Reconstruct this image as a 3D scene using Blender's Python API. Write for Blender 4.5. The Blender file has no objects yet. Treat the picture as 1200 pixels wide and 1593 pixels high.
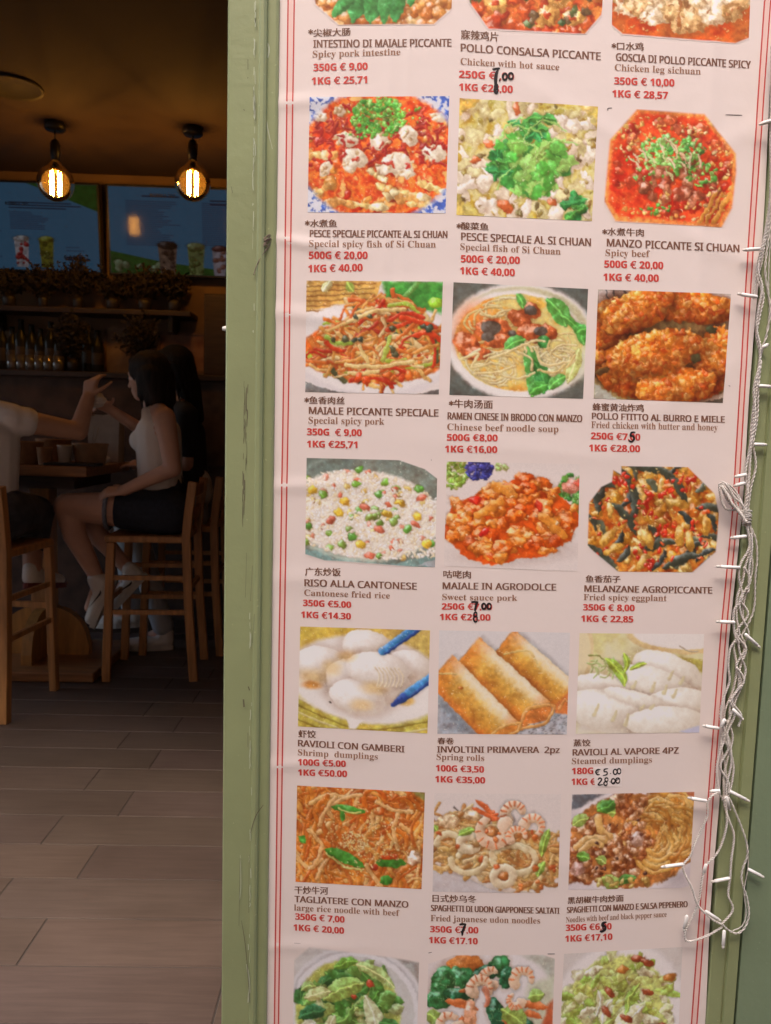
import bpy, bmesh, math, random
import numpy as np
from mathutils import Vector, Matrix

S = bpy.context.scene
COL = S.collection
rad = math.radians
# ------------------------------------------------------------------ camera
CAMZ = 1.2
F_PX, PCX, PCY = 1190.0, 600.0, 796.5
YAW, PITCH, ROLL = rad(1.4553), rad(5.7096), rad(1.5769)
_r0 = Vector((math.cos(YAW), -math.sin(YAW), 0)); _f0 = Vector((math.sin(YAW), math.cos(YAW), 0)); _u0 = Vector((0, 0, 1))
FWD = math.cos(PITCH) * _f0 - math.sin(PITCH) * _u0
_u2 = math.cos(PITCH) * _u0 + math.sin(PITCH) * _f0
RIGHT = math.cos(ROLL) * _r0 + math.sin(ROLL) * _u2
UP = -math.sin(ROLL) * _r0 + math.cos(ROLL) * _u2
CAMP = Vector((0, 0, CAMZ))
cam = bpy.data.cameras.new('camera')
camo = bpy.data.objects.new('camera', cam); COL.objects.link(camo)
m = Matrix.Identity(4)
for i in range(3):
    m[i][0] = RIGHT[i]; m[i][1] = UP[i]; m[i][2] = -FWD[i]; m[i][3] = CAMP[i]
camo.matrix_world = m
cam.sensor_fit = 'VERTICAL'; cam.sensor_height = 36.0; cam.sensor_width = 36.0
cam.lens = F_PX / 1593.0 * 36.0
cam.clip_start = 0.02; cam.clip_end = 500
cam.dof.use_dof = True; cam.dof.focus_distance = 1.3; cam.dof.aperture_fstop = 7.5
S.camera = camo
# ------------------------------------------------------------------ world, sun, exposure
SUN_EL, SUN_AZ = rad(58), rad(200)          # azimuth measured from +Y, clockwise
W = bpy.data.worlds.new('World'); S.world = W; W.use_nodes = True
nt = W.node_tree
bg = nt.nodes['Background']; sky = nt.nodes.new('ShaderNodeTexSky')
sky.sky_type = 'NISHITA'; sky.sun_disc = False; sky.sun_elevation = SUN_EL; sky.sun_rotation = SUN_AZ
sky.air_density = 1.0; sky.dust_density = 3.0
nt.links.new(sky.outputs[0], bg.inputs[0]); bg.inputs[1].default_value = 0.12
sun = bpy.data.lights.new('sun', 'SUN'); sun.energy = 0.7; sun.angle = rad(40); sun.color = (1.0, 0.84, 0.70)
suno = bpy.data.objects.new('sun', sun); COL.objects.link(suno)
_d = Vector((math.sin(SUN_AZ) * math.cos(SUN_EL), math.cos(SUN_AZ) * math.cos(SUN_EL), math.sin(SUN_EL)))
suno.rotation_euler = _d.to_track_quat('Z', 'Y').to_euler()
S.view_settings.view_transform = 'Standard'; S.view_settings.look = 'None'
S.view_settings.exposure = 2.06; S.view_settings.gamma = 1.0
S.render.engine = 'CYCLES'
S.cycles.use_denoising = True
S.cycles.max_bounces = 8; S.cycles.transparent_max_bounces = 16
S.cycles.caustics_reflective = False; S.cycles.caustics_refractive = False
S.cycles.sample_clamp_indirect = 4.0

# ------------------------------------------------------------------ measuring helpers
def ray(px, py):
    return RIGHT * ((px - PCX) / F_PX) - UP * ((py - PCY) / F_PX) + FWD
def at(px, py, Y):                      # point of the plane y = Y
    d = ray(px, py); return CAMP + d * (Y / d.y)
def on_floor(px, py, z=0.0):
    d = ray(px, py); return CAMP + d * ((z - CAMZ) / d.z)

# ------------------------------------------------------------------ materials
def srgb(r, g, b):
    f = lambda c: c / 12.92 if c <= 0.04045 else ((c + 0.055) / 1.055) ** 2.4
    return (f(r / 255.0), f(g / 255.0), f(b / 255.0))
def mat(name, col, rough=0.6, metal=0.0, var=0.0, scale=20.0, bump=0.0, bscale=None, spec=0.5, stretch=(1, 1, 1), col2=None, emit=None, estr=0.0, trans=0.0):
    M = bpy.data.materials.new(name); M.use_nodes = True
    n = M.node_tree.nodes; l = M.node_tree.links
    b = n['Principled BSDF']
    b.inputs['Base Color'].default_value = (*col, 1)
    b.inputs['Roughness'].default_value = rough; b.inputs['Metallic'].default_value = metal
    b.inputs['Specular IOR Level'].default_value = spec
    if trans: b.inputs['Transmission Weight'].default_value = trans
    if emit: b.inputs['Emission Color'].default_value = (*emit, 1); b.inputs['Emission Strength'].default_value = estr
    if var or col2 or bump:
        tc = n.new('ShaderNodeTexCoord'); mp = n.new('ShaderNodeMapping'); mp.inputs['Scale'].default_value = stretch
        l.new(tc.outputs['Object'], mp.inputs[0])
        nz = n.new('ShaderNodeTexNoise'); nz.inputs['Scale'].default_value = scale; nz.inputs['Detail'].default_value = 6
        l.new(mp.outputs[0], nz.inputs['Vector'])
        if var or col2:
            cr = n.new('ShaderNodeValToRGB')
            c2 = col2 if col2 else tuple(min(1, c * (1 + var)) for c in col)
            c1 = col if col2 else tuple(c * (1 - var) for c in col)
            cr.color_ramp.elements[0].position = 0.35; cr.color_ramp.elements[1].position = 0.65
            cr.color_ramp.elements[0].color = (*c1, 1); cr.color_ramp.elements[1].color = (*c2, 1)
            l.new(nz.outputs['Fac'], cr.inputs[0]); l.new(cr.outputs[0], b.inputs['Base Color'])
        if bump:
            n2 = n.new('ShaderNodeTexNoise'); n2.inputs['Scale'].default_value = bscale or scale; n2.inputs['Detail'].default_value = 5
            l.new(mp.outputs[0], n2.inputs['Vector'])
            bp = n.new('ShaderNodeBump'); bp.inputs['Strength'].default_value = bump; bp.inputs['Distance'].default_value = 0.01
            l.new(n2.outputs['Fac'], bp.inputs['Height']); l.new(bp.outputs[0], b.inputs['Normal'])
    return M
def vcol_mat(name, rough=0.5, emit=0.0):
    M = bpy.data.materials.new(name); M.use_nodes = True
    n = M.node_tree.nodes; l = M.node_tree.links; b = n['Principled BSDF']
    a = n.new('ShaderNodeVertexColor'); a.layer_name = 'print'
    if emit:
        b.inputs['Base Color'].default_value = (0.01, 0.01, 0.012, 1)
        l.new(a.outputs[0], b.inputs['Emission Color']); b.inputs['Emission Strength'].default_value = emit
    else:
        l.new(a.outputs[0], b.inputs['Base Color'])
    b.inputs['Roughness'].default_value = rough
    return M

# ------------------------------------------------------------------ object helpers
def link(o, parent=None):
    COL.objects.link(o)
    if parent is not None: o.parent = parent
    return o
def tag(o, label=None, cat=None, group=None, kind=None):
    if label: o['label'] = label
    if cat: o['category'] = cat
    if group: o['group'] = group
    if kind: o['kind'] = kind
    return o
def thing(name, label, cat, loc=(0, 0, 0), rz=0.0, group=None):
    o = bpy.data.objects.new(name, None); COL.objects.link(o)
    o.location = loc; o.rotation_euler = (0, 0, rz); o.empty_display_size = 0.05
    return tag(o, label, cat, group)
class MB:
    """collects shapes and links them as one mesh object"""
    def __init__(s): s.v = []; s.f = []; s.mi = []; s.cur = 0; s.sm = []
    def add(s, vs, fs, smooth=False):
        o = len(s.v); s.v += [tuple(v) for v in vs]
        for f in fs:
            s.f.append(tuple(i + o for i in f)); s.mi.append(s.cur); s.sm.append(smooth)
    def box(s, a, b, M=None, bev=0.0):
        x0, y0, z0 = a; x1, y1, z1 = b
        if bev <= 0:
            vs = [(x0,y0,z0),(x1,y0,z0),(x1,y1,z0),(x0,y1,z0),(x0,y0,z1),(x1,y0,z1),(x1,y1,z1),(x0,y1,z1)]
            fs = [(0,3,2,1),(4,5,6,7),(0,1,5,4),(1,2,6,5),(2,3,7,6),(3,0,4,7)]
        else:
            bm = bmesh.new(); bmesh.ops.create_cube(bm, size=1)
            for v in bm.verts:
                v.co = Vector(((x0+x1)/2 + v.co.x*(x1-x0), (y0+y1)/2 + v.co.y*(y1-y0), (z0+z1)/2 + v.co.z*(z1-z0)))
            bmesh.ops.bevel(bm, geom=bm.edges[:], offset=bev, segments=2, affect='EDGES', profile=0.5)
            bm.verts.index_update(); vs = [v.co.copy() for v in bm.verts]; fs = [[v.index for v in f.verts] for f in bm.faces]; bm.free()
        if M is not None: vs = [M @ Vector(v) for v in vs]
        s.add(vs, fs)
    def bar(s, p, q, w, d, ref=(0, 1, 0), bev=0.0):       # square bar between two points
        p = Vector(p); q = Vector(q); z = (q - p); L = z.length; z.normalize()
        y = Vector(ref); x = y.cross(z)
        if x.length < 1e-4: x = Vector((1, 0, 0)).cross(z)
        x.normalize(); y = z.cross(x)
        M = Matrix(((x.x, y.x, z.x, p.x), (x.y, y.y, z.y, p.y), (x.z, y.z, z.z, p.z), (0, 0, 0, 1)))
        s.box((-w/2, -d/2, 0), (w/2, d/2, L), M, bev)
    def tube(s, pts, r, n=8, cap=True, closed=False):
        pts = [Vector(p) for p in pts]; k = len(pts)
        rs = r if isinstance(r, (list, tuple)) else [r] * k
        vs = []; fs = []; x = None
        for i, p in enumerate(pts):
            t = (pts[min(i + 1, k - 1)] - pts[max(i - 1, 0)])
            if t.length < 1e-9: t = Vector((0, 0, 1))
            t.normalize()
            if x is None:
                x = t.orthogonal().normalized()
            else:
                x = x - t * x.dot(t)
                x = x.normalized() if x.length > 1e-6 else t.orthogonal().normalized()
            y = t.cross(x)
            for j in range(n):
                a = 2 * math.pi * j / n
                vs.append(p + (x * math.cos(a) + y * math.sin(a)) * rs[i])
        for i in range(k - 1):
            for j in range(n):
                fs.append((i*n + j, i*n + (j+1) % n, (i+1)*n + (j+1) % n, (i+1)*n + j))
        if cap:
            fs.append(tuple(range(n))[::-1]); fs.append(tuple((k-1)*n + j for j in range(n)))
        s.add(vs, fs, True)
    def lathe(s, prof, c=(0, 0, 0), n=20, axis=None):     # (r, z) profile
        c = Vector(c); vs = []; fs = []
        for r, z in prof:
            for j in range(n):
                a = 2 * math.pi * j / n
                vs.append(Vector((r * math.cos(a), r * math.sin(a), z)))
        for i in range(len(prof) - 1):
            for j in range(n):
                fs.append((i*n + j, i*n + (j+1) % n, (i+1)*n + (j+1) % n, (i+1)*n + j))
        fs.append(tuple(range(n))[::-1]); fs.append(tuple((len(prof)-1)*n + j for j in range(n)))
        if axis is not None:
            q = Vector((0, 0, 1)).rotation_difference(Vector(axis)).to_matrix()
            vs = [q @ v for v in vs]
        s.add([v + c for v in vs], fs, True)
    def ball(s, c, rx, ry=None, rz=None, rot=None, n=14, k=9):
        ry = ry or rx; rz = rz or rx; c = Vector(c); vs = []; fs = []
        for i in range(k + 1):
            t = math.pi * i / k
            for j in range(n):
                a = 2 * math.pi * j / n
                v = Vector((rx * math.sin(t) * math.cos(a), ry * math.sin(t) * math.sin(a), rz * math.cos(t)))
                if rot is not None: v = rot @ v
                vs.append(c + v)
        for i in range(k):
            for j in range(n):
                fs.append((i*n + j, (i+1)*n + j, (i+1)*n + (j+1) % n, i*n + (j+1) % n))
        s.add(vs, fs, True)
    def cone(s, p, r, q, t, n=14):                         # round-ended tapered limb
        p = Vector(p); q = Vector(q); ax = q - p; L = ax.length
        if L < 1e-6: s.ball(p, r); return
        prof = [(r * math.cos(a) + 1e-4, r * math.sin(a)) for a in [rad(-90 + 15 * i) for i in range(0, 7)]]
        prof += [(t * math.cos(a) + 1e-4, L + t * math.sin(a)) for a in [rad(15 * i) for i in range(0, 7)]]
        s.lathe(prof, p, n, ax / L)
    def prism(s, pts, thick, M=None):                      # outline in the xz plane, thickness along +y
        n = len(pts)
        vs = [Vector((x, 0, z)) for x, z in pts] + [Vector((x, thick, z)) for x, z in pts]
        fs = [tuple(range(n)), tuple(range(2*n - 1, n - 1, -1))] + [(i, i + n, (i+1) % n + n, (i+1) % n) for i in range(n)]
        if M is not None: vs = [M @ v for v in vs]
        s.add(vs, fs)
    def mesh(s, name, mats):
        me = bpy.data.meshes.new(name); me.from_pydata([tuple(v) for v in s.v], [], s.f)
        for M in (mats if isinstance(mats, (list, tuple)) else [mats]): me.materials.append(M)
        me.polygons.foreach_set('material_index', s.mi); me.polygons.foreach_set('use_smooth', s.sm)
        me.update(); return me
    def build(s, name, mats, parent=None):
        return link(bpy.data.objects.new(name, s.mesh(name, mats)), parent)
def copy_tree(o, parent=None):
    c = o.copy(); COL.objects.link(c); c.parent = parent
    for ch in list(o.children): copy_tree(ch, c)
    return c
def smooth_path(pts, step=4):
    pts = [Vector(p) for p in pts]; out = []
    for i in range(len(pts) - 1):
        a = pts[max(i-1, 0)]; b = pts[i]; c = pts[i+1]; d = pts[min(i+2, len(pts)-1)]
        for k in range(step):
            t = k / step
            out.append(0.5 * ((2*b) + (c-a)*t + (2*a-5*b+4*c-d)*t*t + (3*b-a-3*c+d)*t**3))
    out.append(pts[-1]); return out
# ------------------------------------------------------------------ the printed dishes (colour per vertex, painted by code)
def vnoise(h, w, cell, rng):
    gh, gw = int(h / cell) + 3, int(w / cell) + 3
    g = rng.random((gh, gw))
    y = np.arange(h) / cell; x = np.arange(w) / cell
    yi = y.astype(int); xi = x.astype(int); fy = (y - yi)[:, None]; fx = (x - xi)[None, :]
    fy = fy*fy*(3-2*fy); fx = fx*fx*(3-2*fx)
    a = g[yi][:, xi]; b = g[yi][:, xi+1]; c = g[yi+1][:, xi]; d = g[yi+1][:, xi+1]
    return (a*(1-fx)+b*fx)*(1-fy) + (c*(1-fx)+d*fx)*fy
def fbm(h, w, cell, rng, octv=4):
    o = np.zeros((h, w)); amp = 1.0; tot = 0
    for _ in range(octv):
        o += amp * vnoise(h, w, max(cell, 1.0), rng); tot += amp; amp *= 0.55; cell *= 0.5
    return o / tot
def sstep(a, b, x):
    t = np.clip((x - a) / (b - a), 0, 1); return t*t*(3-2*t)
class Pic:
    def __init__(s, asp, seed, bgc, w=216):
        s.W = w; s.H = int(round(w * asp)); s.asp = asp
        s.rng = np.random.default_rng(seed); s.r = random.Random(seed)
        s.A = np.zeros((s.H, s.W, 3)); s.A[:] = bgc
        s.Y, s.X = np.mgrid[0:s.H, 0:s.W].astype(float)
        s.alpha = np.ones((s.H, s.W))
        s.tex = fbm(s.H, s.W, 7, s.rng, 3); s.tex2 = fbm(s.H, s.W, 3, s.rng, 2)
    def px(s, x, y): return x * s.W, y * s.H
    def win(s, x0, x1, y0, y1):
        x0 = max(0, int(x0)); y0 = max(0, int(y0)); x1 = min(s.W, int(x1) + 2); y1 = min(s.H, int(y1) + 2)
        return None if x1 <= x0 or y1 <= y0 else (slice(y0, y1), slice(x0, x1))
    def mixin(s, sl, c, m):
        s.A[sl] = s.A[sl] * (1 - m[..., None]) + np.asarray(c, float) * m[..., None]
    def marble(s, cols, cell=14, octv=4, mask=None, hard=1.0):
        f = fbm(s.H, s.W, cell, s.rng, octv); lo, hi = np.percentile(f, [3, 97]); f = np.clip((f - lo) / (hi - lo), 0, 1)
        t = f * (len(cols) - 1); i = np.minimum(t.astype(int), len(cols) - 2); fr = t - i
        if hard != 1: fr = np.clip((fr - .5) * hard + .5, 0, 1)
        c = np.asarray(cols, float); o = c[i] * (1 - fr[..., None]) + c[i+1] * fr[..., None]
        if mask is None: s.A[:] = o
        else: s.A[:] = s.A * (1 - mask[..., None]) + o * mask[..., None]
    def ell(s, cx, cy, rx, ry, ang=0, soft=0.04, wob=0.0):
        X = s.X / s.W - cx; Y = (s.Y / s.H - cy) * s.asp; ca, sa = math.cos(ang), math.sin(ang)
        u = (X*ca + Y*sa) / rx; v = (-X*sa + Y*ca) / ry; r = np.sqrt(u*u + v*v)
        if wob: r = r * (1 + wob * (s.tex - 0.5) * 2)
        return 1 - sstep(1 - soft, 1 + soft, r)
    def poly(s, pts, soft=1.2):
        m = np.zeros((s.H, s.W), bool); n = len(pts); d = np.full((s.H, s.W), 1e9)
        P = [s.px(*p) for p in pts]
        for i in range(n):
            (xa, ya), (xb, yb) = P[i], P[(i+1) % n]
            if ya != yb:
                c = ((ya > s.Y) != (yb > s.Y)) & (s.X < (xb-xa) * (s.Y-ya) / (yb-ya) + xa); m ^= c
            L2 = (xb-xa)**2 + (yb-ya)**2 + 1e-9
            t = np.clip(((s.X-xa)*(xb-xa) + (s.Y-ya)*(yb-ya)) / L2, 0, 1)
            d = np.minimum(d, np.hypot(s.X-xa-t*(xb-xa), s.Y-ya-t*(yb-ya)))
        sd = np.where(m, d, -d); return sstep(-soft/2, soft/2, sd)
    def fill(s, m, c, tex=0.0):
        c = np.asarray(c, float)
        if tex: c = c * (1 + tex * (s.tex[..., None] - 0.5) * 2)
        s.A[:] = s.A * (1 - m[..., None]) + c * m[..., None]
    def blob(s, cx, cy, rx, ry=None, ang=0.0, col=(200, 100, 50), dk=0.45, hl=0.3, edge=0.16, tex=0.25, shadow=0.35, gloss=14, flat=0.0):
        dk *= .66; shadow *= .5 if max(rx, ry or rx)*s.W > 5 else .28; tex *= .8
        ry = ry or rx; R = max(rx, ry) * s.W; X0, Y0 = s.px(cx, cy)
        sl = s.win(X0 - R*1.6, X0 + R*1.6, Y0 - R*1.6, Y0 + R*1.6)
        if sl is None: return
        X = s.X[sl] - X0; Y = s.Y[sl] - Y0; ca, sa = math.cos(ang), math.sin(ang)
        u = (X*ca + Y*sa) / (rx*s.W); v = (-X*sa + Y*ca) / (ry*s.W)
        th = np.arctan2(v, u); r = np.sqrt(u*u + v*v)
        w = sum(s.r.uniform(.3, 1) / k**.6 * np.sin(k*th + s.r.uniform(0, 6.3)) for k in (2, 3, 5, 7, 9)) / 2.2
        r = r * (1 + edge * w)
        if shadow:
            sh = (1 - sstep(0.85, 1.45, np.hypot(r, 0)))
            s.A[sl] *= (1 - shadow * sh)[..., None] ** np.array((.8, 1.1, 1.3))
        m = 1 - sstep(1 - 1.3 / max(R, 2), 1 + 0.9 / max(R, 2), r)
        z = np.sqrt(np.clip(1 - r*r, 0, 1)); nx = u*ca - v*sa; ny = u*sa + v*ca
        t = (s.tex[sl] - .5) * 2 * tex
        L = np.clip(-0.45*nx - 0.6*ny + 0.65*z + t*1.6, 0, 1.2)
        L = L * (1 - flat) + 0.8 * flat
        f_ = np.clip((1 - dk + dk * 1.25 * L) * (1 + t), .02, 1.6)[..., None]; c = np.asarray(col, float) * f_ ** np.array((.9, 1.2, 1.5))
        h = hl * np.clip(-0.4*nx - 0.55*ny + 0.75*z + t*.9, 0, 1)**gloss
        c = c + (255 - c) * np.clip(h, 0, 1)[..., None]
        s.mixin(sl, c, m)
    def strand(s, pts, w, col, w1=None, dk=0.45, hl=0.25, shadow=0.3, leaf=False, tex=0.12, smooth=True):
        dk *= .72; shadow *= .45
        P = [Vector((*s.px(*p), 0)) for p in pts]
        if smooth and len(P) > 2: P = smooth_path(P, 5)
        W0 = w * s.W; xs = [p.x for p in P]; ys = [p.y for p in P]; g = W0 * 1.6 + 2
        sl = s.win(min(xs) - g, max(xs) + g, min(ys) - g, max(ys) + g)
        if sl is None: return
        X = s.X[sl]; Y = s.Y[sl]; D = np.full(X.shape, 1e9); SD = np.zeros(X.shape); T = np.zeros(X.shape)
        n = len(P) - 1
        for i in range(n):
            ax, ay, bx, by = P[i].x, P[i].y, P[i+1].x, P[i+1].y
            dx, dy = bx-ax, by-ay; L2 = dx*dx + dy*dy + 1e-9
            t = np.clip(((X-ax)*dx + (Y-ay)*dy) / L2, 0, 1)
            ex = X-ax-t*dx; ey = Y-ay-t*dy; d = np.hypot(ex, ey); k = d < D
            D = np.where(k, d, D); T = np.where(k, (i+t)/n, T)
            SD = np.where(k, (-0.5*ex - 0.75*ey), SD)
        wl = W0 * (np.sin(np.pi * np.clip(T, .02, .98))**.6 if leaf else 1.0) * (1 if w1 is None else (1-T) + T*w1/w)
        wl = np.maximum(wl, 0.5); q = D / wl
        if shadow: s.A[sl] *= (1 - shadow * (1 - sstep(0.9, 1.7, q)))[..., None]
        m = 1 - sstep(1 - .7/max(W0, 1), 1 + .7/max(W0, 1), q)
        lit = np.clip(0.6 + 0.55 * SD / wl + (s.tex[sl]-.5)*2*tex*2, 0, 1.25)
        f_ = np.clip(1 - dk + dk*1.15*lit, .02, 1.6)[..., None]; c = np.asarray(col, float) * f_ ** np.array((.9, 1.2, 1.5))
        h = hl * np.clip(lit - .55, 0, 1)**1.5 * 2
        c = c + (255 - c) * np.clip(h, 0, .9)[..., None]
        s.mixin(sl, c, m)
    def leaf(s, x0, y0, x1, y1, w, col, bend=0.0, vein=True):
        mx, my = (x0+x1)/2 + bend*(y1-y0), (y0+y1)/2 - bend*(x1-x0)
        s.strand([(x0, y0), (mx, my), (x1, y1)], w, col, leaf=True, dk=.5, hl=.15, tex=.35)
        if vein: s.strand([(x0, y0), (mx, my), (x1, y1)], .006, tuple(min(255, c*1.25+25) for c in col), shadow=0, hl=0)
    def dots(s, n, fn, r0, r1, cols, **kw):
        for _ in range(n):
            x, y = fn(); r = s.r.uniform(r0, r1)
            s.blob(x, y, r, r * s.r.uniform(.6, 1), s.r.uniform(0, 3.1), s.r.choice(cols), **kw)
    def disc(s, cx, cy, rx, ry):
        def f():
            a = s.r.uniform(0, 6.283); q = math.sqrt(s.r.random()); return cx + rx*q*math.cos(a), cy + ry*q*math.sin(a)
        return f
    def rect(s, x0, x1, y0, y1): return lambda: (s.r.uniform(x0, x1), s.r.uniform(y0, y1))
    def sort_pieces(s, n, fn, draw):
        for p in sorted([fn() for _ in range(n)], key=lambda q: q[1]): draw(*p)
    def warp(s, amp, cell):
        H, W = s.H, s.W; dx = (fbm(H, W, cell, s.rng, 2) - .5)*2*amp*2; dy = (fbm(H, W, cell, s.rng, 2) - .5)*2*amp*2
        x = np.clip(s.X + dx, 0, W - 1.001); y = np.clip(s.Y + dy, 0, H - 1.001); xi = x.astype(int); yi = y.astype(int); fx = (x - xi)[..., None]; fy = (y - yi)[..., None]; A = s.A
        s.A = (A[yi, xi]*(1-fx) + A[yi, xi+1]*fx)*(1-fy) + (A[yi+1, xi]*(1-fx) + A[yi+1, xi+1]*fx)*fy
    def shrimp(s, cx, cy, r, a0, a1, w=.05, tail=True):
        P = [(cx + r*math.cos(a0 + (a1-a0)*k/8), cy + r*math.sin(a0 + (a1-a0)*k/8)/s.asp) for k in range(9)]
        if tail:
            x, y = P[-1]; b = a1 + (1.57 if a1 > a0 else -1.57)
            for q in (-.35, .1, .5): s.leaf(x, y, x + .11*math.cos(b + q), y + .11*math.sin(b + q), .018, (222, 105, 62), 0, False)
        s.strand(P, w, (246, 208, 180), w1=w*.5, hl=.35, dk=.42, shadow=.5)
        for k in range(1, 8):
            a = a0 + (a1-a0)*(k + .2)/8; ww = w*(1 - .5*k/8)*.85
            s.strand([(cx + (r+ww)*math.cos(a), cy + (r+ww)*math.sin(a)/s.asp), (cx + (r-ww*.2)*math.cos(a), cy + (r-ww*.2)*math.sin(a)/s.asp)], .007, (226, 132, 88), shadow=.05, hl=.1)
    def grain(s, a=0.022, b=0.02, wp=1.0):
        s.warp(2.3*wp, 9); s.warp(1.2*wp, 4)
        lum = s.A.mean(-1); k = np.clip((206 - lum)/55, 0, 1)[..., None]; h1 = fbm(s.H, s.W, 12, s.rng, 3)[..., None] - .5; h2 = fbm(s.H, s.W, 5, s.rng, 2)[..., None] - .5
        s.A *= 1 + k*(h1*np.array((.25, .42, .5)) + h2*np.array((.22, .3, .3)))
        low = fbm(s.H, s.W, 34, s.rng, 2); lum = s.A.mean(-1); k = np.clip((204 - lum)/60, 0, 1)   # a photograph's slow light and dark over the food
        s.A *= (1 + .34*k*(low - .5))[..., None]
        f2 = fbm(s.H, s.W, 2.2, s.rng, 1); sp = sstep(.86, .97, f2)*np.clip((225 - lum)/60, 0, 1)*sstep(95, 130, lum); s.A[:] = s.A + (np.array((255, 238, 214)) - s.A)*(.55*sp)[..., None]
        s.A *= (1 + a * (s.rng.random((s.H, s.W, 1)) - .5) * 2 + b * (s.tex2[..., None] - .5) * 2)
    def octagon(s, pts, soft=3.0):
        m = s.poly(pts, soft); s.alpha = np.minimum(s.alpha, m)
def wig(p, x, y, L, ang, bend):
    dx, dy = math.cos(ang)*L, math.sin(ang)*L / p.asp
    return [(x - dx/2, y - dy/2), (x + bend*dy*p.asp, y - bend*dx), (x + dx/2, y + dy/2)]
def dish_pepper_intestine():
    p = Pic(.71, 11, (215, 165, 105)); p.marble([(165, 95, 45), (215, 150, 90), (235, 195, 150), (190, 110, 50)], 20)
    p.dots(110, p.rect(0, 1, .55, 1), .02, .06, [(215, 150, 85), (190, 110, 50), (230, 185, 130), (205, 120, 55)], hl=.6)
    for x0, y0, x1, y1, w in [(.30, .95, .45, .40, .085), (.42, .98, .52, .4, .07), (.6, .95, .66, .4, .075), (.52, .98, .58, .45, .05), (.16, .90, .30, .70, .045), (.7, .8, .78, .5, .04)]:
        p.leaf(x0, y0, x1, y1, w, (70, 140, 70), .05, False)
    p.dots(26, p.rect(.7, 1, .65, 1), .03, .06, [(225, 150, 80), (205, 120, 60)], hl=.7, gloss=8)
    p.octagon([(-.1, -.1), (1.1, -.1), (1.02, .8), (.87, .985), (.2, .99), (.03, .78)]); p.grain(wp=0.6); return p
def dish_hot_sauce_chicken():
    p = Pic(.71, 12, (210, 90, 45)); p.marble([(190, 60, 30), (222, 95, 50), (235, 140, 70), (205, 75, 40)], 22)
    p.dots(60, p.rect(0, 1, .5, 1), .03, .07, [(220, 95, 45), (200, 70, 35), (230, 130, 60)], hl=.5)
    for x, y, r in [(.62, .82, .09), (.68, .66, .08), (.8, .84, .08), (.25, .72, .08), (.55, .9, .05)]:
        p.blob(x, y, r, r*.75, p.r.uniform(-.5, .5), (235, 175, 100), hl=.6, tex=.5)
        p.blob(x-.01, y, r*.35, r*.3, 0, (190, 70, 35), shadow=0)
    p.dots(14, p.rect(0.05, .95, .5, .95), .02, .05, [(95, 100, 55), (70, 90, 50), (110, 80, 50)])
    p.octagon([(-.1, -.1), (1.1, -.1), (.99, .8), (.88, .99), (.2, .97), (.06, .72)]); p.grain(); return p
def dish_chicken_leg():
    p = Pic(.78, 13, (195, 85, 40)); p.marble([(170, 55, 25), (205, 90, 40), (190, 100, 50), (150, 60, 30)], 30)
    p.dots(50, p.rect(0, 1, .7, 1), .004, .01, [(240, 200, 130)], shadow=0)
    for x in (.08, .22, .36, .5, .64, .78, .9):
        for k in range(7):
            p.blob(x + p.r.uniform(-.05, .05), .2 + .1*k + p.r.uniform(-.03, .03) - abs(x-.5)*.25, .11, .075, p.r.uniform(-.6, .6), p.r.choice([(240, 205, 160), (228, 180, 125), (245, 215, 180), (215, 165, 110)]), edge=.3, tex=.5, hl=.25, dk=.3, shadow=.2)
    p.strand([(.47, 0), (.48, .4), (.475, .85)], .012, (190, 120, 70), shadow=.2); p.dots(40, p.rect(.05, .95, .3, .8), .006, .02, [(205, 130, 80), (190, 110, 60)], shadow=.1)
    p.octagon([(-.1, -.1), (1.1, -.1), (1.0, .93), (.9, .99), (.08, .96), (0, .88)]); p.grain(); return p
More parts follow.
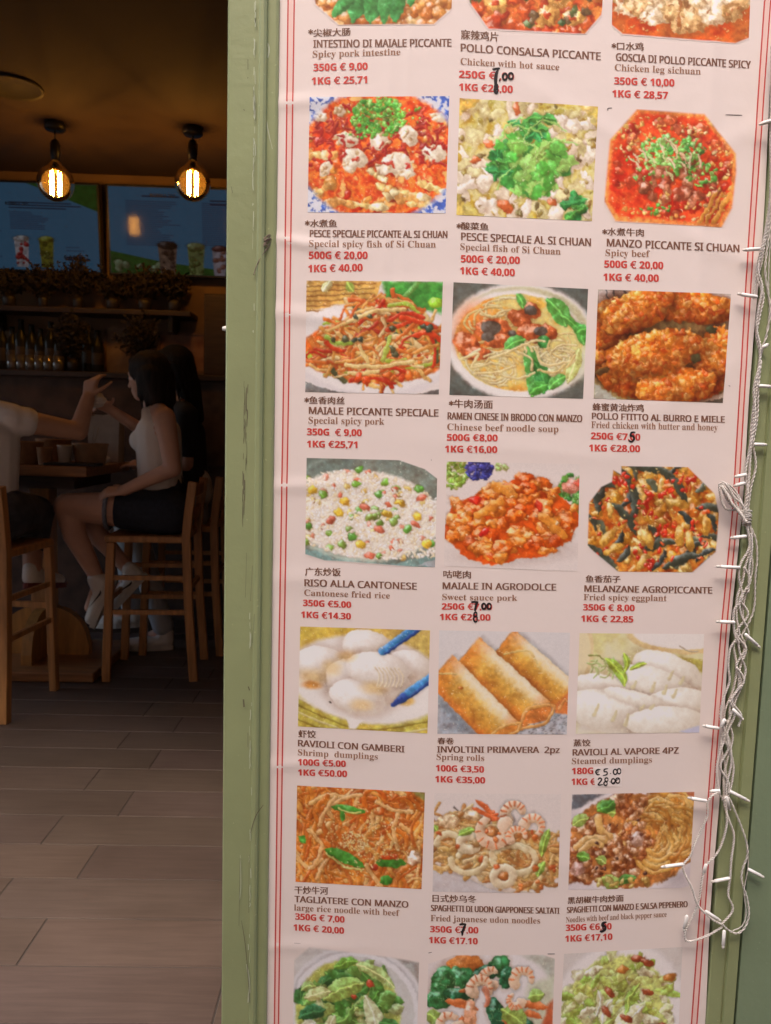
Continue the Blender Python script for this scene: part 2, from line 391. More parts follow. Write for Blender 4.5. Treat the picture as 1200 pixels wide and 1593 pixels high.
def dish_spicy_fish():
    p = Pic(.83, 21, (210, 85, 40)); p.marble([(190, 50, 25), (222, 85, 40), (235, 130, 60), (205, 60, 30), (240, 180, 110)], 18, 4)
    p.dots(60, p.rect(0, 1, .08, 1), .015, .05, [(205, 60, 30), (225, 100, 45), (190, 45, 25), (240, 160, 80)], hl=.5)
    for _ in range(120):
        x, y = p.rect(0, 1, .08, .58)(); p.strand(wig(p, x, y, p.r.uniform(.03, .09), p.r.uniform(0, 3.1), p.r.uniform(-.3, .3)), .010, p.r.choice([(165, 30, 25), (185, 45, 30), (200, 60, 35), (150, 35, 25)]), hl=.5)
    for x, y, a, L, w in [(.08, .5, .1, .2, .04), (.5, .68, .5, .14, .03), (.72, .85, .15, .3, .04), (.9, .78, .3, .2, .035), (.35, .93, .1, .4, .03), (.1, .8, -.5, .16, .03), (.6, .82, .6, .2, .035), (.85, .92, .1, .22, .03)]:
        [p.blob(x + (q-1.5)*L*.28*math.cos(a) + p.r.uniform(-.01, .01), y + (q-1.5)*L*.28*math.sin(a) + p.r.uniform(-.01, .01), L*.2, w*p.r.uniform(.7, 1.1), a + p.r.uniform(-.3, .3), p.r.choice([(240, 200, 130), (248, 225, 175), (235, 170, 100)]), hl=.3, dk=.35, edge=.25, tex=.3, shadow=.15) for q in range(4)]
    for x, y, rx, ry, a in [(.27, .37, .085, .05, .2), (.5, .38, .07, .06, -.4), (.72, .34, .085, .06, .9), (.9, .48, .09, .06, .4), (.33, .53, .09, .07, .2), (.64, .58, .12, .08, .35), (.08, .17, .05, .04, 0), (.3, .6, .05, .05, 1), (.12, .62, .04, .06, .3), (.22, .13, .04, .03, .4), (.55, .62, .06, .04, .3), (.92, .18, .05, .03, .4), (.7, .66, .07, .03, .2)]:
        p.blob(x, y, rx, ry, a, (250, 230, 208), dk=.3, hl=.2, edge=.2, tex=.22, shadow=.25)
        for _ in range(3): p.blob(x + p.r.uniform(-rx, rx), y + p.r.uniform(-ry, ry), .02, .012, p.r.uniform(0, 3), (225, 190, 150), shadow=.1, tex=.3)
    for _ in range(45):
        x, y = p.rect(.05, .98, .2, .6)(); p.strand(wig(p, x, y, p.r.uniform(.02, .06), p.r.uniform(0, 3.1), .2), .009, p.r.choice([(170, 35, 30), (195, 60, 40)]), hl=.6)
    p.dots(330, p.disc(.5, .17, .2, .17), .007, .02, [(95, 170, 60), (130, 195, 80), (70, 145, 50), (160, 210, 110), (110, 180, 70)], shadow=.3)
    p.dots(50, p.disc(.42, .3, .1, .07), .006, .015, [(80, 160, 60), (120, 190, 80)])
    p.dots(40, p.rect(.25, .8, .1, .35), .006, .014, [(120, 190, 80), (175, 210, 120)])
    p.dots(70, p.rect(0, 1, .05, 1), .003, .007, [(255, 240, 220)], shadow=0, hl=.6)
    big = p.ell(.5, .5, .56, .55*.83*1.02); rim = np.clip(1 - big, 0, 1); pat = fbm(p.H, p.W, 5, p.rng, 2)
    c = np.where((pat > .5)[..., None], np.array([70, 90, 160.]), np.array([225, 215, 220.]))
    p.A[:] = p.A * (1 - rim[..., None]) + c * rim[..., None]
    ring = np.clip(p.ell(.5, .5, .575, .475) - big, 0, 1); p.fill(ring * .8, (235, 225, 225))
    p.grain(wp=.6); return p
def dish_pickled_fish():
    p = Pic(.83, 22, (205, 175, 90)); p.marble([(190, 150, 60), (215, 190, 110), (225, 205, 150), (175, 150, 70)], 16)
    for _ in range(95):
        x, y = p.rect(0, 1, 0, 1)(); p.blob(x, y, p.r.uniform(.04, .10), p.r.uniform(.025, .06), p.r.uniform(0, 3), p.r.choice([(248, 228, 208), (244, 220, 196), (252, 233, 218), (228, 208, 155)]), dk=.2, hl=.1, edge=.4, tex=.2, shadow=.3)
    p.dots(60, p.rect(0, 1, 0, 1), .008, .03, [(150, 120, 60), (190, 150, 70), (120, 100, 60)], edge=.4)
    for x, y, w in [(.41, .06, .035), (.22, .38, .03), (.13, .52, .035), (.35, .9, .05), (.7, .85, .03), (.52, .16, .03), (.68, .4, .03)]:
        p.blob(x, y, w*1.3, w*.7, p.r.uniform(0, 3), (205, 105, 60), hl=.5)
    for _ in range(120):
        a = p.r.uniform(0, 6.28); q = p.r.random()**.6
        x = .5 + .26*q*math.cos(a) + .03; y = .48 + .30*q*math.sin(a) + .02; L = p.r.uniform(.06, .15); b = p.r.uniform(0, 6.28)
        p.blob(x, y, L*.5, L*.36, b, p.r.choice([(85, 155, 60), (110, 180, 80), (70, 140, 60), (150, 195, 100), (130, 185, 85), (165, 205, 110)]), edge=.38, tex=.3, hl=.1, dk=.26, shadow=.3, flat=.35)
    for x, y in [(.55, .25), (.45, .2), (.6, .12), (.85, .85), (.88, .93), (.3, .6), (.28, .52)]:
        for _ in range(6): b = p.r.uniform(0, 6.28); p.leaf(x, y, x + .1*math.cos(b), y + .1*math.sin(b), .03, p.r.choice([(50, 125, 60), (75, 145, 60)]))
    for _ in range(9):
        x, y = p.rect(.25, .75, .15, .7)(); p.strand(wig(p, x, y, .22, p.r.uniform(-1, .4), .15), .006, (175, 215, 120), shadow=.2)
    p.dots(110, p.rect(0, 1, 0, 1), .003, .006, [(255, 250, 225)], shadow=.1)
    m = p.poly([(0, 0), (.16, 0), (0, .15)]); p.fill(m, (205, 160, 80), .5)
    m = p.poly([(0, .8), (.12, 1), (0, 1)]); p.fill(m*.8, (200, 165, 85), .5); m = p.poly([(.85, 0), (1, 0), (1, .2)]); p.fill(m*.7, (205, 170, 80), .4)
    p.grain(wp=0.75); return p
def dish_spicy_beef():
    p = Pic(.87, 23, (200, 62, 35)); p.marble([(180, 40, 22), (208, 62, 35), (215, 85, 45), (195, 50, 30)], 22)
    p.dots(90, p.disc(.5, .5, .45, .45), .02, .055, [(200, 75, 45), (185, 50, 30), (215, 100, 60), (190, 90, 60)], hl=.35, tex=.35)
    p.dots(45, p.disc(.55, .62, .3, .22), .025, .055, [(185, 105, 75), (200, 125, 95), (175, 85, 60)], edge=.35, tex=.5)
    for fn, n in ((p.disc(.25, .25, .2, .2), 70), (p.disc(.85, .5, .1, .35), 45), (p.disc(.5, .85, .4, .12), 40), (p.disc(.6, .15, .3, .1), 40)):
        p.dots(n, fn, .006, .02, [(235, 190, 110), (225, 150, 80), (240, 205, 150)], shadow=.2)
    p.dots(180, p.disc(.5, .36, .24, .15), .008, .024, [(100, 165, 70), (140, 195, 95), (170, 210, 130), (75, 140, 60)])
    p.dots(60, p.disc(.35, .5, .2, .15), .007, .02, [(110, 170, 75), (160, 200, 110)]); p.dots(40, p.disc(.72, .55, .12, .1), .008, .022, [(90, 160, 65), (140, 190, 90)])
    p.dots(10, p.disc(.4, .88, .15, .06), .012, .022, [(90, 150, 60)])
    for _ in range(15):
        x, y = p.disc(.45, .45, .25, .16)(); p.strand(wig(p, x, y, p.r.uniform(.05, .11), p.r.uniform(.5, 1.6), .1), .008, p.r.choice([(240, 215, 180), (225, 225, 165), (245, 205, 170)]), hl=.4)
    for x in (.75, .8, .86): p.strand([(x-.03, .95), (x+.08, .7)], .016, (225, 150, 70))
    p.dots(90, p.rect(0, 1, 0, 1), .003, .006, [(255, 220, 180)], shadow=0)
    p.octagon([(.22, 0), (.72, .02), (.97, .35), (.98, .5), (.96, .82), (.885, 1), (.09, .99), (.0, .82), (.025, .28)], 5); rim = 1 - p.poly([(.24, .03), (.71, .05), (.94, .36), (.95, .5), (.93, .81), (.86, .96), (.11, .95), (.03, .82), (.05, .29)], 8)
    p.fill(rim*.6, (232, 175, 95), .4); p.grain(wp=0.7); return p
def dish_shredded_pork():
    p = Pic(.83, 31, (232, 212, 204)); m = p.poly([(0, 0), (.55, 0), (.5, .2), (0, .27)]); p.fill(m, (205, 155, 85), .2)
    for k in range(6): p.strand([(0, .05+.045*k), (.5, .02+.045*k)], .006, (165, 110, 55), shadow=.1)
    m = p.poly([(.55, 0), (1, 0), (1, .28), (.6, .22)], 8); p.fill(m, (70, 130, 55), .35); p.blob(.95, .19, .06, .04, 0, (150, 190, 60), shadow=0)
    p.strand([(.82, 0), (.75, .1), (.69, .18)], .02, (125, 180, 90), shadow=0); p.leaf(.12, .1, .18, 0, .03, (225, 215, 160)); p.leaf(.3, .02, .34, .1, .03, (165, 185, 90))
    p.fill(p.ell(.5, .62, .62, .36), (226, 208, 204)); p.fill(p.ell(.5, .58, .60, .34), (238, 220, 214))
    p.fill(p.poly([(0, .9), (.13, .96), (.33, 1), (0, 1)]), (120, 110, 105), .3); p.fill(p.poly([(.82, 1), (1, .95), (1, 1)]), (105, 95, 90))
    p.fill(p.ell(.52, .62, .55, .24), (205, 95, 40), .3)
    def heap():
        while True:
            x, y = p.r.random(), p.r.uniform(.16, .9)
            t = (x - .55) / .5; top = .15 + .45*t*t + (.05 if x < .3 else 0); bot = .9 - .2*((x-.5)/.5)**2
            if top < y < bot: return x, y
    cols = [(230, 160, 85), (240, 190, 120), (220, 125, 60), (205, 95, 45), (240, 205, 150), (215, 110, 50), (225, 145, 70)]
    for i in range(330):
        x, y = heap(); c = p.r.choice(cols); z = p.r.random()
        if z < .08: c = (195, 55, 30)
        elif z < .14: c = (170, 185, 70)
        elif z < .19: c = (85, 85, 55)
        p.strand(wig(p, x, y, p.r.uniform(.08, .26), p.r.gauss(.1, .75), p.r.uniform(-.25, .25)), p.r.uniform(.008, .017), c, hl=.4)
    for a in [((.31, .36), (.5, .27), (.72, .25)), ((.3, .75), (.55, .76), (.8, .7)), ((.1, .55), (.25, .57), (.4, .52)), ((.55, .66), (.6, .58), (.62, .5)), ((.32, .82), (.42, .82), (.54, .8)), ((.4, .58), (.43, .66), (.46, .72))]:
        p.strand(a, .015, (240, 205, 140), hl=.4)
    for a in [((.6, .43), (.68, .4), (.76, .36)), ((.8, .48), (.9, .45), (1, .52)), ((.7, .32), (.8, .34), (.95, .4)), ((.15, .55), (.2, .6), (.26, .62))]: p.strand(a, .018, (215, 70, 35), hl=.4)
    p.strand([(.15, .5), (.22, .55), (.33, .55)], .016, (165, 190, 80)); p.strand([(.57, .7), (.6, .6), (.62, .5)], .016, (185, 195, 90))
    p.dots(12, heap, .02, .035, [(60, 65, 50), (80, 75, 50)], edge=.4, hl=.4); p.dots(9, p.disc(.6, .86, .3, .04), .02, .04, [(215, 80, 40), (225, 110, 50)])
    p.grain(wp=0.42); return p
def dish_noodle_soup():
    p = Pic(.83, 32, (92, 88, 80)); p.A *= (1 + .1*(p.tex[..., None]-.5)); p.fill(p.ell(.52, .5, .56, .44), (205, 188, 180)); p.fill(p.ell(.51, .5, .545, .425), (243, 226, 218))
    p.fill(np.clip(p.ell(.52, .42, .5, .34) - p.ell(.48, .5, .5, .38), 0, 1), (200, 185, 150)); m = p.ell(.5, .51, .475, .36, 0, .02); p.marble([(225, 150, 65), (230, 185, 100), (220, 195, 130), (225, 165, 80)], 28, mask=m)
    p.fill(p.ell(.18, .42, .16, .2, 0, .5)*.7, (220, 105, 45)); p.fill(p.ell(.8, .6, .22, .2, 0, .5)*.6, (215, 210, 150))
    def noodle(n, fx, fy, sp):
        for _ in range(n):
            x, y = p.r.uniform(*fx), p.r.uniform(*fy); a = p.r.uniform(0, 6.28); r = p.r.uniform(.08, .2)
            pts = [(x + r*math.cos(a + t*sp), y + r*.7*math.sin(a + t*sp)) for t in (0, .35, .7, 1.0)]
            pts = [q for q in pts if ((q[0]-.5)/.46)**2 + ((q[1]-.51)/.42)**2 < 1]
            if len(pts) > 1: p.strand(pts, .0085, p.r.choice([(242, 218, 165), (235, 205, 140), (245, 228, 185)]), hl=.3)
    noodle(26, (.15, .45), (.62, .85), 2.5); noodle(34, (.6, .92), (.5, .75), 2.5); noodle(14, (.25, .45), (.2, .35), 2)
    for x, y, rx, ry, a in [(.12, .55, .12, .08, .6), (.3, .4, .13, .085, -.1), (.36, .5, .12, .05, -.2), (.5, .3, .1, .06, .5), (.6, .42, .12, .07, .2), (.58, .22, .08, .06, .3), (.72, .4, .07, .05, .5), (.2, .62, .1, .05, .1)]:
        p.blob(x, y, rx, ry, a, (190, 95, 55), tex=.5, edge=.28, hl=.35)
    for x, y, r in [(.29, .39, .075), (.27, .47, .05), (.58, .22, .05), (.66, .4, .05), (.45, .43, .035)]: p.blob(x, y, r, r*.75, 0, (88, 72, 62), tex=.4, hl=.1, dk=.3, shadow=.1)
    for a in [(.47, .08, .52, .2, .03), (.7, .12, .84, .34, .07), (.8, .25, .93, .38, .03), (.4, .58, .54, .48, .05), (.56, .55, .62, .98, .075), (.62, .68, .7, .95, .06), (.88, .3, .98, .5, .04), (.93, .4, 1.0, .36, .04), (.74, .92, .86, .8, .045), (.64, .48, .72, .53, .05), (.6, .96, .72, .88, .05)]:
        p.leaf(*a[:4], a[4], p.r.choice([(60, 125, 55), (80, 145, 60), (95, 160, 75)]), .1)
    p.leaf(.95, .55, .88, .85, .05, (205, 205, 130)); p.blob(.76, .76, .045, .04, 0, (235, 225, 175)); noodle(9, (.62, .9), (.52, .7), 2.5); noodle(8, (.2, .5), (.68, .8), 2.8)
    for a in [((.08, .68), (.2, .62), (.16, .75), (.3, .7)), ((.3, .66), (.42, .6), (.55, .52), (.6, .58)), ((.18, .8), (.35, .78), (.48, .72)), ((.62, .55), (.7, .7), (.88, .66))]: p.strand(a, .01, (245, 220, 165), hl=.3)
    p.grain(wp=0.32); return p
def dish_fried_chicken():
    p = Pic(.84, 33, (150, 135, 110)); p.marble([(150, 135, 115), (185, 170, 150)], 60); p.fill(p.poly([(0, 0), (1, 0), (1, .25), (0, .2)]), (225, 205, 200))
    for x in (.06, .11, .2): p.strand([(x, 0), (x+.02, .08)], .006, (90, 85, 90), shadow=0)
    p.fill(p.ell(.5, .7, .6, .42), (165, 140, 95), .3); p.fill(p.poly([(0, .86), (.2, 1), (0, 1)]), (175, 165, 150)); p.fill(p.poly([(.7, 1), (1, .9), (1, 1)]), (205, 190, 180)); p.fill(p.poly([(.85, 1), (1, .94), (1, 1)]), (80, 70, 60))
    def nug(x, y, rx, ry, a, c):
        p.blob(x, y, rx, ry, a, tuple(v*.88 for v in c), tex=.3, edge=.15, hl=.2, shadow=1.2, dk=.5)
        n = int(rx*ry*4200)
        for _ in range(n):
            t = p.r.uniform(0, 6.28); q = math.sqrt(p.r.random())*.95; ux, uy = rx*q*math.cos(t), ry*q*math.sin(t)
            X = x + ux*math.cos(a) - uy*math.sin(a); Y = y + (ux*math.sin(a) + uy*math.cos(a)) / p.asp
            up = .72 - .62*(uy/ry) - .22*(ux/rx) - .35*max(0, q - .7); up = max(.12, min(1.2, up + p.r.uniform(-.16, .16)))
            b = p.r.choice([(234, 138, 54), (228, 112, 42), (240, 162, 80), (218, 92, 34), (236, 128, 50)])
            p.blob(X, Y, p.r.uniform(.016, .038), p.r.uniform(.013, .028), p.r.uniform(0, 3), tuple(min(255, v*(.5 + .55*up)*(1 if c_ == 0 else .86 + .16*up)) for c_, v in enumerate(b)), tex=.35, edge=.26, hl=.4*up, shadow=.10, gloss=6, dk=.3)
    c = (228, 125, 48)
    for a in [(.08, .42, .16, .3, .1), (.7, .13, .34, .13, .05), (.3, .18, .3, .15, -.45), (.92, .62, .18, .27, .2), (.05, .68, .1, .1, 0), (.22, .82, .22, .11, .4), (.62, .86, .32, .14, -.15), (.45, .56, .38, .17, -.25)]: nug(*a, c)
    p.blob(.87, .33, .055, .03, .2, (60, 55, 35), hl=0); p.blob(.76, .6, .035, .04, 0, (75, 65, 40), hl=0); p.blob(.05, .74, .06, .025, -.4, (100, 70, 40), hl=0)
    p.grain(wp=0.8); return p
def dish_fried_rice():
    p = Pic(.82, 41, (112, 112, 102)); p.marble([(105, 108, 98), (125, 124, 112)], 50)
    p.fill(p.poly([(0, .85), (.3, .93), (.7, .97), (1, .87), (1, 1), (0, 1)]), (118, 135, 128)); p.fill(np.clip(p.ell(.45, .45, .62, .42) - p.ell(.45, .44, .61, .405), 0, 1), (190, 190, 175)); p.fill(p.poly([(.86, .98), (1, .92), (1, 1)]), (170, 165, 165))
    p.fill(p.ell(.45, .52, .58, .34, .08), (246, 228, 212), .1)
    def heap():
        while True:
            x, y = p.r.uniform(-.02, 1.02), p.r.uniform(.1, .94); t = x - .4
            if .1 + .55*t*t + (.1*t if t > 0 else 0) < y < .93 - .25*(x-.6)**2 - (.15*(.3-x) if x < .3 else 0): return x, y
    pts = sorted([heap() for _ in range(1500)], key=lambda q: q[1])
    for x, y in pts:
        p.blob(x, y, p.r.uniform(.011, .02), p.r.uniform(.007, .011), p.r.uniform(0, 3.1), p.r.choice([(254, 238, 230), (252, 234, 222), (255, 244, 240), (250, 232, 212), (244, 220, 185)]), dk=.18, hl=.2, edge=.1, tex=.05, shadow=.2)
        z = p.r.random()
        if z < .007: p.blob(x, y, .028, .026, 0, p.r.choice([(130, 165, 70), (150, 180, 90), (110, 150, 60)]), hl=.5)
        elif z < .022: p.blob(x, y, .027, .02, p.r.uniform(0, 3), p.r.choice([(240, 205, 120), (245, 215, 140), (236, 195, 110)]), edge=.3)
        elif z < .045: p.blob(x, y, .028, .017, p.r.uniform(0, 3), p.r.choice([(225, 130, 105), (235, 155, 130), (215, 110, 80)]), edge=.25)
    for x, y in [(.4, .1), (.38, .24), (.55, .33), (.86, .27), (.49, .54), (.67, .58), (.36, .73), (.28, .8), (.02, .64), (.6, .21), (.13, .34), (.78, .65), (.96, .78)]:
        p.blob(x, y, .033, .031, 0, p.r.choice([(125, 165, 65), (100, 150, 60), (150, 175, 85)]), hl=.6)
    for x, y, a in [(.88, .35, -.3), (.19, .58, -.8), (.49, .9, .1), (.56, .65, .4), (.84, .6, .5), (.45, .45, .3)]: p.blob(x, y, .045, .025, a, (222, 120, 95), edge=.2)
    for x, y in [(.85, .52), (.93, .78), (.3, .4), (.05, .3), (.42, .8), (.72, .4), (.62, .5), (.25, .5)]: p.blob(x, y, .04, .03, .4, (235, 190, 75), edge=.3)
    m = p.poly([(0, .0), (.12, 0), (.7, .0), (.9, .08), (1, .17), (1, 1), (.9, 1), (.3, .96), (.15, .955), (0, .9)], 2); p.alpha = m; p.grain(wp=0.55); return p
def dish_sweet_pork():
    p = Pic(.85, 42, (230, 208, 200))
    for n, fn, cols in ((120, p.disc(.06, .1, .1, .16), [(130, 160, 60), (160, 180, 80), (110, 140, 50), (190, 195, 120)]), (120, p.disc(.24, .07, .1, .1), [(60, 60, 140), (85, 80, 165), (50, 45, 110)]), (14, p.disc(.42, .04, .05, .03), [(170, 185, 110), (200, 200, 150)]), (110, p.disc(.96, .22, .13, .12), [(90, 150, 60), (120, 175, 80), (60, 120, 50)]), (50, p.disc(.98, .4, .04, .12), [(100, 160, 70), (130, 180, 90)])):
        p.dots(n, fn, .01, .024, cols, edge=.35)
    p.blob(.96, .2, .1, .055, -.3, (235, 150, 130), hl=.4); p.blob(1.0, .18, .05, .03, 0, (215, 90, 70))
    p.fill(p.ell(.55, .84, .4, .09, -.1, .6)*.35, (150, 120, 110))
    pol = [(.0, .62), (.05, .4), (.22, .32), (.35, .18), (.46, .2), (.57, .1), (.76, .2), (.85, .3), (.99, .42), (1, .55), (.93, .66), (.78, .86), (.55, .9), (.36, .97), (.18, .92), (.0, .72)]
    p.fill(p.poly(pol, 3), (205, 80, 30)); P = p.poly(pol) > .5
    def heap():
        while True:
            x, y = p.r.random()*.999, p.r.random()*.999
            if P[int(y*p.H), int(x*p.W)]: return x, y
    for x, y in sorted([heap() for _ in range(120)], key=lambda q: q[1]):
        p.blob(x*.94+.03, y*.94+.02, p.r.uniform(.04, .085), p.r.uniform(.03, .055), p.r.uniform(-.8, .8), p.r.choice([(226, 100, 34), (234, 116, 42), (216, 82, 28), (232, 128, 52), (238, 140, 62)]), hl=.42, gloss=8, edge=.22, tex=.38, shadow=.3, dk=.5)
    for a in [((.24, .5), (.32, .44), (.4, .37)), ((.73, .5), (.8, .57), (.88, .66)), ((.36, .22), (.45, .26), (.5, .3))]: p.strand(a, .036, (238, 150, 65), hl=.4)
    p.blob(.22, .36, .05, .03, -.2, (200, 45, 30), hl=.5); p.blob(.3, .66, .05, .025, -.7, (195, 40, 30), hl=.8); p.blob(.7, .4, .05, .022, 1.1, (200, 55, 35), hl=.5)
    p.dots(45, heap, .005, .012, [(255, 225, 190), (250, 200, 140)], shadow=0, edge=.4, hl=.6); p.grain(wp=0.7); return p
def dish_eggplant():
    p = Pic(.8, 43, (200, 110, 45)); p.marble([(175, 75, 30), (210, 120, 50), (220, 150, 70), (185, 85, 35)], 16)
    for _ in range(150):
        x, y = p.rect(0, 1, 0, 1)(); p.blob(x, y, p.r.uniform(.035, .085), p.r.uniform(.022, .04), p.r.uniform(0, 3.1), p.r.choice([(218, 148, 56), (226, 165, 78), (204, 108, 42), (212, 132, 52), (190, 86, 34), (226, 172, 92)]), hl=.5, edge=.22, tex=.35, gloss=8)
    for _ in range(26):
        x, y = p.rect(.03, .97, .02, .98)(); p.strand(wig(p, x, y, p.r.uniform(.1, .22), p.r.choice([.9, 1.1, -.6, 0.2, 2.2]), .15), .024, p.r.choice([(62, 62, 52), (78, 74, 58), (50, 52, 48), (90, 90, 70)]), hl=.6, leaf=True)
    for x, y, a, L in [(.33, .33, 1.5, .3), (.28, .5, .9, .3), (.55, .75, -.3, .25), (.66, .2, .9, .3), (.92, .4, .1, .2), (.5, .05, .2, .3), (.05, .32, 1.3, .2), (.72, .9, -.4, .3), (.1, .87, .8, .3), (.13, .18, .2, .14)]:
        p.strand(wig(p, x, y, L, a, .1), .034, (64, 66, 54), hl=.5, leaf=True)
    for _ in range(70):
        x, y = p.rect(.05, .95, .05, .95)(); p.blob(x, y, p.r.uniform(.012, .03), p.r.uniform(.01, .02), p.r.uniform(0, 3), p.r.choice([(215, 60, 35), (200, 45, 30), (225, 95, 50)]), hl=.6)
    for cx, cy in [(.42, .3), (.55, .6), (.6, .25), (.75, .1), (.25, .12), (.5, .92)]: p.dots(10, p.disc(cx, cy, .07, .06), .012, .026, [(220, 60, 35), (205, 50, 32)], hl=.6)
    p.dots(150, p.rect(0, 1, 0, 1), .005, .011, [(250, 225, 150), (240, 200, 130)], shadow=.25, hl=.5)
    for x, y, a in [(.15, .68, -.8), (.2, .78, -.5), (.78, .7, 1.5), (.7, .65, 1.5), (.46, .68, 1.1), (.9, .55, 1.5), (.68, .34, .2)]: p.blob(x, y, .085, .035, a, (222, 165, 78), hl=.4, edge=.14, gloss=6)
    p.octagon([(.25, .0), (.75, .0), (.96, .25), (1, .45), (.98, .8), (.8, 1), (.24, 1), (.04, .8), (.0, .75), (.01, .35), (.1, .2), (.18, .15), (.19, .04), (.25, .08)]); p.grain(wp=0.6); return p
def dish_shrimp_dumplings():
    p = Pic(.8, 51, (215, 180, 105)); p.marble([(200, 165, 85), (225, 195, 130)], 60)
    p.fill(p.ell(.55, .42, .62, .42), (235, 218, 200)); p.fill(p.ell(.55, .4, .6, .41), (208, 172, 92), .1); p.fill(p.poly([(0, 0), (.5, .0), (.4, .2), (0, .3)], 14)*.7, (200, 160, 70)); p.fill(p.poly([(.6, .0), (1, .0), (1, .35), (.65, .2)], 14)*.8, (205, 165, 95))
    p.fill(p.poly([(0, .65), (.2, .8), (.5, .9), (.8, .87), (1, .77), (1, 1), (0, 1)], 5), (190, 165, 80), .15)
    for k in range(5): p.strand([(-.05, .68+.075*k), (.25, .85+.06*k), (.55, .93+.06*k), (1.05, .78+.08*k)], .008, [(225, 205, 150), (160, 135, 60)][k % 2], shadow=.05)
    p.fill(p.ell(.52, .5, .62, .34, .1, .06), (243, 226, 218))
    for x, y, rx, ry, a in [(.5, .16, .18, .12, 0), (.16, .36, .2, .14, .1), (.85, .35, .18, .12, .3), (.52, .52, .32, .2, .1), (.45, .68, .22, .14, .2), (.6, .4, .25, .14, .1)]:
        p.blob(x, y, rx, ry, a, (253, 238, 231), dk=.26, hl=.25, edge=.08, tex=.04, shadow=.3)
    for x, y, rx, ry in [(.1, .5, .1, .06), (.58, .58, .09, .045), (.36, .28, .07, .04), (.48, .75, .08, .04), (.25, .4, .07, .06)]: p.fill(p.ell(x, y, rx, ry, 0, .7)*.55, (228, 180, 110))
    p.fill(p.ell(.1, .58, .07, .03, 0, .6)*.8, (205, 125, 50)); p.fill(p.ell(.83, .69, .06, .035, 0, .4)*.8, (215, 165, 85))
    for k in range(7): p.strand([(.58+.03*k, .38), (.62+.03*k, .46), (.6+.03*k, .56)],  .006, (244, 224, 198), shadow=0, hl=0)
    p.fill(p.poly([(.36, .88), (.5, .9), (.44, .99), (.4, .99)], 4), (245, 228, 220))
    for a, b, w in [((.64, .22), (.9, -.03), .034), ((.8, .66), (1.05, .42), .036)]:
        p.strand([a, b], w, (70, 130, 190), dk=.6, hl=.5, smooth=False); p.strand([(a[0]+.02, a[1]+.02), (b[0]+.02, b[1]+.02)], w*.35, (45, 65, 125), shadow=0, smooth=False)
    p.strand([(.73, .73), (.8, .66)], .018, (50, 70, 140), w1=.034, smooth=False); p.blob(.24, .745, .012, .007, .6, (60, 45, 35), shadow=0); p.grain(.015, .015, .3); return p
def dish_spring_rolls():
    p = Pic(.79, 52, (222, 206, 202)); p.fill(p.poly([(0, .6), (.3, 1), (0, 1)], 20), (165, 160, 165), .2); p.fill(p.poly([(.5, 1), (.7, .8), (1, .75), (1, 1)], 20), (185, 176, 178), .25)
    for _ in range(130):
        x, y = p.rect(.6, 1, .8, 1)(); p.blob(x, y, .01, .005, -.4, (150, 145, 150), shadow=0, hl=0)
    def roll(x0, y0, x1, y1, w):
        n = 60; a = math.atan2((y1-y0)*p.asp, x1-x0); nx, ny = -math.sin(a), math.cos(a)
        X = p.X/p.W - x0; Y = (p.Y/p.H - y0)*p.asp; L = math.hypot(x1-x0, (y1-y0)*p.asp)
        t = (X*math.cos(a) + Y*math.sin(a)) / L; d = (X*nx + Y*ny) / w + .06*(p.tex-.5)
        sh = (1 - sstep(1.0, 1.5, np.abs(d-.15))) * (t > -.02) * (t < 1.02); p.A *= (1 - .25*sh)[..., None]
        m = (1 - sstep(.96, 1.02, np.abs(d))) * sstep(-.03 + .02*d, 0, t) * (1 - sstep(1, 1.03, t))
        stops = np.array([-1, -.75, -.45, -.1, .4, .8, 1.0]); cs = np.array([(235, 205, 165), (248, 225, 200), (240, 205, 150), (222, 165, 85), (205, 140, 65), (200, 115, 55), (175, 95, 45)], float)
        q = d + .25*(p.tex2-.5) + .25*(p.tex-.5); c = np.stack([np.interp(q, stops, cs[:, k]) for k in range(3)], -1)
        e = np.clip(np.maximum(1 - t/.22, 0) + np.maximum((t-.84)/.16, 0), 0, 1)[..., None]; c = c*(1-.75*e) + np.array((215, 125, 60.))*.75*e
        p.A[:] = p.A*(1-m[..., None]) + c*m[..., None]
    roll(.5, .1, 1.02, .66, .125); p.strand([(.5, .22), (.62, .19), (.7, .2), (.78, .36)], .006, (240, 205, 140), shadow=.15)
    p.fill(p.poly([(.9, .7), (1, .58), (1, .8), (.9, .78)], 3), (205, 115, 65)); p.strand([(.93, .74), (.97, .66), (1, .68)], .01, (225, 150, 90))
    roll(.23, .2, .76, .8, .14); p.fill(p.poly([(.63, .93), (.68, .75), (.88, .7), (.85, .85)], 3), (205, 118, 62), .2); p.strand([(.63, .93), (.69, .75), (.88, .71), (.86, .82), (.8, .9), (.64, .94)], .012, (232, 165, 100)); p.strand([(.7, .74), (.78, .72)], .012, (230, 165, 95))
    roll(.02, .38, .52, 1.0, .145); p.strand([(.0, .42), (.08, .41), (.14, .42)], .006, (240, 205, 140), shadow=.1); p.blob(.17, .55, .02, .012, .2, (205, 115, 50), shadow=0)
    p.fill(p.poly([(.42, 1), (.5, .92), (.63, .9), (.6, 1)], 2), (210, 130, 65)); p.strand([(.42, 1), (.5, .92), (.63, .89), (.61, .97), (.55, 1)], .011, (235, 175, 105)); p.grain(.02, .02, .3); return p
